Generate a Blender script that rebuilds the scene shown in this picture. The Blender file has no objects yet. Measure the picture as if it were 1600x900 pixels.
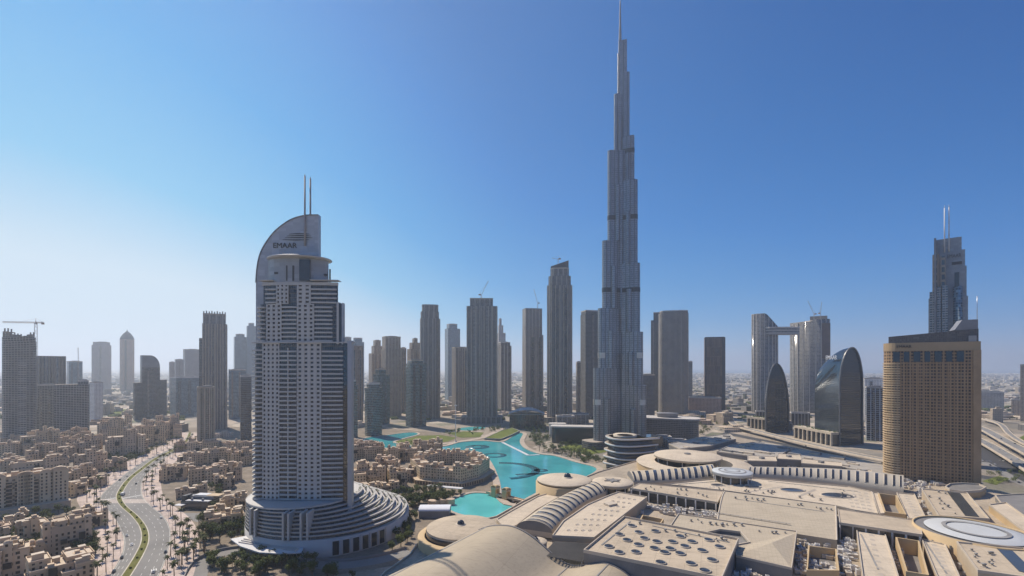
import bpy, bmesh, math, random
from mathutils import Vector, Matrix
rad = math.radians
sc = bpy.context.scene
C = sc.collection

# ---------------------------------------------------------------- camera, sky, sun, exposure
F, H, CX, HY = 710.0, 145.0, 800.0, 574.0      # survey constants of the view: focal length, eye height, horizon
cam_d = bpy.data.cameras.new('camera')
cam = bpy.data.objects.new('camera', cam_d)
C.objects.link(cam)
cam.location = (0, 0, H)
cam.rotation_euler = (rad(90), 0, 0)
cam_d.sensor_width = 36
cam_d.lens = 36 * F / 1600
cam_d.shift_y = (HY - 450) / 1600
cam_d.clip_start = 1
cam_d.clip_end = 120000
sc.camera = cam

SUN_EL, SUN_AZ = 52.0, -45.0                    # azimuth from the view axis, negative = to the left
w = bpy.data.worlds.new('World')
sc.world = w
w.use_nodes = True
wt = w.node_tree
bg = wt.nodes['Background']
sky = wt.nodes.new('ShaderNodeTexSky')
sky.sky_type = 'NISHITA'
sky.sun_disc = False
sky.sun_elevation = rad(SUN_EL)
sky.sun_rotation = rad(SUN_AZ)
sky.altitude = 0
sky.air_density = 1.0
sky.dust_density = 0.4
sky.ozone_density = 4.0
# the model sky is blended with the clear-to-dusty gradient of a Gulf afternoon: deep azure high up and away from the sun, paler toward the sun's side and the horizon
tc = wt.nodes.new('ShaderNodeTexCoord')
def wmath(op, a, b=None, clamp=False):
    x = wt.nodes.new('ShaderNodeMath'); x.operation = op; x.use_clamp = clamp
    for i, v in enumerate((a, b)):
        if v is None: continue
        if isinstance(v, (int, float)): x.inputs[i].default_value = v
        else: wt.links.new(v, x.inputs[i])
    return x.outputs[0]
dp = wt.nodes.new('ShaderNodeVectorMath'); dp.operation = 'DOT_PRODUCT'; dp.inputs[1].default_value = (-0.8, 0.6, 0.0)
wt.links.new(tc.outputs['Generated'], dp.inputs[0])
sx = wt.nodes.new('ShaderNodeSeparateXYZ'); wt.links.new(tc.outputs['Generated'], sx.inputs[0])
sm = wt.nodes.new('ShaderNodeMapRange'); sm.interpolation_type = 'SMOOTHSTEP'; sm.inputs[1].default_value = 0.5; sm.inputs[2].default_value = 1.08; sm.inputs[3].default_value = 0.0; sm.inputs[4].default_value = 0.42
wt.links.new(dp.outputs['Value'], sm.inputs[0])
low = wmath('MULTIPLY', wmath('POWER', 2.71828, wmath('DIVIDE', wmath('MAXIMUM', sx.outputs[2], 0.0), -0.30)), 0.78)
tt = wmath('ADD', wmath('ADD', wmath('MULTIPLY', dp.outputs['Value'], 0.24), sm.outputs[0]), wmath('ADD', low, -0.07), True)
rp = wt.nodes.new('ShaderNodeValToRGB')
def lin(*c): return tuple(((v / 255 + 0.055) / 1.055) ** 2.4 if v > 10 else v / 3294.6 for v in c)
SKY_RAMP = [(0.0, (0, 80, 156)), (0.3, (0, 122, 203)), (0.55, (40, 152, 220)), (0.78, (108, 186, 230)), (0.95, (186, 214, 233)), (1.0, (198, 220, 235))]
while len(rp.color_ramp.elements) < len(SKY_RAMP): rp.color_ramp.elements.new(0.5)
for e_, (p_, c_) in zip(rp.color_ramp.elements, SKY_RAMP):
    e_.position = p_; e_.color = (*lin(*c_), 1)
gain = wt.nodes.new('ShaderNodeVectorMath'); gain.operation = 'SCALE'; gain.inputs['Scale'].default_value = 8.5
mx = wt.nodes.new('ShaderNodeMix'); mx.data_type = 'RGBA'; mx.inputs[0].default_value = 0.97
wt.links.new(tt, rp.inputs[0])
wt.links.new(rp.outputs[0], gain.inputs[0])
wt.links.new(sky.outputs[0], mx.inputs[6])
wt.links.new(gain.outputs[0], mx.inputs[7])
wt.links.new(mx.outputs[2], bg.inputs[0])
bg.inputs[1].default_value = 0.10

sl = bpy.data.lights.new('sun', 'SUN')
sl.energy = 4.8
sl.angle = rad(0.5)
sl.color = (1.0, 0.89, 0.75)
so = bpy.data.objects.new('sun', sl)
C.objects.link(so)
_d = Vector((math.sin(rad(SUN_AZ)) * math.cos(rad(SUN_EL)), math.cos(rad(SUN_AZ)) * math.cos(rad(SUN_EL)), math.sin(rad(SUN_EL))))
so.rotation_euler = _d.to_track_quat('Z', 'Y').to_euler()
so.location = (-300, 300, 900)

sc.view_settings.view_transform = 'Standard'
sc.view_settings.look = 'None'
sc.view_settings.gamma = 1
sc.view_settings.exposure = 0.2
sc.view_settings.use_curve_mapping = False
sc.render.engine = 'CYCLES'
sc.cycles.use_denoising = True
sc.cycles.max_bounces = 6
sc.cycles.volume_bounces = 1
sc.cycles.transparent_max_bounces = 6
sc.cycles.caustics_reflective = False
sc.cycles.caustics_refractive = False
HAZE = 0.000105

# ---------------------------------------------------------------- survey helpers
def W(px, py, z=0.0):
    Y = F * (H - z) / (py - HY)
    return ((px - CX) / F * Y, Y)
def WL(pts, z=0.0): return [W(p[0], p[1], z) for p in pts]
def zat(py, Y): return H + (HY - py) * Y / F
def xat(px, Y): return (px - CX) / F * Y

# ---------------------------------------------------------------- materials
class NT:
    def __init__(s, name):
        s.mat = bpy.data.materials.new(name)
        s.mat.use_nodes = True
        s.t = s.mat.node_tree
        s.bsdf = s.t.nodes['Principled BSDF']
    def n(s, typ, **kw):
        x = s.t.nodes.new(typ)
        for k, v in kw.items(): setattr(x, k, v)
        return x
    def link(s, a, b): s.t.links.new(a, b)
    def put(s, sock, v):
        if isinstance(v, bpy.types.NodeSocket): s.link(v, sock)
        elif v is not None:
            if isinstance(v, (tuple, list)) and len(v) == 3 and sock.type == 'RGBA': v = (*v, 1)
            sock.default_value = v
    def m(s, op, a, b=None, c=None, clamp=False):
        x = s.n('ShaderNodeMath', operation=op, use_clamp=clamp)
        for i, v in enumerate((a, b, c)):
            if v is not None: s.put(x.inputs[i], v)
        return x.outputs[0]
    def mix(s, fac, a, b, mode='MIX'):
        x = s.n('ShaderNodeMix', data_type='RGBA', blend_type=mode)
        s.put(x.inputs['Factor'], fac)
        s.put(x.inputs[6], a); s.put(x.inputs[7], b)
        return x.outputs[2]
    def pos(s): return s.n('ShaderNodeNewGeometry').outputs['Position']
    def noise(s, vec, scale, detail=3, rough=0.55):
        x = s.n('ShaderNodeTexNoise')
        if vec is not None: s.link(vec, x.inputs['Vector'])
        x.inputs['Scale'].default_value = scale
        x.inputs['Detail'].default_value = detail
        x.inputs['Roughness'].default_value = rough
        return x.outputs['Fac']
    def ramp(s, fac, stops):
        x = s.n('ShaderNodeValToRGB')
        s.put(x.inputs[0], fac)
        els = x.color_ramp.elements
        while len(els) < len(stops): els.new(0.5)
        for e, (p, c) in zip(els, stops):
            e.position = p
            e.color = (*c, 1) if len(c) == 3 else c
        return x.outputs[0]
    def rng(s, v, a, b, c, d):
        x = s.n('ShaderNodeMapRange')
        s.put(x.inputs[0], v)
        for i, k in enumerate((a, b, c, d)): x.inputs[i + 1].default_value = k
        return x.outputs[0]
    def out(s, col=None, rough=None, metal=None, spec=None, ior=None):
        b = s.bsdf
        if col is not None: s.put(b.inputs['Base Color'], col)
        if rough is not None: s.put(b.inputs['Roughness'], rough)
        if metal is not None: s.put(b.inputs['Metallic'], metal)
        if spec is not None: s.put(b.inputs['Specular IOR Level'], spec)
        if ior is not None: s.put(b.inputs['IOR'], ior)
        return s.mat
    def bump(s, h, strength=0.3, dist=0.3):
        x = s.n('ShaderNodeBump')
        x.inputs['Strength'].default_value = strength
        x.inputs['Distance'].default_value = dist
        s.link(h, x.inputs['Height'])
        s.link(x.outputs[0], s.bsdf.inputs['Normal'])

MATS = {}
def sc3(c, k): return tuple(min(1, v * k) for v in c)
def plain(name, col, rough=0.7, metal=0.0, var=0.25, scale=0.08, spec=0.4, fine=2.0):
    """weathered plain surface: large stains and fine grain"""
    if name in MATS: return MATS[name]
    n = NT(name)
    p = n.pos()
    a = n.noise(p, scale, 4)
    b = n.noise(p, fine, 2)
    f = n.m('ADD', n.m('MULTIPLY', a, 0.65), n.m('MULTIPLY', b, 0.35))
    col = n.ramp(f, [(0.3, sc3(col, 1 - var)), (0.7, sc3(col, 1 + var))])
    MATS[name] = n.out(col, rough, metal, spec)
    return MATS[name]

def facade(name, wall, glass, bw=3.0, fh=3.6, wx=0.6, wy=0.6, gr=0.12, wr=0.65, var=0.8, pier=0, pierw=0.25, mech=0, gspec=0.6, gior=1.6, pier_col=None, drop=0.0, gmetal=0.0, wmetal=0.0):
    """window grid over the wall's metric UV: bays bw wide, floors fh high; each pane gets its own tone (blinds, rooms)"""
    if name in MATS: return MATS[name]
    n = NT(name)
    uv = n.n('ShaderNodeUVMap').outputs[0]
    sp = n.n('ShaderNodeSeparateXYZ'); n.link(uv, sp.inputs[0])
    u = n.m('DIVIDE', sp.outputs[0], bw); v = n.m('DIVIDE', sp.outputs[1], fh)
    fu = n.m('FRACT', u); fv = n.m('FRACT', v)
    mu = n.m('LESS_THAN', n.m('ABSOLUTE', n.m('SUBTRACT', fu, 0.5)), wx / 2)
    mv = n.m('LESS_THAN', n.m('ABSOLUTE', n.m('SUBTRACT', fv, 0.5)), wy / 2)
    mask = n.m('MULTIPLY', mu, mv)
    cell = n.n('ShaderNodeCombineXYZ')
    n.link(n.m('FLOOR', u), cell.inputs[0]); n.link(n.m('FLOOR', v), cell.inputs[1])
    wn = n.n('ShaderNodeTexWhiteNoise', noise_dimensions='2D'); n.link(cell.outputs[0], wn.inputs['Vector'])
    r = wn.outputs['Value']
    if pier:                                   # a solid pier every so many bays
        pf = n.m('FRACT', n.m('DIVIDE', u, pier))
        pm = n.m('GREATER_THAN', n.m('ABSOLUTE', n.m('SUBTRACT', pf, 0.5)), 0.5 - pierw / 2)
        mask = n.m('MULTIPLY', mask, n.m('SUBTRACT', 1.0, pm))
    if mech:                                   # plant floors: louvred, no panes
        mf = n.m('LESS_THAN', n.m('FRACT', n.m('DIVIDE', n.m('ADD', v, 0.01), mech)), 1.6 / mech)
        mask = n.m('MULTIPLY', mask, n.m('SUBTRACT', 1.0, mf))
    if drop:                                   # bays without a window
        mask = n.m('MULTIPLY', mask, n.m('GREATER_THAN', wn.outputs['Color'], drop))
    p = n.pos()
    wv = n.rng(n.noise(p, 0.05, 4), 0.3, 0.7, 0.86, 1.12)
    wc = n.mix(1.0, wall, wv, 'MULTIPLY')
    if pier and pier_col: wc = n.mix(pm, wc, pier_col)
    if mech: wc = n.mix(mf, wc, sc3(wall, 0.55))
    gv = n.rng(n.m('POWER', r, 2.2), 0, 1, 1 - var * 0.5, 1 + var * 1.6)
    gc = n.mix(1.0, glass, gv, 'MULTIPLY')
    col = n.mix(mask, wc, gc)
    rough = n.rng(mask, 0, 1, wr, gr)
    n.bump(n.m('SUBTRACT', 1.0, mask), 0.5, 0.3)
    n.put(n.bsdf.inputs['Metallic'], n.rng(mask, 0, 1, wmetal, gmetal) if gmetal or wmetal else 0.0)
    MATS[name] = n.out(col, rough, None, n.rng(mask, 0, 1, 0.3, gspec), gior)
    return MATS[name]

# ---------------------------------------------------------------- mesh building
class MB:
    def __init__(s):
        s.v, s.f, s.uv, s.mi, s.sm = [], [], [], [], []
    def face(s, pts, uvs=None, mi=0, sm=False):
        b = len(s.v)
        s.v += [tuple(p) for p in pts]
        s.f.append(list(range(b, b + len(pts))))
        if uvs is None: uvs = [(p[0], p[1]) for p in pts]
        s.uv.append(list(uvs)); s.mi.append(mi); s.sm.append(sm)
    def prism(s, poly, z0, z1, mi=0, cap=1, top=None, u0=0.0, sm=False, bottom=False):
        """walls with metric UV and a flat roof (material slot cap, None = open)"""
        n = len(poly); top = top or poly; u = u0
        za = z1 if callable(z1) else (lambda x, y: z1)
        for i in range(n):
            a, b = poly[i], poly[(i + 1) % n]; c, d = top[(i + 1) % n], top[i]
            L = math.hypot(b[0] - a[0], b[1] - a[1])
            s.face([(a[0], a[1], z0), (b[0], b[1], z0), (c[0], c[1], za(*c)), (d[0], d[1], za(*d))],
                   [(u, z0), (u + L, z0), (u + L, za(*c)), (u, za(*d))], mi, sm)
            u += L
        if cap is not None: s.face([(p[0], p[1], za(*p)) for p in top], None, cap)
        if bottom: s.face([(p[0], p[1], z0) for p in reversed(poly)], None, cap or 0)
    def box(s, cx, cy, z0, w, d, h, rot=0.0, mi=0, cap=None, bottom=True):
        c, q = math.cos(rot), math.sin(rot)
        P = [(cx + c * x - q * y, cy + q * x + c * y) for x, y in ((-w / 2, -d / 2), (w / 2, -d / 2), (w / 2, d / 2), (-w / 2, d / 2))]
        s.prism(P, z0, z0 + h, mi, mi if cap is None else cap, bottom=bottom)
    def bar(s, a, b, r, n=6, r2=None, mi=0, sm=True, cap=True):
        a, b = Vector(a), Vector(b); r2 = r if r2 is None else r2
        z = (b - a).normalized(); x = z.orthogonal().normalized(); y = z.cross(x)
        ring = lambda p, q: [p + (x * math.cos(2 * math.pi * i / n) + y * math.sin(2 * math.pi * i / n)) * q for i in range(n)]
        A, B = ring(a, r), ring(b, max(r2, 0.001))
        for i in range(n):
            j = (i + 1) % n
            s.face([A[i], A[j], B[j], B[i]], None, mi, sm)
        if cap:
            s.face(list(reversed(A)), None, mi); s.face(B, None, mi)
    def beam(s, a, b, w, h, mi=0):
        """a rectangular bar from a to b (horizontal or sloping)"""
        a, b = Vector(a), Vector(b); d = b - a
        z = d.normalized(); up = Vector((0, 0, 1)) if abs(z.z) < 0.98 else Vector((0, 1, 0))
        x = z.cross(up).normalized() * w / 2; y = x.cross(z).normalized() * h / 2
        A = [a - x - y, a + x - y, a + x + y, a - x + y]; B = [p + d for p in A]
        for i in range(4):
            j = (i + 1) % 4
            s.face([A[i], A[j], B[j], B[i]], None, mi)
        s.face(list(reversed(A)), None, mi); s.face(B, None, mi)
    def lathe(s, prof, cx=0, cy=0, n=32, mi=0, sm=True, a0=0.0, a1=2 * math.pi, sx=1.0, sy=1.0, rot=0.0):
        """revolve (r, z) pairs; sx, sy squash it to an ellipse"""
        cr, sr = math.cos(rot), math.sin(rot)
        def pt(r, z, t):
            x, y = r * math.cos(t) * sx, r * math.sin(t) * sy
            return (cx + cr * x - sr * y, cy + sr * x + cr * y, z)
        for i in range(n):
            t0, t1 = a0 + (a1 - a0) * i / n, a0 + (a1 - a0) * (i + 1) / n
            for (r0, z0), (r1, z1) in zip(prof[:-1], prof[1:]):
                P = [pt(r0, z0, t0), pt(r0, z0, t1), pt(r1, z1, t1), pt(r1, z1, t0)]
                U = [(r0 * t0, z0), (r0 * t1, z0), (r0 * t1, z1), (r0 * t0, z1)]
                if r0 < 1e-6: P, U = P[1:], U[1:]
                elif r1 < 1e-6: P, U = P[:3], U[:3]
                s.face(P, U, mi, sm)
    def grid(s, rows, mi=0, sm=True, uvs=None):
        """a sheet through rows of points, wound so that row direction x column direction points out"""
        for i in range(len(rows) - 1):
            for j in range(len(rows[i]) - 1):
                P = [rows[i][j], rows[i][j + 1], rows[i + 1][j + 1], rows[i + 1][j]]
                U = [uvs[i][j], uvs[i][j + 1], uvs[i + 1][j + 1], uvs[i + 1][j]] if uvs else None
                s.face(P, U, mi, sm)
    def ribbon(s, left, right, z, mi=0):
        for i in range(len(left) - 1):
            zz = z if not isinstance(z, (list, tuple)) else None
            a, b = (z, z) if zz is not None else (z[i], z[i + 1])
            s.face([(*left[i], a), (*right[i], a), (*right[i + 1], b), (*left[i + 1], b)], None, mi)
    def build(s, name, mats, parent=None, origin=(0, 0, 0), weld=True):
        me = bpy.data.meshes.new(name)
        ox, oy, oz = origin
        me.from_pydata([(x - ox, y - oy, z - oz) for x, y, z in s.v], [], s.f)
        uvl = me.uv_layers.new(name='UVMap')
        uvl.data.foreach_set('uv', [c for f in s.uv for p in f for c in p])
        me.polygons.foreach_set('material_index', s.mi)
        me.polygons.foreach_set('use_smooth', s.sm)
        for m in (mats if isinstance(mats, (list, tuple)) else [mats]): me.materials.append(m)
        if weld:
            b = bmesh.new(); b.from_mesh(me)
            bmesh.ops.remove_doubles(b, verts=b.verts, dist=0.002)
            bmesh.ops.recalc_face_normals(b, faces=b.faces)
            b.to_mesh(me); b.free()
        me.update()
        o = bpy.data.objects.new(name, me)
        C.objects.link(o)
        if parent is not None: o.parent = parent
        else: o.location = origin
        return o

def tag(o, label=None, cat=None, group=None, kind=None):
    if label: o['label'] = label
    if cat: o['category'] = cat
    if group: o['group'] = group
    if kind: o['kind'] = kind
    return o
def thing(name, label, cat, loc=(0, 0, 0), rz=0.0, group=None):
    o = bpy.data.objects.new(name, None)
    o.empty_display_size = 1
    C.objects.link(o)
    o.location = loc; o.rotation_euler = (0, 0, rz)
    return tag(o, label, cat, group)
KIDS = {}
def clone(root, loc, rz=0.0, s=1.0, label=None, group=None):
    r = root.copy(); C.objects.link(r)
    r.location = loc; r.rotation_euler = (0, 0, rz)
    r.scale = (s, s, s) if not isinstance(s, tuple) else s
    if label: r['label'] = label
    if group: r['group'] = group
    if root not in KIDS:
        KIDS[root] = [(c, list(c.children)) for c in root.children]
    for ch, gs in KIDS[root]:
        c = ch.copy(); C.objects.link(c); c.parent = r
        for g in gs:
            d = g.copy(); C.objects.link(d); d.parent = c
    return r

# ---------------------------------------------------------------- plan shapes
def rect(w, d, cx=0, cy=0): return [(cx - w / 2, cy - d / 2), (cx + w / 2, cy - d / 2), (cx + w / 2, cy + d / 2), (cx - w / 2, cy + d / 2)]
def rrect(w, d, r, n=5, cx=0, cy=0):
    out = []
    for qx, qy, a in ((1, -1, -90), (1, 1, 0), (-1, 1, 90), (-1, -1, 180)):
        for i in range(n + 1):
            t = rad(a + 90 * i / n)
            out.append((cx + qx * (w / 2 - r) + r * math.cos(t), cy + qy * (d / 2 - r) + r * math.sin(t)))
    return out
def ell(w, d, n=28, cx=0, cy=0): return [(cx + w / 2 * math.cos(2 * math.pi * i / n), cy + d / 2 * math.sin(2 * math.pi * i / n)) for i in range(n)]
def cham(w, d, c, cx=0, cy=0):
    a, b = w / 2, d / 2
    return [(cx + x, cy + y) for x, y in ((-a + c, -b), (a - c, -b), (a, -b + c), (a, b - c), (a - c, b), (-a + c, b), (-a, b - c), (-a, -b + c))]
def lens(w, d, n=10):
    """pointed oval"""
    out = []
    for i in range(n): t = -1 + 2 * i / n; out.append((t * w / 2, -d / 2 * (1 - t * t)))
    for i in range(n): t = 1 - 2 * i / n; out.append((t * w / 2, d / 2 * (1 - t * t)))
    return out
def fscale(poly, k, ky=None): return [(x * k, y * (ky if ky is not None else k)) for x, y in poly]
def smooth_line(pts, n=6):
    """Catmull-Rom through pts"""
    P = [pts[0]] + list(pts) + [pts[-1]]
    out = []
    for i in range(1, len(P) - 2):
        p0, p1, p2, p3 = P[i - 1], P[i], P[i + 1], P[i + 2]
        for k in range(n):
            t = k / n
            out.append(tuple(0.5 * (2 * b + (c - a) * t + (2 * a - 5 * b + 4 * c - d) * t * t + (3 * b - a - 3 * c + d) * t ** 3) for a, b, c, d in zip(p0, p1, p2, p3)))
    out.append(tuple(pts[-1]))
    return out
def inside(p, poly):
    x, y = p; r = False; n = len(poly)
    for i in range(n):
        (x0, y0), (x1, y1) = poly[i], poly[i - 1]
        if (y0 > y) != (y1 > y) and x < (x1 - x0) * (y - y0) / (y1 - y0) + x0: r = not r
    return r
def ccw(poly):
    a = sum(poly[i - 1][0] * poly[i][1] - poly[i][0] * poly[i - 1][1] for i in range(len(poly)))
    return poly if a > 0 else list(reversed(poly))
# ================================================================ the setting: ground, sea, lake, roads, lawns
R = random.Random(11)
def ground_mat():
    n = NT('desert_city_ground'); p = n.pos()
    vor = n.n('ShaderNodeTexVoronoi'); n.link(p, vor.inputs['Vector']); vor.inputs['Scale'].default_value = 1 / 55
    sepc = n.n('ShaderNodeSeparateColor'); n.link(vor.outputs['Color'], sepc.inputs[0])
    blocks = n.ramp(sepc.outputs[0], [(0.0, (0.30, 0.25, 0.19)), (0.35, (0.42, 0.35, 0.27)), (0.6, (0.22, 0.20, 0.17)), (0.8, (0.50, 0.43, 0.34)), (0.95, (0.13, 0.14, 0.09))])
    big = n.noise(p, 1 / 700, 4)
    col = n.mix(n.rng(big, 0.46, 0.62, 0, 0.75), blocks, (0.16, 0.145, 0.115))
    fine = n.noise(p, 0.15, 5, 0.7)
    col = n.mix(1.0, col, n.rng(fine, 0.3, 0.7, 0.72, 1.2), 'MULTIPLY')
    # desert plots, seen beyond the towers
    des = n.noise(p, 1 / 420, 3)
    col = n.mix(n.rng(des, 0.58, 0.66, 0, 0.8), col, (0.47, 0.39, 0.29))
    return n.out(col, 0.9, None, 0.2)
def struct(name, mb, mat, origin=(0, 0, 0)):
    return tag(mb.build(name, mat, None, origin), kind='structure')
def sheet(name, pts, z, mat):
    b = MB(); b.face([(x, y, z) for x, y in ccw(pts)]); return struct(name, b, mat)

b = MB(); b.face([(-60000, -3000, 0), (60000, -3000, 0), (60000, 60000, 0), (-60000, 60000, 0)])
struct('ground', b, ground_mat())

def water_mat(name, shallow, deep, scale, rough=0.04, ripple=0.14):
    n = NT(name); p = n.pos()
    f = n.noise(p, scale, 3)
    f = n.m('ADD', n.m('MULTIPLY', f, 0.8), n.m('MULTIPLY', n.noise(p, 0.12, 3), 0.2))
    col = n.ramp(f, [(0.40, shallow), (0.60, deep)])
    n.bump(n.noise(p, 0.9, 3), ripple, 0.25)
    return n.out(col, rough, None, 0.35, 1.33)
M_LAKE = water_mat('turquoise_lake_water', (0.065, 0.37, 0.385), (0.045, 0.27, 0.30), 0.012)
M_LAGOON = water_mat('pale_lagoon_water', (0.11, 0.47, 0.455), (0.085, 0.40, 0.395), 0.02)
M_SEA = water_mat('gulf_water', (0.03, 0.10, 0.17), (0.02, 0.08, 0.14), 0.0004, 0.25, 0.1)

sheet('sea', [(1500, 12200), (4000, 11600), (7500, 11000), (14000, 10200), (58000, 9000), (58000, 58000), (-2500, 58000), (-3500, 30000), (-400, 17000)], 0.6, M_SEA)
b = MB()
b.face([(x, y, 0.9) for x, y in ccw([(9200, 10300), (12600, 9900), (12900, 10900), (9300, 11400)])])
struct('sand_spit', b, plain('pale_reclaimed_sand', (0.62, 0.55, 0.44), 0.9, scale=0.002))

LAKE_PX = [(683, 699), (700, 697), (717, 692), (733, 690), (757, 689.5), (785, 691), (800, 683), (812, 677), (817, 679), (812, 690), (820, 701), (843, 710), (867, 713), (900, 723), (930, 731), (926, 740), (890, 756),
           (850, 766), (828, 776), (803, 788), (786, 776), (783, 764), (780, 750), (772, 730), (762, 716), (745, 706), (705, 704), (688, 704)]
LAKE = smooth_line(WL(LAKE_PX + LAKE_PX[:1]), 4)[:-1]
LAGOON = smooth_line(WL([(699, 790), (706, 782), (730, 773), (749, 771), (775, 775), (806, 786), (792, 799), (776, 809), (748, 809), (722, 805), (704, 798), (699, 790)]), 4)[:-1]
CANAL = smooth_line(WL([(560, 690), (575, 684), (600, 681), (640, 676), (653, 679), (628, 686), (614, 692), (642, 697), (628, 703), (600, 700), (575, 696), (560, 690)]), 4)[:-1]
POOL = WL([(713, 672), (718, 669), (735, 667), (755, 667), (759, 669), (735, 673)])
sheet('lake', LAKE, 0.20, M_LAKE)
sheet('lagoon', LAGOON, 0.20, M_LAGOON)
sheet('canal', CANAL, 0.20, M_LAKE)
sheet('far_pool', POOL, 0.20, M_LAGOON)

M_PROM = plain('promenade_stone', (0.40, 0.33, 0.26), 0.8)
M_PINK = None
def pave(name, c1, c2, sx):
    n = NT(name); p = n.pos()
    br = n.n('ShaderNodeTexBrick'); n.link(p, br.inputs['Vector'])
    br.inputs['Scale'].default_value = sx
    br.inputs['Color1'].default_value = (*c1, 1); br.inputs['Color2'].default_value = (*c2, 1)
    br.inputs['Mortar'].default_value = (*sc3(c1, 0.72), 1); br.inputs['Mortar Size'].default_value = 0.03
    col = n.mix(1.0, br.outputs[0], n.rng(n.noise(p, 0.06, 4), 0.3, 0.7, 0.72, 1.18), 'MULTIPLY')
    return n.out(col, 0.85, None, 0.2)
M_PINK = pave('pink_granite_paving', (0.60, 0.49, 0.42), (0.52, 0.42, 0.36), 0.12)
M_PAVE = pave('sand_paving', (0.27, 0.22, 0.165), (0.21, 0.175, 0.13), 0.1)

def offset_ring(poly, d):
    """grow a CCW outline outward by d"""
    n = len(poly); out = []
    for i in range(n):
        a, b_, c = poly[i - 1], poly[i], poly[(i + 1) % n]
        e1 = Vector((b_[0] - a[0], b_[1] - a[1])); e2 = Vector((c[0] - b_[0], c[1] - b_[1]))
        if e1.length < 1e-6 or e2.length < 1e-6: out.append(b_); continue
        nn = (Vector((e1.y, -e1.x)).normalized() + Vector((e2.y, -e2.x)).normalized())
        nn = nn.normalized() if nn.length > 1e-6 else Vector((e1.y, -e1.x)).normalized()
        out.append((b_[0] + nn.x * d, b_[1] + nn.y * d))
    return out
def quay(name, poly, wdt, mat, h=1.0):
    poly = ccw(poly); o = offset_ring(poly, wdt); b = MB()
    n = len(poly)
    for i in range(n):
        j = (i + 1) % n
        b.face([(*poly[i], h), (*poly[j], h), (*o[j], h), (*o[i], h)])
        b.face([(*poly[j], h), (*poly[i], h), (*poly[i], 0), (*poly[j], 0)])
        b.face([(*o[i], h), (*o[j], h), (*o[j], 0), (*o[i], 0)])
    return struct(name, b, mat)
quay('lake_promenade', LAKE, 9, M_PROM)
quay('lagoon_promenade', LAGOON, 5, M_PROM)
quay('canal_promenade', CANAL, 5, M_PROM)

# the built-up downtown floor: paved courts between the old-town blocks
sheet('downtown_paving', [W(-60, 700), W(-60, 930), W(330, 930), W(640, 880), W(820, 800), W(840, 690), W(560, 665), W(300, 668)], 0.05, M_PAVE)

# ---------------------------------------------------------------- boulevard
def asphalt():
    n = NT('asphalt'); p = n.pos()
    f = n.m('ADD', n.m('MULTIPLY', n.noise(p, 0.03, 4), 0.6), n.m('MULTIPLY', n.noise(p, 1.5, 3), 0.4))
    return n.out(n.ramp(f, [(0.35, (0.19, 0.183, 0.17)), (0.65, (0.27, 0.26, 0.24))]), 0.9, None, 0.2)
M_ASPH = asphalt()
M_ROADDARK = plain('dark_asphalt', (0.055, 0.055, 0.057), 0.85)
M_MARK = plain('road_paint', (0.66, 0.65, 0.60), 0.7, var=0.1)
M_KERB = plain('kerb_stone', (0.52, 0.47, 0.38), 0.8)
BLV = [(1010, 118, 132, 168), (960, 138, 153, 200), (925, 157, 178, 232), (900, 172, 197, 248), (868, 190, 217, 261), (845, 194, 226.5, 266), (825, 187, 224, 265), (807, 177, 211, 255), (791, 163, 193, 236), (778, 157, 186, 224),
       (765, 167, 190, 221), (748, 187, 203, 224), (731, 209, 224, 239), (717, 233, 243, 256), (708, 253, 262, 272), (697, 274, 281, 288), (687, 288, 292.5, 298), (676, 294, 297, 300.5)]
bl = smooth_line([W(a, y) for y, a, m_, c in BLV]); bmid = smooth_line([W(m_, y) for y, a, m_, c in BLV]); br_ = smooth_line([W(c, y) for y, a, m_, c in BLV])
def side(a, b, d):
    """points d metres from a towards b"""
    out = []
    for p, q in zip(a, b):
        v = Vector((q[0] - p[0], q[1] - p[1])); v = v.normalized() * d
        out.append((p[0] + v.x, p[1] + v.y))
    return out
b = MB(); b.ribbon(bl, br_, 0.16); struct('boulevard_road', b, M_ASPH)
pl_out, pr_out = side(bl, br_, -26), side(br_, bl, -24)
b = MB(); b.ribbon(pl_out, side(bl, br_, -0.35), 0.30); b.ribbon(side(br_, bl, -0.35), pr_out, 0.30); struct('boulevard_pavement', b, M_PINK)
b = MB()
for e, o in ((bl, br_), (br_, bl)):
    b.ribbon(side(e, o, -0.35), e, 0.32)
    for i in range(len(e) - 1): b.face([(*e[i], 0.16), (*e[i + 1], 0.16), (*e[i + 1], 0.32), (*e[i], 0.32)])
struct('boulevard_kerb', b, M_KERB)
ml, mr = side(bmid, bl, 3.6), side(bmid, br_, 3.6)
b = MB(); b.ribbon(ml, side(ml, mr, 0.9), 0.34); b.ribbon(side(mr, ml, 0.9), mr, 0.34); struct('median_kerb', b, M_KERB)
def lawn_mat(name, c1, c2):
    n = NT(name); p = n.pos()
    f = n.m('ADD', n.m('MULTIPLY', n.noise(p, 0.05, 4), 0.5), n.m('MULTIPLY', n.noise(p, 0.9, 4), 0.5))
    return n.out(n.ramp(f, [(0.36, c1), (0.64, c2)]), 0.95, None, 0.1)
M_LAWN = lawn_mat('lawn', (0.085, 0.11, 0.025), (0.17, 0.19, 0.05))
M_MEDIAN = lawn_mat('median_grass', (0.09, 0.10, 0.03), (0.19, 0.18, 0.06))
b = MB(); b.ribbon(side(ml, mr, 0.9), side(mr, ml, 0.9), 0.36); struct('median_lawn', b, M_MEDIAN)
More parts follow.
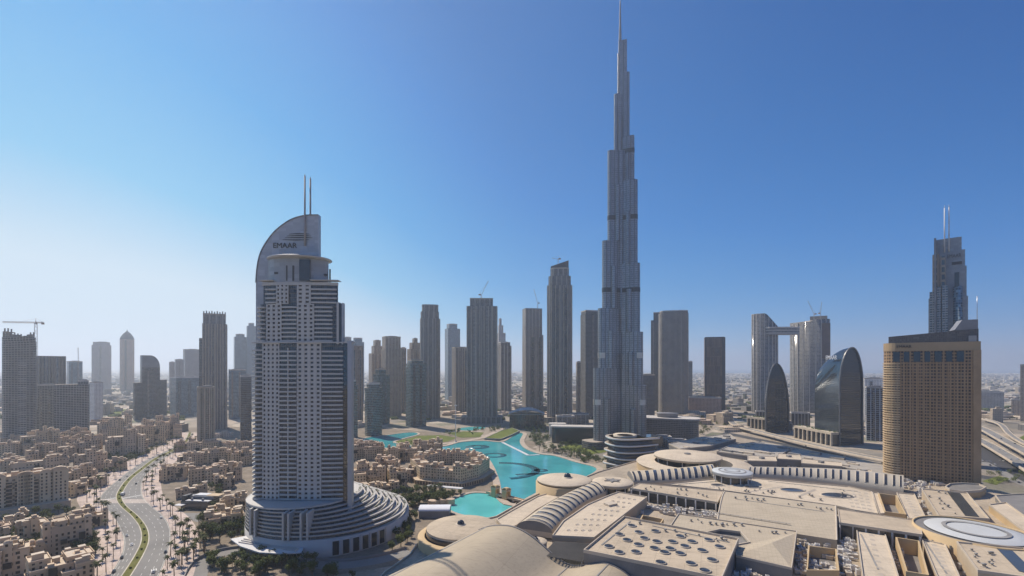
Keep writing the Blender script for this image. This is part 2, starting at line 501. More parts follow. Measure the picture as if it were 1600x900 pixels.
# lane lines and crossings
b = MB()
for e, o in ((bl, ml), (br_, mr)):
    for fr in (0.33, 0.66):
        L = [(p[0] + (q[0] - p[0]) * fr, p[1] + (q[1] - p[1]) * fr) for p, q in zip(e, o)]
        for i in range(0, len(L) - 1, 2):
            b.beam((*L[i], 0.2), (*[L[i][k] + (L[i + 1][k] - L[i][k]) * 0.7 for k in (0, 1)], 0.2), 0.25, 0.02)
    for dd in (0.7,):
        L = side(e, o, dd)
        for i in range(len(L) - 1): b.beam((*L[i], 0.2), (*L[i + 1], 0.2), 0.2, 0.02)
struct('road_markings', b, M_MARK)
b = MB()
for (x0, y0, x1, y1) in ((160, 782, 184, 777.5), (192, 779, 222, 773.5), (236, 892, 247, 889.5)):
    a, c = Vector(W(x0, y0)), Vector(W(x1, y1)); k = int((c - a).length / 1.3)
    u = (c - a).normalized(); v = Vector((-u.y, u.x)) * 2.2
    for i in range(k):
        p = a + u * (i * 1.3); q = p + u * 0.65
        b.face([(*(p - v), 0.21), (*(q - v), 0.21), (*(q + v), 0.21), (*(p + v), 0.21)])
struct('crosswalk_markings', b, M_MARK)
# pale raised junction table and side road
sheet('junction_table', [bl[50], bl[53], br_[53], br_[50]], 0.18, plain('junction_setts', (0.42, 0.36, 0.31), 0.85))
def road_px(name, pts, wid, z, mat, n=5):
    P = smooth_line([W(x, y) for x, y in pts], n); L, Rr = [], []
    for i, p in enumerate(P):
        a, c = P[max(i - 1, 0)], P[min(i + 1, len(P) - 1)]
        d = Vector((c[0] - a[0], c[1] - a[1])).normalized(); q = Vector((-d.y, d.x)) * wid / 2
        L.append((p[0] + q.x, p[1] + q.y)); Rr.append((p[0] - q.x, p[1] - q.y))
    b = MB(); b.ribbon(Rr, L, z); struct(name, b, mat)
    return L, Rr
road_px('side_road', [(266, 806), (300, 806), (322, 812)], 16, 0.14, M_ASPH)
rl, rr_ = road_px('hotel_drive', [(303, 915), (310, 893), (322, 877), (345, 866), (385, 862), (440, 875), (520, 884), (590, 876), (640, 862)], 13, 0.24, M_ASPH)

# lawns and beds around the lake
for nm, pts in (('lake_lawn', [(612, 691), (640, 685), (654, 681), (690, 680), (714, 684), (700, 690), (660, 695), (625, 695)]),
                ('pool_lawn', [(700, 677), (725, 674), (756, 676), (750, 683), (720, 684)]),
                ('tower_park_lawn', [(873, 699), (890, 694), (908, 695), (925, 702), (935, 708), (915, 712), (890, 707)]),
                ('mid_park_lawn', [(905, 690), (935, 694), (948, 706), (935, 709), (915, 699)]),
                ('interchange_lawn', [(1582, 690), (1600, 680), (1640, 684), (1640, 700), (1600, 700)]),
                ('far_green_field', [(160, 643), (172, 640), (205, 639), (206, 643), (180, 648), (162, 648)]),
                ('hotel_verge', [(1534, 752), (1560, 744), (1578, 748), (1556, 758)])):
    sheet(nm, WL(pts), 0.28, M_LAWN)
road_px('park_path', [(835, 700), (858, 690), (880, 690), (905, 692), (925, 698), (945, 695)], 7, 0.32, M_PROM)
road_px('garden_path', [(850, 706), (872, 702), (900, 708), (930, 716), (960, 722)], 6, 0.33, M_PROM)
road_px('island_path', [(640, 700), (690, 694), (730, 688), (757, 683), (780, 672), (800, 666)], 12, 0.34, M_PROM)
road_px('far_road', [(150, 668), (200, 640), (240, 628), (300, 640)], 40, 0.1, M_PROM)
# highway on the right
road_px('highway_road', [(1760, 800), (1640, 762), (1580, 732), (1536, 706), (1490, 684)], 46, 0.14, M_ROADDARK)
road_px('service_road', [(1700, 790), (1600, 757), (1566, 738), (1536, 722)], 12, 0.18, M_ASPH)
road_px('podium_road', [(1130, 676), (1200, 690), (1280, 704), (1390, 722), (1540, 746), (1600, 752)], 26, 0.12, M_ROADDARK)

# ---------------------------------------------------------------- haze: the air over the whole place
b = MB(); b.box(0, 27000, -3, 118000, 66000, 905)
hz = b.build('haze', bpy.data.materials.new('haze_air'), None)
tag(hz, kind='stuff')
hm = hz.data.materials[0]; hm.use_nodes = True
for x in list(hm.node_tree.nodes):
    if x.type == 'BSDF_PRINCIPLED': hm.node_tree.nodes.remove(x)
vol = hm.node_tree.nodes.new('ShaderNodeVolumePrincipled')
vol.inputs['Color'].default_value = (0.80, 0.89, 1.0, 1)
vol.inputs['Density'].default_value = HAZE
vol.inputs['Anisotropy'].default_value = 0.5
hm.node_tree.links.new(vol.outputs[0], [x for x in hm.node_tree.nodes if x.type == 'OUTPUT_MATERIAL'][0].inputs['Volume'])
# ================================================================ towers
M_WHITE = plain('white_panel', (0.60, 0.59, 0.58), 0.45, var=0.08)
M_PALE = plain('pale_concrete', (0.50, 0.465, 0.42), 0.75)
M_CONC = plain('raw_concrete', (0.27, 0.24, 0.21), 0.85)
M_DARK = plain('dark_metal', (0.05, 0.05, 0.055), 0.5)
M_GREY = plain('grey_cladding', (0.22, 0.22, 0.23), 0.5)
M_ROOF = plain('flat_roof_gravel', (0.36, 0.31, 0.25), 0.9)
M_STEEL = plain('brushed_steel', (0.50, 0.51, 0.53), 0.32, 0.75, var=0.08)
M_CRANE = plain('crane_paint', (0.40, 0.25, 0.16), 0.6)
M_CRANEW = plain('crane_paint_pale', (0.50, 0.47, 0.42), 0.6)
M_STONE = plain('travertine', (0.44, 0.37, 0.285), 0.8)
M_GOLD = plain('sunlit_gold_sandstone', (0.50, 0.375, 0.23), 0.7)  # gold brightened to stand in for sunlight on the hotel's rounded end
M_GLASSD = plain('dark_glass', (0.025, 0.030, 0.036), 0.08, spec=0.7, var=0.3, scale=0.3)

def part(b, name, mats, root, origin=(0, 0, 0), label=None):
    o = b.build(name, mats, root, origin)
    if label: o['label'] = label
    return o
def copy_part(o, root, loc=(0, 0, 0), rz=0.0):
    c = o.copy(); C.objects.link(c); c.parent = root; c.location = loc; c.rotation_euler = (0, 0, rz)
    return c

def fit(x0, x1, yb, kd, rot, shape):
    """place a plan so that its outline spans x0..x1 in the survey and its nearest point stands at depth of yb"""
    Yf = W(0, yb)[1]; xm = (x0 + x1) / 2
    th = -math.atan2(xm - CX, F) + rot
    w = (x1 - x0) / F * Yf; cx = xat(xm, Yf); cy = Yf + kd * w / 2
    c, s = math.cos(th), math.sin(th)
    for _ in range(12):
        P = [(cx + c * x - s * y, cy + s * x + c * y) for x, y in shape(w, kd * w)]
        px = [CX + F * x / y for x, y in P]
        w *= (x1 - x0) / (max(px) - min(px))
        cx += (xm - (max(px) + min(px)) / 2) / F * cy
        cy += Yf - min(y for x, y in P)
    return cx, cy, th, w, kd * w, Yf

def hash_name(s): return sum(ord(c) * (i + 3) for i, c in enumerate(s)) % 9973
FSTACK = [_f for _f in (facade('stack_pale', (0.40, 0.36, 0.31), (0.03, 0.03, 0.033), 9, 3.5, 0.95, 0.55), facade('stack_glass', (0.14, 0.15, 0.155), (0.10, 0.115, 0.125), 2.2, 3.6, 0.85, 0.8, gr=0.06, gspec=0.9), facade('stack_dark', (0.12, 0.105, 0.09), (0.02, 0.02, 0.022), 4, 3.5, 0.8, 0.7))]
SHAPES = {'rect': rect, 'round': lambda w, d: rrect(w, d, min(w, d) * 0.3), 'cham': lambda w, d: cham(w, d, min(w, d) * 0.16), 'oval': ell, 'lens': lens}
def tower(name, label, x0, x1, yt, yb, mat, shape='rect', kd=0.8, rot=0.0, tiers=(), piers=0, pw=1.0, pmat=None, bands=(), bandh=4, plant=True, parapet=True, cat='tower', group=None, podium=0, crown=None, roofm=None):
    shp = SHAPES[shape]
    if 400 < x0 < 1000 and cat == 'tower' and name not in ('cigar_tower', 'broad_tower', 'wedge_tower'): rot += 0.24
    cx, cy, th, w_, d_, Yf = fit(x0, x1, yb, kd, rot, shp)
    root = thing(name, label, cat, (cx, cy, 0), th, group)
    roofm = roofm or M_ROOF; pmat = pmat or M_PALE
    poly = shp(w_, d_); zt = zat(yt, Yf)
    b = MB(); b.prism(poly, 0, zt, 0, 1, sm=shape in ('oval',))
    part(b, 'shaft', [mat, roofm], root)
    top, tw, td, tx = zt, w_, d_, 0.0
    for k, (a, c, y) in enumerate(tiers):
        fa, fc = (a - x0) / (x1 - x0) - 0.5, (c - x0) / (x1 - x0) - 0.5
        tw = w_ * (fc - fa); tx = w_ * (fa + fc) / 2; td = d_ * (0.35 + 0.62 * (fc - fa))
        z2 = zat(y, Yf)
        b = MB(); P = [(x + tx, y_) for x, y_ in shp(tw, td)]
        b.prism(P, top, z2, 0, 1); part(b, 'setback_tier', [mat, roofm], root)
        top = z2
    if parapet:
        b = MB(); P = [(x + tx, y_) for x, y_ in shp(tw * 1.012, td * 1.012)]; Q = [(x + tx, y_) for x, y_ in shp(tw * 0.93, td * 0.93)]
        for i in range(len(P)):
            j = (i + 1) % len(P); z0, z1 = top - 1.5, top + 1.8
            b.face([(*P[i], z0), (*P[j], z0), (*P[j], z1), (*P[i], z1)]); b.face([(*P[i], z1), (*P[j], z1), (*Q[j], z1), (*Q[i], z1)]); b.face([(*Q[j], top), (*Q[i], top), (*Q[i], z1), (*Q[j], z1)])
        part(b, 'parapet', pmat, root)
    if plant:
        b = MB(); b.box(tx + tw * 0.08, 0, top, tw * 0.5, td * 0.45, 3.6); b.box(tx - tw * 0.25, td * 0.1, top, tw * 0.16, td * 0.3, 2.4); part(b, 'roof_plant', M_GREY, root)
    for k in range(piers):
        x = -w_ / 2 + pw / 2 + (w_ - pw) * k / (piers - 1)
        b = MB(); b.box(x, -d_ / 2 - 0.7, 0, pw, 2.0, zt - 0.3); part(b, 'pilaster', pmat, root)
    if w_ > 17 and shape in ('rect', 'cham') and cat == 'tower' and abs(hash_name(label)) % 4 != 0:
        q = hash_name(label); kb = 1 + q % 2
        for k in range(kb):                            # projecting balcony stacks break up the face
            x = w_ * ((q % 7) / 7 - 0.5) * 0.3 + (k - (kb - 1) / 2) * w_ * 0.42; bw = w_ * (0.10 + 0.02 * (q % 3))
            b = MB(); b.box(x, -d_ / 2 - 0.6, 5, bw, 1.9, zt - 8 - q % 9); part(b, 'balcony_stack', FSTACK[q % 3], root)
    if piers:
        for sx in (-1, 1):
            for k in range(1, 4):
                b = MB(); b.box(sx * (w_ / 2 + 0.25), -d_ / 2 + d_ * k / 4, 0, 1.0, pw, zt - 0.3); part(b, 'pilaster', pmat, root)
    for y in bands:
        z = zat(y, Yf); b = MB(); b.prism(shp(w_ * 1.01, d_ * 1.01), z, z + bandh, 0, 0, bottom=True); part(b, 'plant_floor_band', M_DARK, root)
    if podium:
        b = MB(); b.prism(shp(w_ * 1.35, d_ * 1.3), 0, podium, 0, 1); part(b, 'podium', [mat, roofm], root)
    root['_w'] = w_
    return root, w_, d_, top, Yf

# facade families
_facade = facade
def facade(name, wall, glass, *a, **k):
    if 'pier_col' in k: k['pier_col'] = sc3(k['pier_col'], 1.7)
    k.setdefault('gspec', 0.5); k.setdefault('var', 1.3)
    wall = (wall[0] * 1.98, wall[1] * 2.0, wall[2] * 2.02)
    return _facade(name, wall, sc3(glass, 0.9), *a, **k)
FC = facade('beige_residential_facade', (0.235, 0.185, 0.14), (0.030, 0.032, 0.035), 3.2, 3.5, 0.62, 0.60, pier=3, pierw=0.22, pier_col=(0.30, 0.24, 0.185))
FCG = facade('greybrown_residential_facade', (0.15, 0.125, 0.105), (0.022, 0.024, 0.027), 3.0, 3.5, 0.66, 0.66, pier=4, pierw=0.16, pier_col=(0.25, 0.21, 0.175))
FBL = facade('green_glass_facade', (0.11, 0.135, 0.13), (0.022, 0.050, 0.052), 1.8, 3.6, 0.9, 0.74, gr=0.08, gspec=0.8)
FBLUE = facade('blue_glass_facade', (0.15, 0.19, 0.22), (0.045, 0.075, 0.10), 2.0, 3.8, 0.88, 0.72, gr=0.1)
FDK = facade('charcoal_tower_facade', (0.085, 0.082, 0.08), (0.014, 0.016, 0.02), 2.2, 3.6, 0.7, 0.62, gr=0.12)
FDKV = facade('vertical_fin_facade', (0.125, 0.112, 0.10), (0.016, 0.017, 0.02), 2.6, 3.6, 0.52, 0.86, pier=5, pierw=0.2, pier_col=(0.20, 0.18, 0.16))
FBAL = facade('balcony_band_facade', (0.20, 0.18, 0.165), (0.024, 0.026, 0.03), 6.0, 3.5, 0.92, 0.52)
FBRN = facade('bronze_vertical_facade', (0.105, 0.072, 0.052), (0.05, 0.034, 0.026), 2.4, 30.0, 0.5, 0.97, gr=0.25)
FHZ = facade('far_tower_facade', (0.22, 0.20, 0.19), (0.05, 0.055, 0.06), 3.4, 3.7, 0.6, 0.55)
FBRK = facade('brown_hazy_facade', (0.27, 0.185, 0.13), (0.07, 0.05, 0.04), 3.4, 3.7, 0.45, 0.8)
FCON = facade('unfinished_floors_facade', (0.21, 0.19, 0.17), (0.035, 0.033, 0.03), 4.2, 3.6, 0.86, 0.70, gr=0.8, gspec=0.2)
FWHT = facade('white_slab_facade', (0.40, 0.39, 0.37), (0.04, 0.045, 0.05), 3.2, 3.4, 0.5, 0.45)
FZIG = facade('staggered_balcony_facade', (0.16, 0.138, 0.115), (0.018, 0.02, 0.022), 3.4, 3.3, 0.55, 0.55, drop=0.0)

T = tower
# ---- left of the crescent tower
g = 'towers under construction on the far left'
root, w_, d_, top, Yf = T('unfinished_tower', 'tallest raw concrete tower under construction with broken ragged top floors at the left edge', 3, 57, 532, 686, FCON, 'round', 0.7, 0.1, tiers=((3, 56, 526),), plant=False, parapet=False, group=g)
for k in range(10):
    x = -w_ / 2 * 0.9 + w_ * 0.9 * k / 9.5; h = 10 + 7 * math.cos(k * 0.55) + (k % 3) * 1.5
    for yy, q in ((-0.36, 1.0), (0.3, 0.7)):
        b = MB(); b.box(x, d_ * yy, top, 2.2, 2.2, max(2, h * q)); part(b, 'bare_column', M_CONC, root)
for x, q, zz in ((-0.2, 0.5, 4), (-0.32, 0.3, 9), (0.25, 0.3, 2.5)):
    b = MB(); b.box(w_ * x, 0, top + zz, w_ * q, d_ * 0.75, 0.9); part(b, 'formwork_deck', M_CONC, root)
b = MB()
for k in range(34): b.box(w_ * 0.05, -d_ / 2 - 0.4, 6 + k * 4.6, w_ * 0.24, 1.4, 1.2)
part(b, 'balcony_slabs', M_PALE, root)
T('unfinished_tower', 'concrete frame with bare vertical columns rising behind the long unfinished block', 56, 103, 556, 672, FDKV, 'rect', 0.7, 0.15, piers=9, pw=2.2, pmat=M_CONC, plant=False, parapet=False, group=g)
T('unfinished_block', 'long dark unfinished slab block in front of the bare column frame', 84, 140, 601, 684, FCON, 'rect', 0.5, -0.1, tiers=((122, 139, 596),), plant=True, group=g)
T('unfinished_block', 'narrow lower unfinished block filling the gap right of the ragged tower', 57, 88, 602, 676, FCON, 'rect', 0.8, 0.0, group=g)
T('slab_tower', 'slim white slab tower with a dark side at the end of the unfinished block', 140, 161, 598, 660, FWHT, 'rect', 1.0, 0.5, piers=0)
T('glass_tower', 'pale blue glass tower in haze behind a thin crane mast', 104, 129, 565, 638, FBLUE, 'rect', 0.8, 0.2)
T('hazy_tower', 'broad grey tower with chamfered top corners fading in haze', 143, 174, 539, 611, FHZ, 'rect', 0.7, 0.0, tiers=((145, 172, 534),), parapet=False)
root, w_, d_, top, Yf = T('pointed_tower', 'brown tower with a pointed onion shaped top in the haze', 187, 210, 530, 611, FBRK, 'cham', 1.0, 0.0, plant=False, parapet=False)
b = MB(); r = w_ / 2
b.lathe([(r * 1.02, top), (r * 0.98, top + r * 0.25), (r * 0.80, top + r * 0.65), (r * 0.5, top + r * 1.1), (r * 0.2, top + r * 1.4), (r * 0.07, top + r * 1.55), (0.0, top + r * 1.95)], n=16); part(b, 'pointed_dome', M_DARK, root)
root, w_, d_, top, Yf = T('dark_glass_tower', 'dark tower with one sloping curved shoulder between two lower wings', 219, 250, 574, 656, FDK, 'rect', 0.8, 0.15, plant=False, parapet=False)
b = MB(); R0 = zat(555, Yf) - top
P = [(-w_ / 2, top), (w_ / 2, top)] + [(-w_ / 2 + w_ * (0.45 + 0.55 * math.cos(rad(a))), top + R0 * math.sin(rad(a))) for a in range(10, 91, 10)] + [(-w_ / 2, top + R0)]
for s_ in (-1, 1): b.face([(x, s_ * d_ / 2, z) for x, z in (P if s_ < 0 else P[::-1])], None, 0)
for i in range(len(P)):
    j = (i + 1) % len(P); b.face([(P[i][0], -d_ / 2, P[i][1]), (P[j][0], -d_ / 2, P[j][1]), (P[j][0], d_ / 2, P[j][1]), (P[i][0], d_ / 2, P[i][1])][::-1])
part(b, 'curved_crown', M_GREY, root)
for sx, hh in ((-1, zat(598, Yf)), (1, zat(594, Yf))):
    b = MB(); b.prism(rect(w_ * 0.42, d_ * 0.8, sx * w_ * 0.70, 0), 0, hh); part(b, 'low_wing', [FDK, M_ROOF], root)
T('glass_block', 'wide pale green glass office block left of the tall ribbed tower', 266, 312, 590, 650, FBLUE, 'rect', 0.6, 0.4, pmat=M_WHITE)
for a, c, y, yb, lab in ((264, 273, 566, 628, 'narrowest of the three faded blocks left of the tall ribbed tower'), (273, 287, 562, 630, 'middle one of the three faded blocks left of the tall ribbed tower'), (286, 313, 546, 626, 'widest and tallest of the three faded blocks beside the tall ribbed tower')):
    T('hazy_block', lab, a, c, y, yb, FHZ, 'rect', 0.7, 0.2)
root, w_, d_, top, Yf = T('ribbed_tower', 'tall brown ribbed tower with a notched crown standing left of the crescent tower', 316, 355, 505, 672, FDKV, 'rect', 0.8, -0.05, tiers=((317, 353, 490),), piers=9, pw=2.2, pmat=plain('rib_stone', (0.36, 0.30, 0.24), 0.75), plant=False)
for k in range(9):
    b = MB(); b.box(-w_ * 0.44 + w_ * 0.88 * k / 8, -d_ * 0.45, top, w_ * 0.05, 2, 6 + (k % 2) * 1.5); part(b, 'crown_fin', M_GREY, root)
b = MB(); b.prism(rect(w_ * 0.16, d_ * 0.6, -w_ * 0.56, 0), 0, zat(528, Yf)); part(b, 'side_wing', [FDK, M_ROOF], root)
T('ribbed_tower', 'shorter green grey tower standing in front of the tall ribbed tower', 308, 336, 606, 703, facade('olive_tower_facade', (0.17, 0.155, 0.12), (0.025, 0.03, 0.03), 3.2, 3.5, 0.6, 0.6, pier=3), 'rect', 0.9, 0.1, piers=4, pw=1.8, pmat=M_STONE)
T('dark_tower', 'dark narrow tower close against the left edge of the crescent tower', 375, 393, 588, 690, FDK, 'rect', 1.0, 0.1)
T('glass_tower', 'low glass tower between the ribbed tower and the crescent tower', 357, 384, 578, 655, FBLUE, 'rect', 0.8, 0.0)
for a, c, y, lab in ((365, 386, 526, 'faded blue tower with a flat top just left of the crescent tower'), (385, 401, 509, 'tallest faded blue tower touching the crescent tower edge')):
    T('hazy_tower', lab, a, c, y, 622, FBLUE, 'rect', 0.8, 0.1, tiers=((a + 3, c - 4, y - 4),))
# ---- between the crescent tower and the needle tower
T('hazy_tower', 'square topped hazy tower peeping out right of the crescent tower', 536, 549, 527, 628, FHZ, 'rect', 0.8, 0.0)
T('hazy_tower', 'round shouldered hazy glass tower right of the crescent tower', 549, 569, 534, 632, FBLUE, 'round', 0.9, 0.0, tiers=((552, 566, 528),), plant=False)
T('brown_tower', 'reddish brown ribbed tower directly right of the crescent tower', 540, 567, 541, 662, facade('rust_tower_facade', (0.235, 0.165, 0.125), (0.03, 0.028, 0.028), 3.2, 3.5, 0.5, 0.75, pier=3), 'rect', 0.8, 0.1, piers=5, pw=1.6, pmat=plain('rust_stone', (0.28, 0.2, 0.155), 0.75))
T('glass_tower', 'slim green glass tower with a stepped top close to the white blade', 549, 559, 602, 684, FBL, 'rect', 1.0, 0.0, tiers=((550, 556, 595),))
T('green_tower', 'round cornered green glass apartment tower with a pale edge above the canal', 570, 597, 606, 682, FBL, 'round', 1.0, 0.1, tiers=((573, 593, 600),), pmat=M_PALE)
T('green_tower', 'green glass tower with a beige left edge behind the round cornered one', 583, 609, 585, 664, FBL, 'rect', 0.9, 0.2, tiers=((587, 602, 577),), pmat=M_STONE)
T('beige_tower', 'beige tower with stepped top left of the square crowned tower', 576, 599, 552, 648, FC, 'rect', 0.8, 0.1, tiers=((581, 598, 540), (584, 595, 532)), pmat=M_STONE)
T('beige_tower', 'square crowned beige tower with tall vertical ribs', 596, 627, 545, 652, FC, 'rect', 0.8, 0.05, tiers=((597, 626, 526),), piers=6, pw=1.8, pmat=M_STONE)
T('beige_tower', 'narrow shadowed tower at the right shoulder of the square crowned tower', 624, 635, 544, 646, FCG, 'rect', 1.0, 0.0)
T('beige_tower', 'beige tower with broken stepped crown left of the dark cigar shaped tower', 636, 660, 545, 650, FC, 'rect', 0.8, 0.1, tiers=((640, 657, 535), (645, 652, 529)), pmat=M_STONE)
T('green_tower', 'sea green glass tower with beige edge at the foot of the dark cigar shaped tower', 634, 666, 568, 668, FBL, 'rect', 0.8, 0.15, tiers=((637, 660, 563),), pmat=M_STONE)
root, w_, d_, top, Yf = T('cigar_tower', 'dark brown tower with rounded tapering top left of the broad ribbed tower', 656, 688, 497, 655, FDKV, 'round', 0.9, 0.05, tiers=((657, 686, 486), (659, 685, 476)), plant=False, pmat=M_GREY)
T('glass_tower', 'blue grey glass tower with small raised top behind the narrow beige slab', 695, 719, 513, 625, FBLUE, 'rect', 0.8, 0.1, tiers=((698, 714, 506),))
T('beige_tower', 'narrow beige slab tower at the left side of the broad ribbed tower', 706, 733, 543, 645, FCG, 'rect', 0.8, 0.05, piers=4, pw=2.0, pmat=M_STONE)
root, w_, d_, top, Yf = T('broad_tower', 'broad dark tower with pale vertical ribs and a crane on its roof', 729, 777, 478, 661, FDKV, 'rect', 0.8, -0.03, tiers=((734, 770, 466),), piers=8, pw=2.4, pmat=plain('warm_rib', (0.38, 0.335, 0.285), 0.7), podium=16)
root, w_, d_, top, Yf = T('stepped_tower', 'far stepped tower showing behind the right side of the broad ribbed tower', 777, 790, 520, 622, FHZ, 'rect', 0.9, 0.0, tiers=((778, 786, 508), (779, 783, 498)))
T('beige_tower', 'mid height taupe tower to the right of the broad ribbed tower', 777, 799, 540, 642, FCG, 'rect', 0.9, 0.1, tiers=((778, 797, 535),), piers=4, pw=1.8)
T('slab_tower', 'grey slab tower with a dark square near its top and a crane above', 816, 849, 523, 642, FCG, 'rect', 0.7, 0.05, tiers=((816, 847, 482),), pmat=M_GREY)
root, w_, d_, top, Yf = T('wedge_tower', 'tall dark tower with a slanted wedge crown left of the needle tower', 855, 894, 445, 661, FDKV, 'cham', 0.9, 0.0, tiers=((857, 892, 430), (860, 889, 418)), piers=7, pw=1.8, pmat=M_STONE, plant=False, podium=14)
b = MB(); P = [(-w_ * 0.36, -d_ * 0.3), (w_ * 0.36, -d_ * 0.3), (w_ * 0.36, d_ * 0.3), (-w_ * 0.36, d_ * 0.3)]
b.prism(P, top, lambda x, y: zat(405, Yf) if x > 0 else zat(414, Yf)); part(b, 'wedge_crown', M_DARK, root)
root, w_, d_, top, Yf = T('lattice_tower', 'dark tower with a diamond patterned skin just left of the needle tower', 907, 940, 490, 655, FDK, 'rect', 0.8, 0.15, tiers=((908, 939, 485),), plant=False, podium=10)
T('low_tower', 'small pale slab at the left foot of the dark diamond patterned tower', 900, 908, 566, 648, FCG, 'rect', 1.0, 0.0)
# ---- right of the needle tower
T('low_tower', 'short square dark tower at the right foot of the needle tower', 999, 1023, 586, 652, FDK, 'rect', 0.9, -0.1, pmat=M_STONE)
T('lattice_tower', 'slim dark tower with slanted shoulder hidden behind the zigzag balcony tower', 1017, 1035, 500, 642, FDK, 'rect', 1.0, 0.0, tiers=((1021, 1035, 488),), plant=False)
T('zigzag_tower', 'rounded taupe tower covered in zigzag balconies right of the needle tower', 1029, 1076, 488, 650, FZIG, 'round', 0.8, 0.05, tiers=((1031, 1075, 485),), pmat=M_PALE)
T('low_tower', 'thin dark slab tucked behind the zigzag balcony tower', 1075, 1082, 565, 628, FDK, 'rect', 1.5, 0.0)
root, w_, d_, top, Yf = T('bronze_tower', 'plain bronze slab tower with dark edges standing alone', 1100, 1132, 527, 645, FBRN, 'rect', 0.8, 0.12, plant=False, pmat=M_DARK)
b = MB(); b.box(-w_ / 2, -d_ / 2 - 0.3, 0, 5, 1, top); part(b, 'edge_fin', M_DARK, root)
b = MB(); b.box(w_ / 2 - 2, -d_ / 2 - 0.3, 0, 9, 1, top); part(b, 'edge_fin', M_DARK, root)
T('podium_block', 'low brick brown podium block at the foot of the bronze slab tower', 1075, 1127, 622, 648, facade('brick_podium_facade', (0.25, 0.165, 0.12), (0.05, 0.04, 0.035), 4, 4, 0.4, 0.5), 'rect', 0.4, 0.1, cat='building')
T('office_tower', 'dark office tower with white vertical columns left of the golden brown hotel', 1352, 1382, 606, 690, facade('white_column_office', (0.34, 0.35, 0.36), (0.02, 0.026, 0.035), 7, 4, 0.82, 0.86), 'rect', 0.7, 0.1)
T('office_tower', 'white roofed office block rising behind the dark column office', 1349, 1381, 592, 660, FWHT, 'rect', 0.6, 0.1)
T('beige_tower', 'beige tower cut off by the right edge beyond the highway', 1594, 1625, 570, 660, FC, 'rect', 0.8, 0.0)
T('grey_block', 'long grey office block beyond the golden brown hotel', 1528, 1569, 613, 642, FHZ, 'rect', 0.5, 0.0, cat='building')
T('tall_block', 'pale block in front of the beige tower at the right edge', 1580, 1596, 625, 652, FC, 'rect', 0.8, 0.0, cat='building')
facade = _facade
# ================================================================ the needle tower
FNEED = facade('needle_tower_cladding', (0.40, 0.40, 0.40), (0.15, 0.16, 0.175), 1.5, 3.9, 0.60, 0.88, gr=0.14, wr=0.3, gspec=0.7, gmetal=0.45, var=0.5, pier=5, pierw=0.2, pier_col=(0.15, 0.15, 0.155), wmetal=0.5)
YB = 845.0
nx = xat(969, YB)
needle = thing('needle_tower', 'immensely tall stepped silver needle skyscraper with a thin spire', 'skyscraper', (nx, YB, 0))
zy = lambda y: zat(y, YB)
wings = {205: ([58.5, 48.5, 39.5, 27.5, 13.5, 6.0], [575, 484, 380, 240, 150, 85]),
         325: ([49, 43, 37.5, 33, 27, 18, 13.0], [601, 520, 415, 287, 218, 118, 66]),
         85: ([56, 47, 39, 29, 17, 9], [545, 440, 330, 262, 180, 110])}
def wing_poly(L, k, ang, grow=0.0):
    r = 8.2 * k + grow; hw = 12.5 * k + grow; sh = max(1.0, L - 12 * k)
    P = [(0, -hw), (sh - 4, -hw)]
    P += [(sh - 4 + 4 * math.sin(rad(t)), -hw + 4 * (1 - math.cos(rad(t)))) for t in (30, 60)] if hw - r > 3 else []
    P += [(L - r + r * math.cos(rad(t)) + grow, r * math.sin(rad(t))) for t in range(-90, 91, 15)]
    P += [(sh - 4 + 4 * math.sin(rad(t)), hw - 4 * (1 - math.cos(rad(t)))) for t in (60, 30)] if hw - r > 3 else []
    P += [(sh - 4, hw), (0, hw)]
    c, s = math.cos(rad(ang)), math.sin(rad(ang))
    return [(c * x - s * y, s * x + c * y) for x, y in P]
for ang, (Ls, ys) in wings.items():
    z0 = 0.0
    for i, (L, y) in enumerate(zip(Ls, ys)):
        z1 = zy(y); k = (1.0, 0.95, 0.86, 0.74, 0.5, 0.36, 0.3)[i]
        b = MB(); b.prism(wing_poly(L, k, ang), z0, z1, 0, 1)
        part(b, 'wing_tier', [FNEED, M_STEEL], needle)
        # flanking bay stops lower: one more step per tier
        if i < 5:
            b = MB(); zb = z0 + (z1 - z0) * 0.62
            c, s = math.cos(rad(ang)), math.sin(rad(ang)); q = 13.2 * k
            for sg in (-1, 1):
                ex = max(6, L - 19 * k)
                P = [(c * (ex + 5.6 * k * math.cos(t)) - s * (sg * q + 5.6 * k * math.sin(t)), s * (ex + 5.6 * k * math.cos(t)) + c * (sg * q + 5.6 * k * math.sin(t))) for t in [2 * math.pi * j / 16 for j in range(16)]]
                b.prism(P, z0, zb, 0, 1)
            part(b, 'flanking_bay', [FNEED, M_STEEL], needle)
        z0 = z1
for r, za, zb in ((14, 0, zy(240)), (7.6, zy(240), zy(150)), (4.6, zy(150), zy(85)), (3.4, zy(85), zy(64))):
    b = MB(); b.prism(ell(2 * r, 2 * r, 12), za, zb, 0, 1); part(b, 'core', [FNEED, M_STEEL], needle)
b = MB(); b.lathe([(2.9, zy(66)), (2.4, zy(50)), (2.0, zy(40)), (1.7, zy(28)), (1.2, zy(10)), (0.8, zy(2)), (0, zy(-1))], n=10); part(b, 'spire', plain('spire_steel', (0.20, 0.205, 0.215), 0.4, 0.4), needle)
def seg(ang, z):
    Ls, ys = wings[ang]
    for i, (L, y) in enumerate(zip(Ls, ys)):
        if zy(y) > z: return L, (1.0, 0.95, 0.86, 0.74, 0.5, 0.36, 0.3)[i]
for y in (459, 347, 244):
    for ang in wings:
        L, k = seg(ang, zy(y) + 9)
        b = MB(); b.prism(wing_poly(L, k, ang, 0.35), zy(y), zy(y) + 8, 0, 0, bottom=True); part(b, 'plant_floor_band', M_DARK, needle)
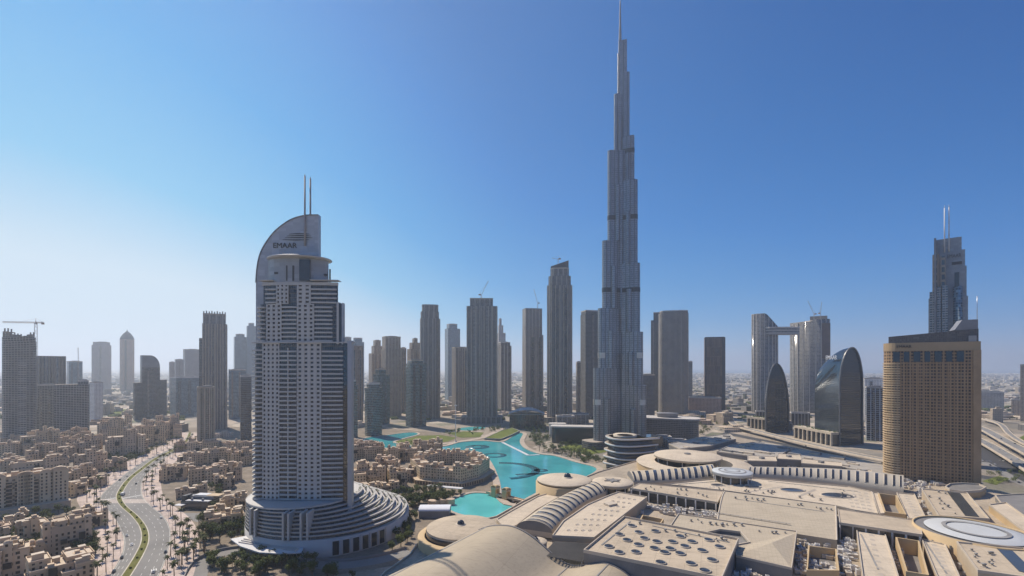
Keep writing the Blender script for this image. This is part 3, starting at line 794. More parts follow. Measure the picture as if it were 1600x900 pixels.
for y in (560, 631):  # plant bands on the wing noses, their bright reflection painted as a pale colour
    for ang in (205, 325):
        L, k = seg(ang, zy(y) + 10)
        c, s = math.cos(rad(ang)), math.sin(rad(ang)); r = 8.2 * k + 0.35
        b = MB(); b.prism([(c * x - s * q, s * x + c * q) for x, q in [(L - r - 1, -r)] + [(L - r + r * math.cos(rad(t)), r * math.sin(rad(t))) for t in range(-90, 91, 15)] + [(L - r - 1, r)]], zy(y), zy(y) + 10, 0, 0, bottom=True); part(b, 'bright_reflection_band', plain('pale_band_reflection', (0.62, 0.57, 0.50), 0.4, 0.3), needle)
for ang, ex in ((205, 70), (325, 62)):
    c, s = math.cos(rad(ang)), math.sin(rad(ang)); b = MB()
    b.prism([(c * x - s * y, s * x + c * y) for x, y in rrect(60, 40, 14, 5, ex - 22, 0)], 0, 13, 0, 1); part(b, 'base_pavilion', [FDK, M_ROOF], needle)

# ================================================================ the crescent-topped hotel tower
AY = 372.0; AX = xat(470, AY); K = AY / F
ax = lambda px: (px - 470) * K
az_ = lambda y: zat(y, AY)
axd = lambda px, d: xat(px, AY + d) - AX          # the same for pieces standing d metres behind the front
azd = lambda y, d: zat(y, AY + d)
crescent = thing('crescent_tower', 'white balconied hotel tower with a quarter crescent crown, twin masts and terraced round podium', 'tower', (AX, AY, 0))
M_SHADE = facade('balcony_back_glazing', (0.16, 0.155, 0.15), (0.030, 0.033, 0.038), 1.7, 3.61, 0.86, 0.8, gr=0.1, var=1.0)
M_APANEL = plain('silver_panel', (0.40, 0.40, 0.41), 0.38, 0.25, var=0.10)
M_AWALL = plain('white_render', (0.50, 0.478, 0.44), 0.6, var=0.07, scale=0.05)
def yfr(x): return 3.2 * (x / 40.0) ** 2            # the slightly bowed front
def bow(x0, x1, n=6, dy=0.0): return [(x0 + (x1 - x0) * i / n, yfr(x0 + (x1 - x0) * i / n) + dy) for i in range(n + 1)]
def strip(b, x0, x1, z0, z1, t, dy=0.0, n=5, mi=0):
    f = bow(x0, x1, n, dy); bk = [(x, y + t) for x, y in reversed(f)]
    b.prism(f + bk, z0, z1, mi, mi, bottom=True)
FLH = 3.61
def window_wall(name, x0, x1, z0, z1, cols, root):
    """a punched wall: piers and spandrels standing proud of the glazing"""
    b = MB(); nfl = int(round((z1 - z0) / FLH)); fh = (z1 - z0) / nfl
    bw = (x1 - x0) / cols; pw = bw * 0.52
    for c in range(cols + 1):
        a, e = x0 + bw * c - pw / 2, x0 + bw * c + pw / 2
        a, e = max(a, x0), min(e, x1)
        strip(b, a, e, z0, z1, 0.9, -0.9, 1)
    for i in range(nfl + 1):
        for c in range(cols):
            a, e = x0 + bw * c + pw / 2, x0 + bw * (c + 1) - pw / 2
            zc = z0 + i * fh; h = fh * 0.5
            za, zb = max(z0, zc - h / 2), min(z1, zc + h / 2)
            strip(b, a, e, za, zb, 0.82, -0.82, 1)
    return part(b, name, M_AWALL, root)
def balconies(name, x0, x1, z0, z1, proj, root, mid=False, side_=None):
    nfl = int(round((z1 - z0) / FLH)); fh = (z1 - z0) / nfl
    b = MB(); strip(b, x0, x1, -0.4, 0.9, proj, -proj, 6)
    if mid: strip(b, (x0 + x1) / 2 - 0.5, (x0 + x1) / 2 + 0.5, 0.9, fh - 0.4, proj * 0.8, -proj * 0.8, 1)
    first = None
    for i in range(nfl):
        if first is None: first = part(b, name, M_AWALL, root); first.location = (0, 0, z0 + 0.5)
        else: copy_part(first, root, (0, 0, z0 + 0.5 + i * fh))
    return nfl
def round_bay(name, cx, r, z0, z1, root, cy=7.0):
    nfl = int(round((z1 - z0) / FLH)); fh = (z1 - z0) / nfl
    b = MB(); P = [(cx + r * math.cos(rad(t)), cy + r * 1.25 * math.sin(rad(t))) for t in range(140, 321, 15)]
    Q = [(cx + (r - 1.9) * math.cos(rad(t)), cy + (r - 1.9) * 1.25 * math.sin(rad(t))) for t in range(320, 139, -15)]
    b.prism(P + Q, -0.4, 0.85, bottom=True)
    first = None
    for i in range(nfl):
        if first is None: first = part(b, name, M_AWALL, root); first.location = (0, 0, z0 + 0.5)
        else: copy_part(first, root, (0, 0, z0 + 0.5 + i * fh))
    b = MB(); b.prism([(cx + (r - 1.8) * math.cos(rad(t)), cy + (r - 1.8) * 1.25 * math.sin(rad(t))) for t in range(0, 360, 15)], z0, z1, 0, 1); part(b, 'rounded_core', [M_SHADE, M_AWALL], root)
Z1, Z2, Z3, Z4, Z5 = az_(781), az_(536), az_(475), az_(441), az_(402)
# glazed cores
b = MB(); f = bow(ax(397), ax(542), 10); b.prism(f + [(ax(516), 34), (ax(397), 34)], 30, Z2, 0, 1); part(b, 'glazed_shaft', [M_SHADE, M_AWALL], crescent)
b = MB(); f = bow(ax(406), ax(526), 8, 0.6); b.prism(f + [(ax(505), 30), (ax(406), 30)], Z2, Z3, 0, 1); part(b, 'glazed_shaft', [M_SHADE, M_AWALL], crescent)
b = MB(); f = bow(ax(409), ax(526.5), 8, 0.6); b.prism(f + [(ax(506), 28), (ax(409), 28)], Z3, Z4, 0, 1); part(b, 'glazed_shaft', [M_SHADE, M_AWALL], crescent)
# shaft bays
round_bay('rounded_balcony', ax(401), 6.2, Z1, Z2 - 3, crescent)
window_wall('punched_wall', ax(408.5), ax(436.5), Z1, Z2, 4, crescent)
balconies('bay_balcony', ax(437), ax(464), Z1, Z2 - 4, 1.5, crescent, True)
window_wall('punched_wall', ax(464.5), ax(502), Z1, Z2, 4, crescent)
balconies('wide_balcony', ax(503), ax(535), Z1, Z2 - 4, 1.5, crescent)
b = MB(); strip(b, ax(535.5), ax(542.8), 30, Z2, 1.0, -0.6, 3); part(b, 'dark_glass_edge', facade('edge_glazing', (0.05, 0.05, 0.05), (0.02, 0.022, 0.026), 1.2, 3.61, 0.9, 0.9, gr=0.05, gspec=0.9), crescent)
b = MB(); b.box(ax(546.4), 2.2, 24, 3.4, 5.2, Z2 + 2 - 24); part(b, 'blade_wall', M_APANEL, crescent)
b = MB(); strip(b, ax(392), ax(551), Z2, Z2 + 1.0, 5, -2.6, 10); part(b, 'ledge', M_AWALL, crescent)
# upper bays
round_bay('rounded_balcony', ax(407), 4.4, Z2 + 1, Z3, crescent, 5)
window_wall('punched_wall', ax(415), ax(440), Z2 + 1.02, Z3 - 0.02, 3, crescent)
balconies('bay_balcony', ax(440.5), ax(464), Z2 + 1, Z3, 1.5, crescent)
window_wall('punched_wall', ax(464.5), ax(491), Z2 + 1.02, Z3 - 0.02, 3, crescent)
balconies('wide_balcony', ax(492), ax(519), Z2 + 1, Z3, 1.5, crescent)
b = MB(); b.box(ax(531), 3, Z2 - 1, 4.2, 5, Z3 - Z2 + 1.5); part(b, 'glass_fin', M_GLASSD, crescent)
b = MB(); b.box(ax(527.6), 2.4, Z2 - 1, 1.8, 5, Z3 - Z2 + 2.5); part(b, 'white_fin', M_AWALL, crescent)
b = MB(); b.box(ax(534.6), 2.4, Z2 - 1, 0.7, 5, Z3 - Z2 + 2); part(b, 'white_fin', M_APANEL, crescent)
balconies('short_balcony', ax(414), ax(431), Z3 + 0.5, Z4 - 3, 1.3, crescent)
window_wall('punched_wall', ax(431.5), ax(451), Z3 + 0.02, Z4 - 1, 3, crescent)
window_wall('punched_wall', ax(464.5), ax(486), Z3 + 0.02, Z4 - 1, 2, crescent)
balconies('wide_balcony', ax(487), ax(525), Z3 + 0.5, Z4 - 3, 1.4, crescent)
b = MB(); strip(b, ax(408), ax(526.5), Z4 - 2.4, Z4, 2, -0.7, 8); part(b, 'cornice', M_AWALL, crescent)
for a, c in ((405, 428), (486, 529)):
    b = MB(); strip(b, ax(a), ax(c), Z4 + 1.2, Z4 + 1.8, 7, -3, 5); part(b, 'roof_canopy', M_AWALL, crescent)
# drum with louvred panels
dr = [(axd(466.5, 12.5) + 24.9 * math.cos(rad(t)), 12.5 + 13.5 * math.sin(rad(t))) for t in range(0, 360, 8)]
M_DRUM = facade('drum_panels', (0.33, 0.335, 0.345), (0.30, 0.305, 0.315), 5.5, 3.3, 0.97, 0.93, gr=0.4, wr=0.4, var=0.15)
b = MB(); b.prism(dr, Z4, Z5, 0, 1); part(b, 'drum', [M_DRUM, M_AWALL], crescent)
for a, c in ((448, 450), (458, 460.5), (505, 507)):
    b = MB(); xx = ax((a + c) / 2); yy = 12.5 - 13.5 * math.sqrt(max(0, 1 - ((xx - axd(466.5, 12.5)) / 24.9) ** 2)); b.box(xx, yy, Z4 + 1, (c - a) * K, 0.9, Z5 - Z4 - 8); part(b, 'dark_slot', M_DARK, crescent)
b = MB(); xx = ax(477); b.box(xx, -0.7, Z4 + 1, 8.5, 1.6, Z5 - Z4 - 3); part(b, 'drum_window', M_GLASSD, crescent)
for a, c in ((428, 437), (495, 505)):
    b = MB(); xx = ax((a + c) / 2); yy = 12.5 - 13.5 * math.sqrt(max(0, 1 - ((xx - axd(466.5, 12.5)) / 24.9) ** 2)); b.box(xx, yy + 0.6, Z4 + 7, (c - a) * K, 1.6, 1.5); part(b, 'vent_slot', M_DARK, crescent)
b = MB(); b.lathe([(0, Z5 + 2.2), (15, Z5 + 2.1), (26, Z5 + 0.7), (26.4, Z5 + 0.1), (24, Z5 - 0.6), (0, Z5 - 0.6)], axd(468.5, 11), 11, n=48, sy=0.72); part(b, 'roof_disc', M_APANEL, crescent)
# the crescent plate behind
sail_px = [(399.8, 534), (399.8, 441), (402, 415), (407.5, 393.5), (417, 376.5), (429.7, 360.5), (446, 347.5), (458, 341), (468, 337.8), (480, 335.6), (497.5, 335.2), (497.5, 398), (497.5, 470), (497.5, 534)]
sail = smooth_line([(axd(x, 12), azd(y, 12)) for x, y in sail_px[1:11]], 4)
sail = [(axd(399.8, 12), az_(536))] + sail + [(axd(497.5, 12), az_(536))]
b = MB(); y0, y1 = 12.0, 17.0
b.face([(x, y0, z) for x, z in sail], [(x, z) for x, z in sail], 0); b.face([(x, y1, z) for x, z in reversed(sail)], None, 0)
for i in range(len(sail)):
    j = (i + 1) % len(sail); b.face([(sail[i][0], y0, sail[i][1]), (sail[j][0], y0, sail[j][1]), (sail[j][0], y1, sail[j][1]), (sail[i][0], y1, sail[i][1])], None, 1)
part(b, 'crescent_plate', [facade('crescent_panels', (0.43, 0.43, 0.44), (0.405, 0.405, 0.415), 6, 2.5, 0.985, 0.96, gr=0.36, wr=0.36, var=0.12), M_APANEL], crescent)
b = MB()
rim = sail[1:-1]
for p, q in zip(rim[:-1], rim[1:]): b.beam((p[0], y0 - 0.25, p[1] - 0.3), (q[0], y0 - 0.25, q[1] - 0.3), 0.6, 0.8)
part(b, 'crescent_rim', M_GREY, crescent)
for x, yt, ybm in ((476.4, 272, 384), (485, 276, 336)):
    xx = axd(x, 11); zz = lambda q: azd(q, 11)
    b = MB(); b.bar((xx, 10.9, zz(ybm)), (xx, 10.9, zz(334)), 0.8, 8); b.bar((xx, 10.9, zz(334)), (xx, 10.9, zz(yt + 4)), 0.8, 8, 0.7); b.bar((xx, 10.9, zz(yt + 4)), (xx, 10.9, zz(yt)), 0.65, 8, 0.05)
    part(b, 'mast', plain('mast_paint', (0.30, 0.27, 0.26), 0.5), crescent)
def lettering(txt, name, mat, root, x, y, z, height, width, rz=0.0, ext=0.25):
    cu = bpy.data.curves.new(name, 'FONT'); cu.body = txt; cu.size = 1; cu.extrude = ext; cu.align_x = 'CENTER'
    o = bpy.data.objects.new(name, cu); C.objects.link(o)
    bpy.context.view_layer.update()
    me = bpy.data.meshes.new_from_object(o.evaluated_get(bpy.context.evaluated_depsgraph_get()))
    bpy.data.objects.remove(o); bpy.data.curves.remove(cu)
    xs = [v.co.x for v in me.vertices]; ys = [v.co.y for v in me.vertices]
    kx, ky = width / (max(xs) - min(xs)), height / (max(ys) - min(ys))
    for v in me.vertices: v.co = ((v.co.x - (max(xs) + min(xs)) / 2) * kx, v.co.z * -1.0, (v.co.y - min(ys)) * ky)
    me.materials.append(mat)
    o = bpy.data.objects.new(name, me); C.objects.link(o); o.parent = root; o.location = (x, y, z); o.rotation_euler = (0, 0, rz)
    return o
M_SIGN = plain('sign_black', (0.03, 0.03, 0.035), 0.5)
lettering('EMAAR', 'sign_letters', M_SIGN, crescent, axd(445.8, 12), y0 - 0.5, azd(387.6, 12), 8.2 * K, 38 * K)
b = MB()
for (xa, xb, y, sag) in ((452, 484, 366.0, 0.8), (449, 486, 368.8, 0.5), (446, 488, 371.6, 0.2), (442, 483, 374.6, -0.5)):
    n_ = 10; pts = [(axd(xa + (xb - xa) * i / n_, 12), azd(y - sag * math.sin(math.pi * i / n_), 12)) for i in range(n_ + 1)]
    for i in range(n_):
        t0 = 0.9 * math.sin(math.pi * (i + 0.5) / n_) + 0.15
        b.beam((pts[i][0], y0 - 0.4, pts[i][1]), (pts[i + 1][0], y0 - 0.4, pts[i + 1][1]), 0.5, t0 * 0.62)
part(b, 'sign_emblem', M_SIGN, crescent)

# podium: rings that share one tangent at the front left and step back on the right
def pod(R_, n=72):
    t = (R_ - 46.0) / 22.0                                # from the top terrace (46 m) to the base (68 m)
    cx, cy = -179 + 16 * t - AX, 397 + 14 * t - AY
    return [(cx + R_ * math.cos(2 * math.pi * i / n), cy + R_ * math.sin(2 * math.pi * i / n)) for i in range(n)]
def podc(R_):
    t = (R_ - 46.0) / 22.0
    return -179 + 16 * t - AX, 397 + 14 * t - AY
M_APARA = plain('podium_render', (0.42, 0.40, 0.37), 0.65, var=0.12)
ZB = 14.0; PH = (Z1 - 1.0 - ZB) / 8
b = MB(); b.prism(pod(68), 0, ZB, 0, 1, sm=True); part(b, 'base_wall', [M_AWALL, M_AWALL], crescent)
for k in range(8):
    R_ = 67.2 - 3.0 * k
    b = MB(); b.prism(pod(R_ - 1.9), ZB + PH * k, ZB + PH * (k + 1), 0, 1, sm=True); part(b, 'recessed_storey', [facade('podium_glazing', (0.07, 0.07, 0.07), (0.018, 0.02, 0.024), 3.4, 3.6, 0.86, 0.9, gr=0.15), M_PALE], crescent)
    b = MB(); o, i_ = pod(R_), pod(R_ - 1.2)
    zz0, zz1 = ZB + PH * (k + 1) - 0.5, ZB + PH * (k + 1) + 0.8
    for i in range(len(o)):
        j = (i + 1) % len(o)
        b.face([(*o[i], zz0), (*o[j], zz0), (*o[j], zz1), (*o[i], zz1)], None, 0, True); b.face([(*o[i], zz1), (*o[j], zz1), (*i_[j], zz1), (*i_[i], zz1)])
        b.face([(*i_[j], zz0), (*i_[i], zz0), (*i_[i], zz1), (*i_[j], zz1)]); b.face([(*o[j], zz0), (*o[i], zz0), (*i_[i], zz0), (*i_[j], zz0)])
    part(b, 'terrace_parapet', M_APARA, crescent)
    # terrace planting on the stepped side
    rr = random.Random(k)
    b = MB(); cx, cy = podc(R_)
    for j in range(14):
        t = rad(rr.uniform(-35, 45)); q = R_ - 1.9 - rr.random() * 0.5
        x, y, z, s = cx + q * math.cos(t), cy + q * math.sin(t), zz1 - 0.6, rr.uniform(0.5, 1.1)
        for m_ in range(5):
            dx, dy, dz = rr.uniform(-s, s), rr.uniform(-s, s), rr.uniform(0, 1.6 * s)
            b.face([(x + dx - .4, y + dy, z + dz), (x + dx + .4, y + dy - .3, z + dz + .2), (x + dx + .2, y + dy + .4, z + dz + .7)])
    part(b, 'terrace_planting', plain('planter_green', (0.05, 0.075, 0.02), 0.9), crescent)
for px in (407, 418, 469, 477, 495, 504):       # piers between the podium balconies
    xx = (px - 470) * K * 0.965 + 0.5
    cx, cy = podc(60); yy = cy - math.sqrt(60 ** 2 - (xx - cx) ** 2)
    b = MB(); b.box(xx, yy + 2.0, ZB, 1.4, 11, Z1 - 2 - ZB); part(b, 'podium_pier', M_AWALL, crescent)
b = MB(); P = [(podc(46)[0] + 46.4 * math.cos(rad(t)), podc(46)[1] + 46.4 * math.sin(rad(t))) for t in range(0, 360, 6)]
b.prism(P, Z1 - 1.6, Z1 - 0.4, 0, 0, bottom=True); part(b, 'podium_canopy', M_AWALL, crescent)
for k in range(6):                                # tall dark panels on the base wall
    t = rad(-66 + k * 6.4); cx, cy = podc(68)
    b = MB(); b.box(cx + 68 * math.cos(t), cy + 68 * math.sin(t), 1.0, 4.6, 0.5, 10.6, t + rad(90)); part(b, 'base_panel', M_GLASSD, crescent)
    b = MB(); t2 = t + rad(3.2); b.box(cx + 68.2 * math.cos(t2), cy + 68.2 * math.sin(t2), 0.5, 0.7, 0.9, 12.4, t2 + rad(90)); part(b, 'base_pilaster', M_AWALL, crescent)
# entrance canopy: white slatted deck on columns
cp = [W(360, 843, 8.5), W(395, 836, 8.5), W(440, 851, 8.5), W(474, 857, 8.5), W(471, 864, 8.5), W(440, 866, 8.5), W(405, 864, 8.5), W(375, 854, 8.5)]
canopy = thing('entrance_canopy', 'flat white slatted canopy over the hotel entrance below the terraced podium', 'canopy', (*W(410, 855, 8.5), 0))
b = MB(); b.prism(ccw(cp), 8.2, 9.0, 0, 0, bottom=True); part(b, 'deck', M_WHITE, canopy, canopy.location)
c0, c1 = Vector(W(362, 843, 9)), Vector(W(472, 862, 9)); dv = (c1 - c0)
for k in range(3):
    b = MB(); s_ = Vector((0.0, 4.0 - 3.4 * k)); p, q = c0 + dv * 0.14 + s_, c0 + dv * 0.93 + s_ * 0.6; b.beam((p.x, p.y, 9.4), (q.x, q.y, 9.4), 0.9, 0.8); part(b, 'slat_beam', M_PALE, canopy, canopy.location)
for fr in (0.12, 0.4, 0.68, 0.92):
    b = MB(); p = c0 + dv * fr; b.bar((p.x, p.y + 1, 0), (p.x, p.y + 1, 8.2), 0.45, 8); part(b, 'column', M_WHITE, canopy, canopy.location)
# ================================================================ the mall: roofs, rotundas, vaults, courts
M_MROOF = None
def roof_mat(name, col, pitch=6.0, seam=0.03, var=0.24):
    col = sc3(col, 0.88)
    """membrane / standing-seam roofing: faint panel joints, water stains, dust"""
    n = NT(name); p = n.pos()
    sp = n.n('ShaderNodeSeparateXYZ'); n.link(p, sp.inputs[0])
    u = n.m('FRACT', n.m('DIVIDE', n.m('ADD', sp.outputs[0], n.m('MULTIPLY', sp.outputs[1], -0.45)), pitch))
    v = n.m('FRACT', n.m('DIVIDE', n.m('ADD', sp.outputs[1], n.m('MULTIPLY', sp.outputs[0], 0.45)), pitch * 1.7))
    j = n.m('MAXIMUM', n.m('LESS_THAN', u, seam), n.m('LESS_THAN', v, seam))
    f = n.m('ADD', n.m('MULTIPLY', n.noise(p, 0.035, 5, 0.6), 0.6), n.m('MULTIPLY', n.noise(p, 0.5, 4, 0.7), 0.4))
    c = n.ramp(f, [(0.30, sc3(col, 1 - var * 1.3)), (0.5, col), (0.7, sc3(col, 1 + var * 0.6))])
    mp = n.n('ShaderNodeMapping'); n.link(p, mp.inputs['Vector']); mp.inputs['Rotation'].default_value = (0, 0, 0.45); mp.inputs['Scale'].default_value = (0.05, 0.6, 1)
    st = n.rng(n.noise(mp.outputs[0], 1.0, 4, 0.7), 0.5, 0.72, 0.0, 0.42)
    c = n.mix(st, c, sc3(col, 0.55))
    pt = n.n('ShaderNodeTexVoronoi'); n.link(p, pt.inputs['Vector']); pt.inputs['Scale'].default_value = 0.09; pc = n.n('ShaderNodeSeparateColor'); n.link(pt.outputs['Color'], pc.inputs[0])
    c = n.mix(n.rng(pc.outputs[0], 0.8, 1.0, 0.0, 0.3), c, sc3(col, 0.72))                  # patched panels
    c = n.mix(n.m('MULTIPLY', j, 0.45), c, sc3(col, 0.45))
    return n.out(c, 0.75, None, 0.25)
M_MROOF = roof_mat('cream_membrane_roof', (0.63, 0.53, 0.40))
M_MROOF2 = roof_mat('tan_membrane_roof', (0.54, 0.445, 0.325), 9)
M_SEAM = roof_mat('standing_seam_roof', (0.52, 0.44, 0.325), 2.6, 0.05, 0.1)
M_VAULT = roof_mat('vault_roof', (0.56, 0.485, 0.37), 12, 0.012, 0.08)
M_RIM = plain('roof_kerb', (0.50, 0.43, 0.34), 0.7, var=0.12)
M_MWALL = plain('mall_wall', (0.46, 0.37, 0.26), 0.8, var=0.15)
M_GWALL = plain('gold_render_wall', (0.52, 0.38, 0.21), 0.75, var=0.12)
M_SHADEW = plain('shade_grey_panel', (0.20, 0.19, 0.18), 0.7)  # grey for dark parts; on the shadowed hall walls it paints in their shade
M_SKYL = plain('skylight_glass', (0.030, 0.034, 0.045), 0.1, spec=0.6, var=0.3, scale=0.5)
M_BLUED = plain('bluish_white_membrane', (0.50, 0.52, 0.52), 0.5, var=0.08)
M_DECK = roof_mat('service_deck', (0.46, 0.385, 0.29), 5, 0.05, 0.3)
M_LOUV = plain('louvre_grey', (0.26, 0.25, 0.235), 0.6)
DZ = 21.0
def cen(P): return (sum(p[0] for p in P) / len(P), sum(p[1] for p in P) / len(P))
def rim(b, P, z0, z1, t=0.6, mi=0):
    P = ccw(P); Q = offset_ring(P, -t); n = len(P)
    for i in range(n):
        j = (i + 1) % n
        b.face([(*P[i], z0), (*P[j], z0), (*P[j], z1), (*P[i], z1)], None, mi); b.face([(*P[i], z1), (*P[j], z1), (*Q[j], z1), (*Q[i], z1)], None, mi)
        b.face([(*Q[j], z0), (*Q[i], z0), (*Q[i], z1), (*Q[j], z1)], None, mi)
HALLS = []
def roof_block(name, label, px, z, roofm=None, wallm=None, zb=DZ - 1, kerb=0.9, cat='mall roof', world=False, group=None):
    P = ccw(px if world else WL(px, z)); c = cen(P)
    HALLS.append(P)
    root = thing(name, label, cat, (c[0], c[1], zb), 0, group)
    b = MB(); b.prism(P, zb, z, 0, 1); part(b, 'hall_body', [wallm or M_MWALL, roofm or M_MROOF], root, root.location)
    if kerb:
        b = MB(); rim(b, [(x, y) for x, y in offset_ring(P, 0.15)], z - 0.6, z + kerb, 0.75); part(b, 'roof_kerb', M_RIM, root, root.location)
    return root, P
def disc_thing(name, label, px, py, rpx, z, zb, th=2.4, roofm=None, rimm=None, wallm=None, sx=1.0, cat='rotunda', inner=0.8, under=True):
    Y = F * (H - z) / (py - HY); X = xat(px, Y); r = rpx * Y / F
    root = thing(name, label, cat, (X, Y, zb))
    b = MB(); b.lathe([(0, z + r * 0.035), (r * 0.55, z + r * 0.025), (r * 0.985, z), (r, z - 0.3)], X, Y, 64, 0, True); part(b, 'disc_roof', roofm or M_MROOF, root, root.location)
    b = MB(); b.lathe([(r, z - 0.3), (r * 0.995, z - th), (r * 0.93, z - th - 0.2)], X, Y, 64, 0, True); part(b, 'fascia', rimm or M_RIM, root, root.location)
    if under:
        b = MB(); b.lathe([(r * inner, z - th), (r * inner, zb)], X, Y, 48, 0, True); part(b, 'clerestory', wallm or M_GLASSD, root, root.location)
        for k in range(12):
            t = 2 * math.pi * k / 12; b = MB(); b.bar((X + r * 0.9 * math.cos(t), Y + r * 0.9 * math.sin(t), zb), (X + r * 0.9 * math.cos(t), Y + r * 0.9 * math.sin(t), z - th), 0.5, 6); part(b, 'column', M_WHITE, root, root.location)
    return root, X, Y, r
def ball_top(root, X, Y, z, r):
    b = MB(); b.lathe([(r * 1.5, z), (r * 1.4, z + r * 0.25), (r * 1.02, z + r * 0.3)], X, Y, 24); part(b, 'dome_kerb', M_RIM, root, root.location)
    b = MB(); b.lathe([(r, z + r * 0.2), (r * 0.98, z + r * 0.55), (r * 0.8, z + r * 0.95), (r * 0.45, z + r * 1.25), (0, z + r * 1.35)], X, Y, 24); part(b, 'glass_dome', M_SKYL, root, root.location)

# ---- deck that carries everything
deck_px = [(540, 960), (600, 896), (640, 868), (655, 845), (700, 826), (775, 808), (815, 785), (850, 768), (900, 752), (935, 738), (990, 722), (1060, 704), (1150, 692), (1260, 704), (1330, 718), (1410, 735), (1480, 757), (1560, 768), (1680, 800), (1700, 990)]
Pd = ccw(WL(deck_px, DZ)); Pd = [p for p in Pd]
mall = thing('mall_podium', 'broad sand coloured podium deck carrying all the mall roofs', 'mall', (*cen(Pd), 0))
b = MB(); b.prism(Pd, 0, DZ, 0, 1); part(b, 'podium', [facade('podium_wall_bays', (0.40, 0.32, 0.23), (0.05, 0.045, 0.04), 5, 7, 0.5, 0.6), M_DECK], mall, mall.location)
b = MB(); rim(b, Pd, DZ - 0.5, DZ + 1.2, 0.8); part(b, 'deck_parapet', M_RIM, mall, mall.location)

# ---- dotted hall
root, P = roof_block('dotted_hall', 'big flat roofed hall dotted with round dark skylights in the foreground', [(975, 809), (1154, 844), (1128, 906), (912, 862)], 34, M_MROOF2, M_SHADEW, 18, 1.4)
for x, y in ((302, 625), (430, 655), (235, 672), (340, 661), (277, 703), (370, 693), (178, 737), (338, 728), (437, 711), (234, 769), (324, 767), (425, 747), (522, 712), (565, 683), (628, 711), (719, 702), (590, 736), (510, 749), (480, 769), (564, 775), (683, 759), (777, 739), (459, 824), (622, 829), (737, 810), (698, 868)):
    X, Y = W(900 + x / 3.463, 640 + y / 3.463, 34.6)
    b = MB(); b.lathe([(3.2, 34.0), (3.2, 34.7), (2.75, 34.75), (2.7, 34.45)], X, Y, 24); k = part(b, 'skylight_kerb', plain('skylight_kerb', (0.40, 0.35, 0.28), 0.7), root, root.location)
    b = MB(); b.lathe([(2.72, 34.5), (1.6, 34.8), (0, 34.95)], X, Y, 20); b.build('skylight_glass', M_SKYL, k, root.location)
# ---- wedge roof with rows of hatches
def hatch(b, x, y, z, ang, w=2.6, d=1.5, h=0.75):
    c, s = math.cos(ang), math.sin(ang); q = lambda u, v, k: (x + c * u - s * v, y + s * u + c * v, z + k)
    a = [q(-w / 2, -d / 2, 0), q(w / 2, -d / 2, 0), q(w / 2, d / 2, 0), q(-w / 2, d / 2, 0), q(-w / 2, d / 2, h), q(w / 2, d / 2, h)]
    b.face([a[0], a[1], a[5], a[4]]); b.face([a[1], a[2], a[5]]); b.face([a[2], a[3], a[4], a[5]]); b.face([a[3], a[0], a[4]])
def hatches(root, quad, nu, nv, z, ang, zo=0.0):
    """rows of roof hatches spread over a quad of survey points"""
    A, B, C_, D = [Vector(W(x, y, z)) for x, y in quad]
    for i in range(nu):
        for j in range(nv):
            u, v = (i + 0.5) / nu, (j + 0.5) / nv
            p = (A * (1 - u) + B * u) * (1 - v) + (D * (1 - u) + C_ * u) * v
            b = MB(); hatch(b, p.x, p.y, z + zo, ang); part(b, 'roof_hatch', M_RIM, root, root.location)
root, P = roof_block('hatched_roof', 'wedge shaped cream roof with rows of small hatches beside the ribbed barrel vault', [(966, 769.5), (1011, 777.5), (928, 841), (863, 838), (880, 815), (918, 789), (948, 776)], 30)
hatches(root, [(968, 774), (1000, 779), (922, 834), (876, 834)], 4, 8, 30, 0.6, 0.02)
b = MB(); X, Y = W(954, 789, 30); b.box(X, Y, 30, 9, 7, 1.6, 0.5); part(b, 'roof_cabin', M_RIM, root, root.location)

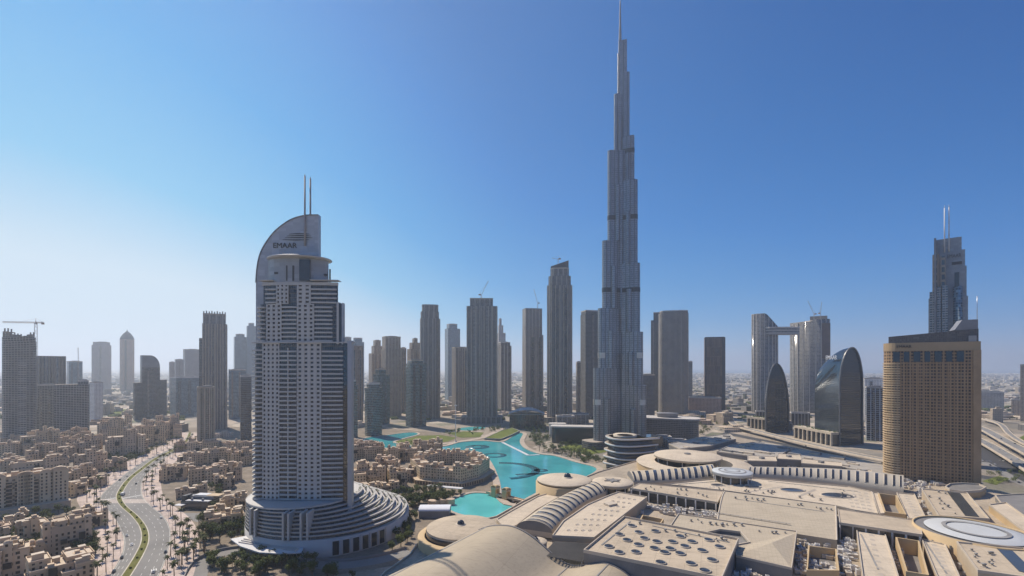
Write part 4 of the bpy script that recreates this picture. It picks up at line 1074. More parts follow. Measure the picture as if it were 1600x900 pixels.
# ---- ribbed barrel vaults
def vault(name, label, near, far, z, hk, nstrip, a0, a1, label_m=None, ends=True, cover=0.42, off=0.0, roofm=None):
    """half-elliptic vault swept between two base edges (survey points); dark glazed strips cross it between angles a0..a1 (0 = near edge)"""
    Nn, Ff = smooth_line(WL(near, z), 8), smooth_line(WL(far, z), 8)
    m_ = len(Nn) - 1; c = cen(Nn + Ff)
    root = thing(name, label, 'barrel vault', (c[0], c[1], z - 4))
    def pt(t, a, grow=0.0):
        i = min(int(t * m_), m_ - 1); f = t * m_ - i
        n_ = Vector(Nn[i]) * (1 - f) + Vector(Nn[i + 1]) * f; q = Vector(Ff[i]) * (1 - f) + Vector(Ff[i + 1]) * f
        mid, half = (n_ + q) / 2, (n_ - q) / 2
        rr_ = half.length; k = (rr_ + grow) / rr_
        p = mid + half * math.cos(a) * k
        return (p.x, p.y, z + (rr_ * hk + grow) * math.sin(a))
    A = [math.pi * i / 20 for i in range(21)]; Tn = 72
    b = MB(); b.grid([[pt(i / Tn, a) for a in A] for i in range(Tn + 1)])
    part(b, 'vault_shell', roofm or M_VAULT, root, root.location)
    for t, g in ((0.0, 1), (1.0, 0)):
        b = MB(); R_ = [pt(t, a) for a in A]; b.face(R_ if g else R_[::-1])
        part(b, 'end_wall', M_SHADEW, root, root.location)
    b = MB(); bot = [p for p in Nn] + [p for p in Ff[::-1]]; b.prism(ccw(bot), z - 4, z, 0, None); part(b, 'plinth', M_RIM, root, root.location)
    for k in range(nstrip):
        t0 = off + (1 - off) * (k + 0.5 - cover / 2) / nstrip; t1 = off + (1 - off) * (k + 0.5 + cover / 2) / nstrip
        AA = [a0 + (a1 - a0) * i / 10 for i in range(11)]
        b = MB(); b.grid([[pt(t0 + (t1 - t0) * j / 3, a, 0.12) for a in AA] for j in range(4)])
        part(b, 'glazed_strip', M_SKYL, root, root.location)
        b = MB(); b.grid([[pt(t0 - 0.006, a, 0.5) for a in AA], [pt(t0 - 0.001, a, 0.5) for a in AA]]); b.grid([[pt(t0 - 0.006, a, 0.0) for a in AA], [pt(t0 - 0.006, a, 0.5) for a in AA]]); b.grid([[pt(t0 - 0.001, a, 0.5) for a in AA], [pt(t0 - 0.001, a, 0.0) for a in AA]])
        part(b, 'rib', M_RIM, root, root.location)
    return root
vault('barrel_vault', 'curved ribbed barrel vault climbing from the small black knobbed disc to the star disc', [(863, 833), (889, 806), (918, 785), (947, 772)], [(807, 825), (846, 797), (884, 776), (921, 760)], 26, 0.52, 14, rad(18), rad(118))
vault('barrel_vault', 'ribbed barrel vault between the star disc and the pale blue disc', [(990, 754), (1035, 754), (1080, 751), (1119, 747)], [(980, 742), (1030, 740), (1074, 737), (1110, 733)], 27, 0.42, 13, rad(15), rad(95))
vault('barrel_vault', 'long pale vault with a row of rectangular dark windows', [(1168, 746), (1240, 749), (1320, 757.5), (1412, 770)], [(1172, 738), (1240, 740), (1320, 746), (1412, 757)], 26, 0.62, 21, rad(24), rad(84), cover=0.28, roofm=plain('pale_vault_panel', (0.42, 0.375, 0.305), 0.6, var=0.08))

# ---- rotundas and discs
root, X, Y, r = disc_thing('star_rotunda', 'round white roof disc marked with a dark six pointed star', 957, 752, 31, 33, 21, 3.0)
b = MB(); pts = []
for k in range(12):
    t = math.pi * k / 6 + 0.2; q = r * (0.44 if k % 2 == 0 else 0.2); pts.append((X + q * math.cos(t), Y + q * math.sin(t)))
b.prism(pts, 33.6, 34.35, 0, 0); part(b, 'star_skylight', M_SHADEW, root, root.location)
root, X, Y, r = disc_thing('lake_rotunda', 'round drum with flat cream roof and dark knob standing at the lake edge', 881, 748.5, 42, 33, 21, 1.5, under=False)
b = MB(); b.lathe([(r * 1.04, 30.6), (r * 1.04, 0)], X, Y, 64); b.lathe([(r * 1.04, 30.6), (r * 0.98, 30.6)], X, Y, 64); part(b, 'drum_wall', M_GWALL, root, root.location)
b = MB(); b.lathe([(r * 0.5, 13), (r * 0.5, 0)], X - r * 0.95, Y - r * 0.35, 32); b.lathe([(0, 13.1), (r * 0.5, 13)], X - r * 0.95, Y - r * 0.35, 32); part(b, 'side_apse', M_GWALL, root, root.location)
ball_top(root, X + 4, Y + 3, 33.6, 3.6)
root, X, Y, r = disc_thing('great_rotunda', 'largest cream roof disc set inside a wide golden ring behind the ribbed vault', 1074, 711, 50, 38, 21, 2.6)
b = MB(); b.lathe([(4, 39.6), (4, 40.2), (3, 40.6), (0, 40.7)], X, Y, 24); part(b, 'centre_knob', M_SHADEW, root, root.location)
root2 = thing('ring_roof', 'wide cream ring roof with golden wall around the largest roof disc', 'mall roof', (X, Y - 6, 21))
b = MB(); b.lathe([(r * 1.12, 31), (r * 1.66, 30.2), (r * 1.68, 29.6)], X + 4, Y - 6, 72); part(b, 'ring_membrane', M_MROOF, root2, root2.location)
b = MB(); b.lathe([(r * 1.66, 29.8), (r * 1.66, 2)], X + 4, Y - 6, 72); part(b, 'ring_wall', M_GWALL, root2, root2.location)
b = MB(); b.lathe([(r * 1.12, 31), (r * 1.12, 20)], X + 4, Y - 6, 64); part(b, 'inner_wall', M_SHADEW, root2, root2.location)
root, X, Y, r = disc_thing('blue_rotunda', 'pale blue white roof disc with faint rings on a dark glazed drum', 1144, 736, 29, 38, 21, 3.2, M_BLUED, M_BLUED)
for q, w_ in ((0.62, 0.07), (0.34, 0.06)):
    b = MB(); b.lathe([(r * q, 38.55 + 0.03 * r * (1 - q)), (r * (q + w_), 38.6 + 0.02 * r * (1 - q))], X, Y, 48); part(b, 'ring_groove', M_LOUV, root, root.location)
root, X, Y, r = disc_thing('wave_glass_rotunda', 'round drum with dark knob tucked behind the big curved foreground roof', 722, 822, 55, 32, 4, 1.2, M_MROOF2, None, None, under=False)
b = MB(); b.lathe([(r * 1.0, 31), (r * 1.0, 3)], X, Y, 72); part(b, 'drum_wall', facade('drum_wave_wall', (0.46, 0.42, 0.36), (0.06, 0.08, 0.11), 6, 9, 0.0, 0.0), root, root.location)
b = MB(); b.lathe([(r * 1.012, 30.2), (r * 1.012, 21)], X, Y, 40, 0, True, rad(165), rad(262)); part(b, 'curved_window', M_SKYL, root, root.location)
b = MB(); b.lathe([(r * 1.05, 27), (r * 1.22, 27), (r * 1.24, 26.6), (r * 1.24, 0)], X, Y, 64, 0, True, rad(100), rad(285)); part(b, 'outer_wall', M_GWALL, root, root.location)
ball_top(root, X - 1, Y + 1, 32.6, 2.6)
root, X, Y, r = disc_thing('knob_disc', 'small cream roof disc with a black glass knob at the foot of the ribbed vault', 837, 845, 18, 28, 20, 1.0, None, None, M_SHADEW)
ball_top(root, X, Y, 28.2, 1.9)

# ---- perforated plain roof with elliptical openings
root, P = roof_block('perforated_roof', 'large flat cream roof pierced by dark elliptical openings in front of the long window vault', [(1036, 757.5), (1118, 748.5), (1180, 748), (1325, 761), (1362, 769), (1372, 804), (1336, 798), (1306, 791), (1130, 767), (1060, 759)], 27.5)
for x, y, rx in ((1121, 758, 10), (1175, 761, 13), (1238, 766, 18), (1309, 774.5, 24)):
    X, Y = W(x, y, 27.5); r = rx * Y / F
    b = MB(); b.lathe([(r * 1.08, 27.5), (r * 1.08, 28.2), (r, 28.2), (r * 0.98, 27.62)], X, Y, 40, sy=0.55); k = part(b, 'opening_kerb', M_RIM, root, root.location)
    b = MB(); b.lathe([(0, 27.62), (r, 27.62)], X, Y, 40, sy=0.55); b.build('opening_glass', M_SKYL, k, root.location)
hatches(root, [(1060, 760), (1150, 755), (1300, 768), (1290, 780)], 14, 3, 27.5, -0.2, 0.01)
hatches(root, [(1316, 764), (1358, 770), (1364, 800), (1330, 794)], 4, 6, 27.5, -0.4, 0.01)
# ---- the big shallow vault
A, B, C_, D = [W(*p, 29) for p in ((1133, 768.5), (1306, 791), (1308, 840), (1121, 811))]
cb = cen([A, B, C_, D]); root = thing('shallow_vault', 'big plain shallow vault roof with standing seams in the middle of the mall', 'mall roof', (cb[0], cb[1], 20))
def bil(u, v): return tuple((A[k] * (1 - u) + B[k] * u) * (1 - v) + (D[k] * (1 - u) + C_[k] * u) * v for k in (0, 1))
b = MB(); b.grid([[(*bil(u / 10, v / 14), 29 + 6.0 * math.sin(math.pi * (0.12 + 0.88 * v / 14)) - 1.9) for u in range(11)] for v in range(15)]); part(b, 'vault_shell', M_SEAM, root, root.location)
b = MB(); b.prism(ccw([A, B, C_, D]), 19, 27.3, 0, None); part(b, 'hall_wall', M_MWALL, root, root.location)
for u, s_ in ((-0.008, -1), (1.004, 1)):
    b = MB(); R0 = [(*bil(u, v / 14), 29 + 6.0 * math.sin(math.pi * (0.12 + 0.88 * v / 14)) - 1.5) for v in range(15)]; R1 = [(*bil(u + 0.012 * s_ * -1, v / 14), q[2]) for v, q in enumerate(R0)]
    b.grid([R0, R1]); b.grid([[(x, y, 20) for x, y, z in R0], R0]); b.grid([R1, [(x, y, 20) for x, y, z in R1]]); part(b, 'gable_rim', M_RIM, root, root.location)
# ---- clerestory hall: long roof on a row of dark windows
def clerestory(name, label, px, z, zb, front, roofm, n=9):
    root, P = roof_block(name, label, px, z, roofm, M_RIM, z - 1.4, 0.5)
    Q = ccw([((x - root.location.x) * 0.97 + root.location.x, (y - root.location.y) * 0.97 + root.location.y) for x, y in WL(px, z)])
    b = MB(); b.prism(Q, zb, z - 1.4, 0, None); part(b, 'window_band', M_GLASSD, root, root.location)
    a, c = [Vector(W(x, y, z)) for x, y in front]
    for k in range(n + 1):
        p = a + (c - a) * k / n; b = MB(); b.box(p.x, p.y + 0.6, zb, 0.9, 0.9, z - 1.4 - zb); part(b, 'window_post', M_WHITE, root, root.location)
    return root
clerestory('clerestory_hall', 'long tan roof on a dark clerestory between the star disc and the shallow vault', [(999, 755.5), (1130, 768), (1121, 785), (985, 763)], 31, 20, [(987, 764), (1119, 785)], M_MROOF2, 9)
clerestory('clerestory_hall', 'long tan roof on a dark clerestory right of the shallow vault', [(1309, 795.5), (1437, 814.5), (1441, 836), (1312, 817)], 33, 20, [(1314, 817), (1439, 836)], M_MROOF2, 6)
# ---- hipped hall behind the dotted hall
root, P = roof_block('hipped_hall', 'L shaped tan hall with a low hipped roof behind the dotted skylights', [(1060, 803.5), (1245, 831), (1237, 889), (1150, 869), (1150, 852), (1171, 848), (1157, 832), (1125, 828), (1103, 833), (1047, 823)], 30, M_SEAM, M_SHADEW, 19, 0.8)
q = [W(*p, 30.1) for p in ((1152, 866), (1170, 850), (1243, 833), (1235, 886))]; ap = (*W(1206, 846, 34), 33.2)
b = MB()
for i in range(4): b.face([(*q[i], 30.1), (*q[(i + 1) % 4], 30.1), ap])
part(b, 'hip_roof', M_SEAM, root, root.location)
b = MB(); pp = WL([(1105, 834), (1127, 829), (1156, 833), (1170, 848), (1150, 851), (1140, 842)], 27); b.prism(ccw(pp), 20, 27.5, 0, 0); part(b, 'recess_bay', M_SHADEW, root, root.location)
# ---- roofs and open courts at the right
for nm, lab, px, z in (('strip_roof', 'cream strip roof with a line of hatches left of the deep dark court', [(1338, 827), (1383, 835), (1406, 908), (1349, 908)], 29),
                       ('strip_roof', 'cream strip roof with a line of hatches right of the deep dark court', [(1440, 843), (1477, 852), (1502, 908), (1467, 908)], 29),
                       ('strip_roof', 'cream strip roof right of the small court behind the clerestory', [(1401, 770.5), (1429, 773), (1449, 815), (1419, 811)], 28),
                       ('strip_roof', 'narrow cream roof left of the small court behind the clerestory', [(1363, 770), (1372, 770.5), (1383, 803), (1374, 804)], 28)):
    root, P = roof_block(nm, lab, px, z)
    if nm == 'strip_roof' and px[1][0] - px[0][0] > 20: hatches(root, [((px[0][0] + px[1][0]) / 2 - 3, px[0][1] + 3), ((px[0][0] + px[1][0]) / 2 + 3, px[1][1] + 2), ((px[2][0] + px[3][0]) / 2 + 4, px[2][1] - 4), ((px[2][0] + px[3][0]) / 2 - 4, px[3][1] - 4)], 1, 8, z, -0.5, 0.01)
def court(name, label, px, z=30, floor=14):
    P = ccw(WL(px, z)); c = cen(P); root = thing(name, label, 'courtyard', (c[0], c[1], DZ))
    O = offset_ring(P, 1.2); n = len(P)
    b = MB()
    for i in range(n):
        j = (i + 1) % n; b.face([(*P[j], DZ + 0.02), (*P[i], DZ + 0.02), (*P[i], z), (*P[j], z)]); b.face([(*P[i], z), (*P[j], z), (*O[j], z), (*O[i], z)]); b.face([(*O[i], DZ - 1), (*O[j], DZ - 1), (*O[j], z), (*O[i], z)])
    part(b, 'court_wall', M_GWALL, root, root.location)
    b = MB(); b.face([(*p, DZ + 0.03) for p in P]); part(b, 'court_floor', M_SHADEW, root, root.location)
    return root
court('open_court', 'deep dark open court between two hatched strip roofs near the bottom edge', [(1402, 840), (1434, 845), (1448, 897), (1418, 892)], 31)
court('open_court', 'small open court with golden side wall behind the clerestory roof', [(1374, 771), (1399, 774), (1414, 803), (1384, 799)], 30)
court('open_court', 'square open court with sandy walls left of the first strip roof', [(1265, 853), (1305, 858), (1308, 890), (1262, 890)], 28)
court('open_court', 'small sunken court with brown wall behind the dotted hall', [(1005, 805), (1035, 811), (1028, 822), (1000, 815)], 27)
# oval ring drum
root, X, Y, r = disc_thing('oval_rotunda', 'white oval roof disc with a grey ring line on a golden drum at the right', 1524, 829, 60, 35, 21, 1.2, plain('white_disc_membrane', (0.50, 0.51, 0.50), 0.5, var=0.06), M_SHADEW, under=False)
b = MB(); b.lathe([(r * 0.56, 36.3), (r * 0.65, 36.15)], X, Y, 64); part(b, 'ring_line', M_LOUV, root, root.location)
b = MB(); b.lathe([(r * 1.0, 33.8), (r * 1.20, 33.8)], X, Y, 64); part(b, 'gutter', M_SHADEW, root, root.location)
b = MB(); b.lathe([(r * 1.2, 33.7), (r * 1.2, 34.8), (r * 1.24, 34.8), (r * 1.24, 12)], X, Y, 72); part(b, 'drum_wall', M_GWALL, root, root.location)
for k in range(14):
    t = rad(150 + k * 9); b = MB(); b.box(X + r * 1.243 * math.cos(t), Y + r * 1.243 * math.sin(t), 22, 0.5, 0.9, 8, t); part(b, 'wall_slot', M_SHADEW, root, root.location)
for nm, lab, px, z, gl in (('glass_strip_hall', 'tan roofed hall with a dark glass strip behind the oval disc', [(1440, 764.5), (1511, 771), (1546, 812), (1467, 807)], 31, [(1480, 769), (1500, 771), (1530, 808), (1508, 806)]),
                           ('glass_strip_hall', 'tan roofed hall with a dark glass strip in front of the oval disc', [(1495, 848), (1600, 858), (1660, 912), (1528, 893)], 34, [(1556, 856), (1580, 859), (1622, 900), (1592, 893)])):
    root, P = roof_block(nm, lab, px, z, M_MROOF2, M_MWALL, 19, 1.0)
    b = MB(); b.prism(ccw(WL(gl, z)), z, z + 0.35, 0, 0); part(b, 'glass_strip', M_SHADEW if 0 else plain('blue_black_glass', (0.05, 0.055, 0.06), 0.2, spec=0.6), root, root.location)
root, P = roof_block('side_roof', 'cream side roof with golden edge right of the oval disc', [(1545, 789), (1572, 786), (1640, 835), (1610, 838)], 27, M_MROOF, M_GWALL)
root, P = roof_block('dark_court_building', 'dark roofed service building at the right edge beyond the cream side roof', [(1555, 775), (1605, 772), (1640, 800), (1584, 812)], 26, M_SHADEW, M_SHADEW)
root, P = roof_block('ramp_drum', 'oval golden walled ramp drum near the foot of the brown hotel', [(1477, 762), (1484, 757.5), (1505, 756), (1530, 758), (1541, 763), (1532, 768), (1505, 770), (1484, 767)], 27, M_SHADEW, M_GWALL, 10, 1.6)
M_GMEM = roof_mat('grey_membrane', (0.44, 0.40, 0.34), 7, 0.05, 0.3)
# far grey roofs behind the rotundas
for nm, lab, px, z in (('grey_roof', 'grey roof plain with dark stripes behind the rotundas', [(1140, 696), (1190, 690), (1240, 700), (1210, 716), (1165, 712), (1120, 706)], 27),
                       ('grey_roof', 'long grey roof reaching toward the golden brown hotel', [(1240, 700), (1330, 716), (1400, 732), (1398, 745), (1300, 728), (1225, 716)], 26),
                       ('grey_roof', 'pale striped roof behind the great rotunda', [(1045, 694), (1090, 684), (1140, 678), (1150, 686), (1110, 697), (1062, 702)], 27)):
    root, P = roof_block(nm, lab, px, z, M_GMEM, M_SHADEW)
    A, B = Vector(P[0]), Vector(P[2]); c = Vector(cen(P))
    rr = random.Random(int(px[0][0]))
    for k in range(44):                                # monitors, plant boxes and dark gaps in rows
        q = Vector((rr.uniform(min(p[0] for p in P), max(p[0] for p in P)), rr.uniform(min(p[1] for p in P), max(p[1] for p in P))))
        if not inside((q.x, q.y), offset_ring(P, -9)): continue
        b = MB(); b.box(q.x, q.y, z, rr.uniform(2.5, 6), rr.uniform(6, 17), rr.uniform(0.6, 2.6), 0.55); part(b, 'roof_monitor', (M_MROOF, M_SHADEW, M_RIM, M_LOUV)[k % 4], root, root.location)
for nm, lab, px, z in (('plant_house', 'pale flat plant house behind the long window vault', [(1168, 712), (1212, 714), (1214, 721), (1168, 720)], 32), ('plant_house', 'long low plant house behind the long window vault', [(1252, 717), (1315, 723), (1316, 729), (1252, 724)], 31),
                       ('plant_house', 'white plant house near the end of the long window vault', [(1338, 733), (1362, 735), (1362, 741), (1338, 740)], 34), ('plant_house', 'brown walled plant house by the end of the long window vault', [(1360, 738), (1386, 740), (1386, 745), (1358, 744)], 32),
                       ('plant_house', 'cream plant house with open frame behind the blue disc', [(1215, 709), (1250, 711), (1252, 719), (1214, 717)], 31)):
    root, P = roof_block(nm, lab, px, z, M_MROOF if 'brown' not in lab else M_STONE, M_SHADEW if 'brown' not in lab else M_STONE, 20, 0.6)
    b = MB(); c = cen(P); b.box(c[0], c[1], z, 5, 4, 2.2, 0.2); part(b, 'roof_cabin', M_LOUV, root, root.location)
# lakeside terrace and trellis
root, P = roof_block('lakeside_terrace', 'curved terrace roof between the turquoise lagoon and the ribbed vault', [(776, 812), (800, 798), (840, 776), (868, 768), (905, 765), (872, 778), (838, 797), (806, 822), (790, 828)], 23.5, M_MROOF, M_MWALL, 4, 0.8)
M_TREL = plain('weathered_trellis', (0.15, 0.14, 0.125), 0.8)
root = thing('roof_trellis', 'grey lattice trellis shading a roof terrace left of the dotted hall', 'trellis', (*W(884, 862, 28.5), DZ))
A, B, C_, D = [Vector(W(*p, 28.5)) for p in ((866, 846.5), (925, 850), (909, 877), (846, 867))]
for i in range(15):
    f = i / 14; b = MB(); p, q = A + (B - A) * f, D + (C_ - D) * f; b.beam((p.x, p.y, 28), (q.x, q.y, 28), 0.45, 0.5); part(b, 'trellis_bar', M_TREL, root, root.location)
for i in range(22):
    f = i / 21; b = MB(); p, q = A + (D - A) * f, B + (C_ - B) * f; b.beam((p.x, p.y, 28.5), (q.x, q.y, 28.5), 0.4, 0.4); part(b, 'trellis_slat', M_TREL, root, root.location)
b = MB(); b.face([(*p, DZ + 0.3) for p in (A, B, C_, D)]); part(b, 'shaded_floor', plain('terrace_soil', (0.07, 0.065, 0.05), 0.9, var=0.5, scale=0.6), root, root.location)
for p in (A, B, C_, D):
    b = MB(); b.box(p.x, p.y, DZ, 0.8, 0.8, 7); part(b, 'post', M_LOUV, root, root.location)

# ---- great curved roof in the foreground
ax_u = Vector((0.53, 0.848)); ax_v = Vector((0.848, -0.53))
O_ = Vector((0, 300))            # point under the crown at the far end
prof = smooth_line([(-50, 17), (-42, 23), (-30, 31), (-18, 36.5), (-6, 39.2), (3, 39.3), (13, 36.6), (23, 31.6), (32, 26.5), (40, 24.0), (47, 24.6), (58, 28.5), (66, 30.0), (76, 27.5), (88, 20)], 4)
root = thing('wave_roof', 'huge smooth cream wave shaped roof filling the bottom foreground', 'mall roof', (O_.x, O_.y, 10))
rows = []
for i in range(13):
    s_ = -i * 20.0
    rows.append([(*(O_ + ax_u * s_ + ax_v * t), z) for t, z in prof])
b = MB(); b.grid(rows); part(b, 'roof_shell', roof_mat('wave_roof_sheet', (0.47, 0.395, 0.285), 30, 0.006, 0.05), root, root.location)
b = MB(); R0 = rows[0]
R1 = [(*(Vector(p[:2]) + ax_u * 1.3), p[2]) for p in R0]
b.grid([[(x, y, z + 0.5) for x, y, z in R0], [(x, y, z + 0.5) for x, y, z in R1]]); b.grid([[(x, y, z + 0.5) for x, y, z in R1], [(x, y, z - 1.2) for x, y, z in R1]]); b.grid([[(x, y, z - 0.2) for x, y, z in R0], [(x, y, z + 0.5) for x, y, z in R0]])
part(b, 'edge_gutter', M_SHADEW, root, root.location)
b = MB(); b.face([(x, y, z - 0.6) for x, y, z in R1] + [(R1[-1][0], R1[-1][1], 8), (R1[0][0], R1[0][1], 8)]); part(b, 'end_wall', M_MWALL, root, root.location)
for tpos in (-22, 41, 66):
    i = min(range(len(prof)), key=lambda k: abs(prof[k][0] - tpos)); b = MB()
    t, z = prof[i]; p = O_ + ax_v * t; q = p - ax_u * 240; b.beam((p.x, p.y, z + 0.1), (q.x, q.y, z + 0.1), 0.75, 0.35); part(b, 'seam', M_LOUV, root, root.location)
# ================================================================ golden brown hotel
A, B = Vector((xat(1384, 506), 506.0)), Vector((xat(1532, 467), 467.0))
u = (B - A).normalized(); L = (B - A).length; th = math.atan2(u.y, u.x); mid = (A + B) / 2
hotel = thing('brown_hotel', 'golden brown slab hotel with rounded left end and grey roof screen at the right', 'hotel', (mid.x, mid.y, 0), th)
zc = lambda y, Y=490: zat(y, Y)
fp = [(L / 2, 0), (L / 2, 24), (-L / 2 + 11, 24)] + [(-L / 2 + 11 + 11 * math.cos(rad(t)), 12 + 12 * math.sin(rad(t))) for t in range(105, 256, 15)] + [(-L / 2 + 11, 0)]
ZT = zc(548)
M_HOT = facade('bronze_hotel_facade', (0.32, 0.205, 0.112), (0.04, 0.032, 0.026), 2.7, 3.4, 0.74, 0.56, pier=2, pierw=0.26, pier_col=(0.34, 0.222, 0.122), gr=0.2, gspec=0.2, var=1.0)
b = MB(); b.prism(fp, 0, ZT, 0, 1); part(b, 'guest_floors', [M_HOT, M_ROOF], hotel)
for k in range(13):                                   # vertical piers on the long face
    x = -L / 2 + 13 + (L - 18) * k / 12; b = MB(); b.box(x, -0.2, 0, 0.7, 0.6, ZT - 12); part(b, 'pier', plain('hotel_pier', (0.34, 0.222, 0.122), 0.7), hotel)
for k in range(50):                                   # balcony bands round the left end, sunlight put into their brighter gold
    z = 18 + k * (ZT - 30) / 50; b = MB()
    o = [(-L / 2 + 11 + 11.9 * math.cos(rad(t)), 12 + 12.9 * math.sin(rad(t))) for t in range(150, 277, 14)]; i_ = [(-L / 2 + 11 + 11 * math.cos(rad(t)), 12 + 12 * math.sin(rad(t))) for t in range(276, 149, -14)]
    b.prism(o + i_, z, z + 1.25, 0, 0, bottom=True); part(b, 'balcony_band', M_GOLD, hotel)
b = MB(); b.box(L / 2 - 2.6, -0.5, 0, 6, 1.2, ZT); part(b, 'corner_wall', plain('hotel_corner', (0.35, 0.235, 0.135), 0.7), hotel)
b = MB(); b.prism([(x * 1.006, y * 1.02 - 0.4) for x, y in fp], ZT, zc(535), 0, 1); part(b, 'golden_fascia', [plain('golden_fascia', (0.36, 0.26, 0.155), 0.65, var=0.1), M_ROOF], hotel)
for k in range(7):
    x = -L / 2 + 9 + k * 8.6; b = MB(); b.box(x, -0.4, ZT - 12, 5.6 if k % 2 == 0 else 4.6, 1.1, 11); part(b, 'tall_opening', M_GLASSD, hotel)
scr = [(-L / 2 + 3, 4), (-10, 2.5), (L / 2 - 1, 1.5), (L / 2 - 1, 22), (-L / 2 + 8, 22)]
b = MB(); b.prism(scr, zc(535), lambda x, y: zc(525) + (x + L / 2) / L * (zc(516) - zc(525)), 0, 1); part(b, 'roof_screen', [facade('roof_screen_panels', (0.12, 0.108, 0.10), (0.06, 0.056, 0.053), 1.6, 2.2, 0.6, 0.7, gr=0.5, wr=0.5), M_SHADEW], hotel)
b = MB(); q = L / 2 - 1.2
b.prism([(q - 18, 2), (q, 2), (q, 20), (q - 18, 20)], zc(517), zc(502), 0, 1, top=[(q - 12, 2), (q, 2), (q, 20), (q - 12, 20)]); part(b, 'plant_tower', M_GREY, hotel)
b = MB(); b.bar((q - 0.5, 3, zc(503)), (q - 0.5, 3, zc(467)), 0.28, 6); part(b, 'roof_pole', M_STEEL, hotel)
b = MB(); b.box(q - 4.5, 1.0, zc(535), 6, 0.6, 6); part(b, 'screen_panel', plain('screen_panel_grey', (0.33, 0.32, 0.31), 0.5), hotel)
lettering('EMAAR', 'sign_letters', M_SIGN, hotel, -L / 2 + 15.5, -1.1, ZT + 3.4, 2.9, 12.5)

# ================================================================ silver stepped tower behind the hotel
Yb = 680.0; Xb = xat(1480, Yb); kb = Yb / F
AZB = math.atan2(1480 - CX, F)
bx = lambda px: (px - 1480) * kb * math.cos(AZB)
bz = lambda y: zat(y, Yb)
bt = thing('stepped_silver_tower', 'silver stepped tower with two thin masts rising behind the brown hotel', 'tower', (Xb, Yb, 0), -AZB)
M_BP = facade('silver_step_panels', (0.27, 0.275, 0.29), (0.245, 0.25, 0.265), 5, 3.6, 0.97, 0.94, gr=0.35, wr=0.4, var=0.15)
M_BGL = facade('silver_tower_glazing', (0.30, 0.31, 0.32), (0.06, 0.085, 0.10), 3.4, 3.6, 0.8, 0.55, gr=0.1)
M_BTR = facade('stone_trellis', (0.33, 0.27, 0.21), (0.04, 0.06, 0.07), 6.5, 11, 0.55, 0.7, gr=0.1)
b = MB(); b.box(bx(1482), 16, 0, bx(1502) - bx(1461), 12, bz(370.5)); part(b, 'top_slab', M_BP, bt)
b = MB(); b.box(bx(1484), 15.2, 0, bx(1507.5) - bx(1460), 12, bz(391)); part(b, 'step_slab', M_BP, bt)
b = MB(); b.box(bx(1483.5), 14, 0, bx(1510) - bx(1457), 14, bz(417)); part(b, 'step_slab', M_BP, bt)
b = MB(); b.box(bx(1481), 14, 0, bx(1512) - bx(1450), 20, bz(464)); part(b, 'step_slab', M_BP, bt)
for a, c, y, m_ in ((1456.5, 1468, 396, M_BTR), (1469, 1477.5, 400, M_BTR)):
    b = MB(); b.box(bx((a + c) / 2), 6, 0, bx(c) - bx(a), 18, bz(y)); part(b, 'trellis_wing', m_, bt)
for a, c, y in ((1452, 1462, 455), (1463.5, 1470, 448), (1472, 1481, 446)):
    b = MB(); b.box(bx((a + c) / 2), 2, 0, bx(c) - bx(a), 18, bz(y)); part(b, 'balcony_bay', M_BGL, bt)
b = MB(); b.prism(ell(bx(1504) - bx(1489), 17, 20, bx(1496.5), 5), 0, bz(449), 0, 0, sm=True); part(b, 'glass_bay', facade('pale_glass_bay', (0.25, 0.29, 0.30), (0.14, 0.20, 0.22), 3, 3.6, 0.9, 0.8, gr=0.1), bt)
b = MB(); b.box(bx(1495), 6.4, bz(449), 5, 1, 22); part(b, 'dark_window', M_GLASSD, bt)
b = MB(); b.box(bx(1495), 8.8, bz(413.5), 11, 0.6, 4.4); part(b, 'dark_slot', M_DARK, bt)
b = MB(); b.box(bx(1461), 5, 0, 2.5, 30, bz(371.5)); part(b, 'edge_fin', M_GREY, bt)
for x in (1475.8, 1482.8):
    b = MB(); b.bar((bx(x), 9, bz(392)), (bx(x), 9, bz(322)), 0.85, 8, 0.7); b.bar((bx(x), 9, bz(322)), (bx(x), 9, bz(317)), 0.6, 6, 0.05); part(b, 'mast', plain('pale_mast', (0.6, 0.6, 0.6), 0.5), bt)
lettering('EMAAR', 'sign_letters', M_SIGN, bt, bx(1491), 8.7, bz(402), 5.2, 15)

# ================================================================ twin oval towers joined by a sky bridge
M_SKYV = facade('pale_oval_facade', (0.25, 0.235, 0.21), (0.05, 0.056, 0.06), 5.0, 4.2, 0.9, 0.55, gr=0.14, var=1.0)
def oval_tower(name, label, x0, x1, yb, ztop_fn, extra=None):
    cx, cy, th, w_, d_, Yf = fit(x0, x1, yb, 0.62, 0.0, ell)
    root = thing(name, label, 'tower', (cx, cy, 0), th)
    b = MB(); b.prism(ell(w_, d_, 36), 0, lambda x, y: zat(ztop_fn(x / w_), Yf), 0, 1, sm=True); part(b, 'shaft', [M_SKYV, M_ROOF], root)
    for k in range(9):
        t = rad(200 + k * 17.5); b = MB(); b.box(w_ / 2 * math.cos(t), d_ / 2 * math.sin(t), 0, 1.6, 1.6, zat(ztop_fn(math.cos(t) / 2), Yf) - 2, t); part(b, 'pilaster', M_PALE, root)
    return root, w_, d_, Yf
ra, wa, da, Ya = oval_tower('sky_bridge_tower', 'oval glass tower with slanted top at the left end of the sky bridge', 1174, 1216, 646, lambda f: 489 if f < 0.05 else 489 + (f - 0.05) * 2 * 24)
rb, wb, db, Yb2 = oval_tower('sky_bridge_tower', 'wider oval glass tower with unfinished top at the right end of the sky bridge', 1234, 1297, 646, lambda f: 502 - 4 * (f > 0.1))
b = MB(); b.box(wb * 0.22, 0, zat(499, Yb2), wb * 0.42, db * 0.5, 12); part(b, 'unfinished_crown', M_CONC, rb)
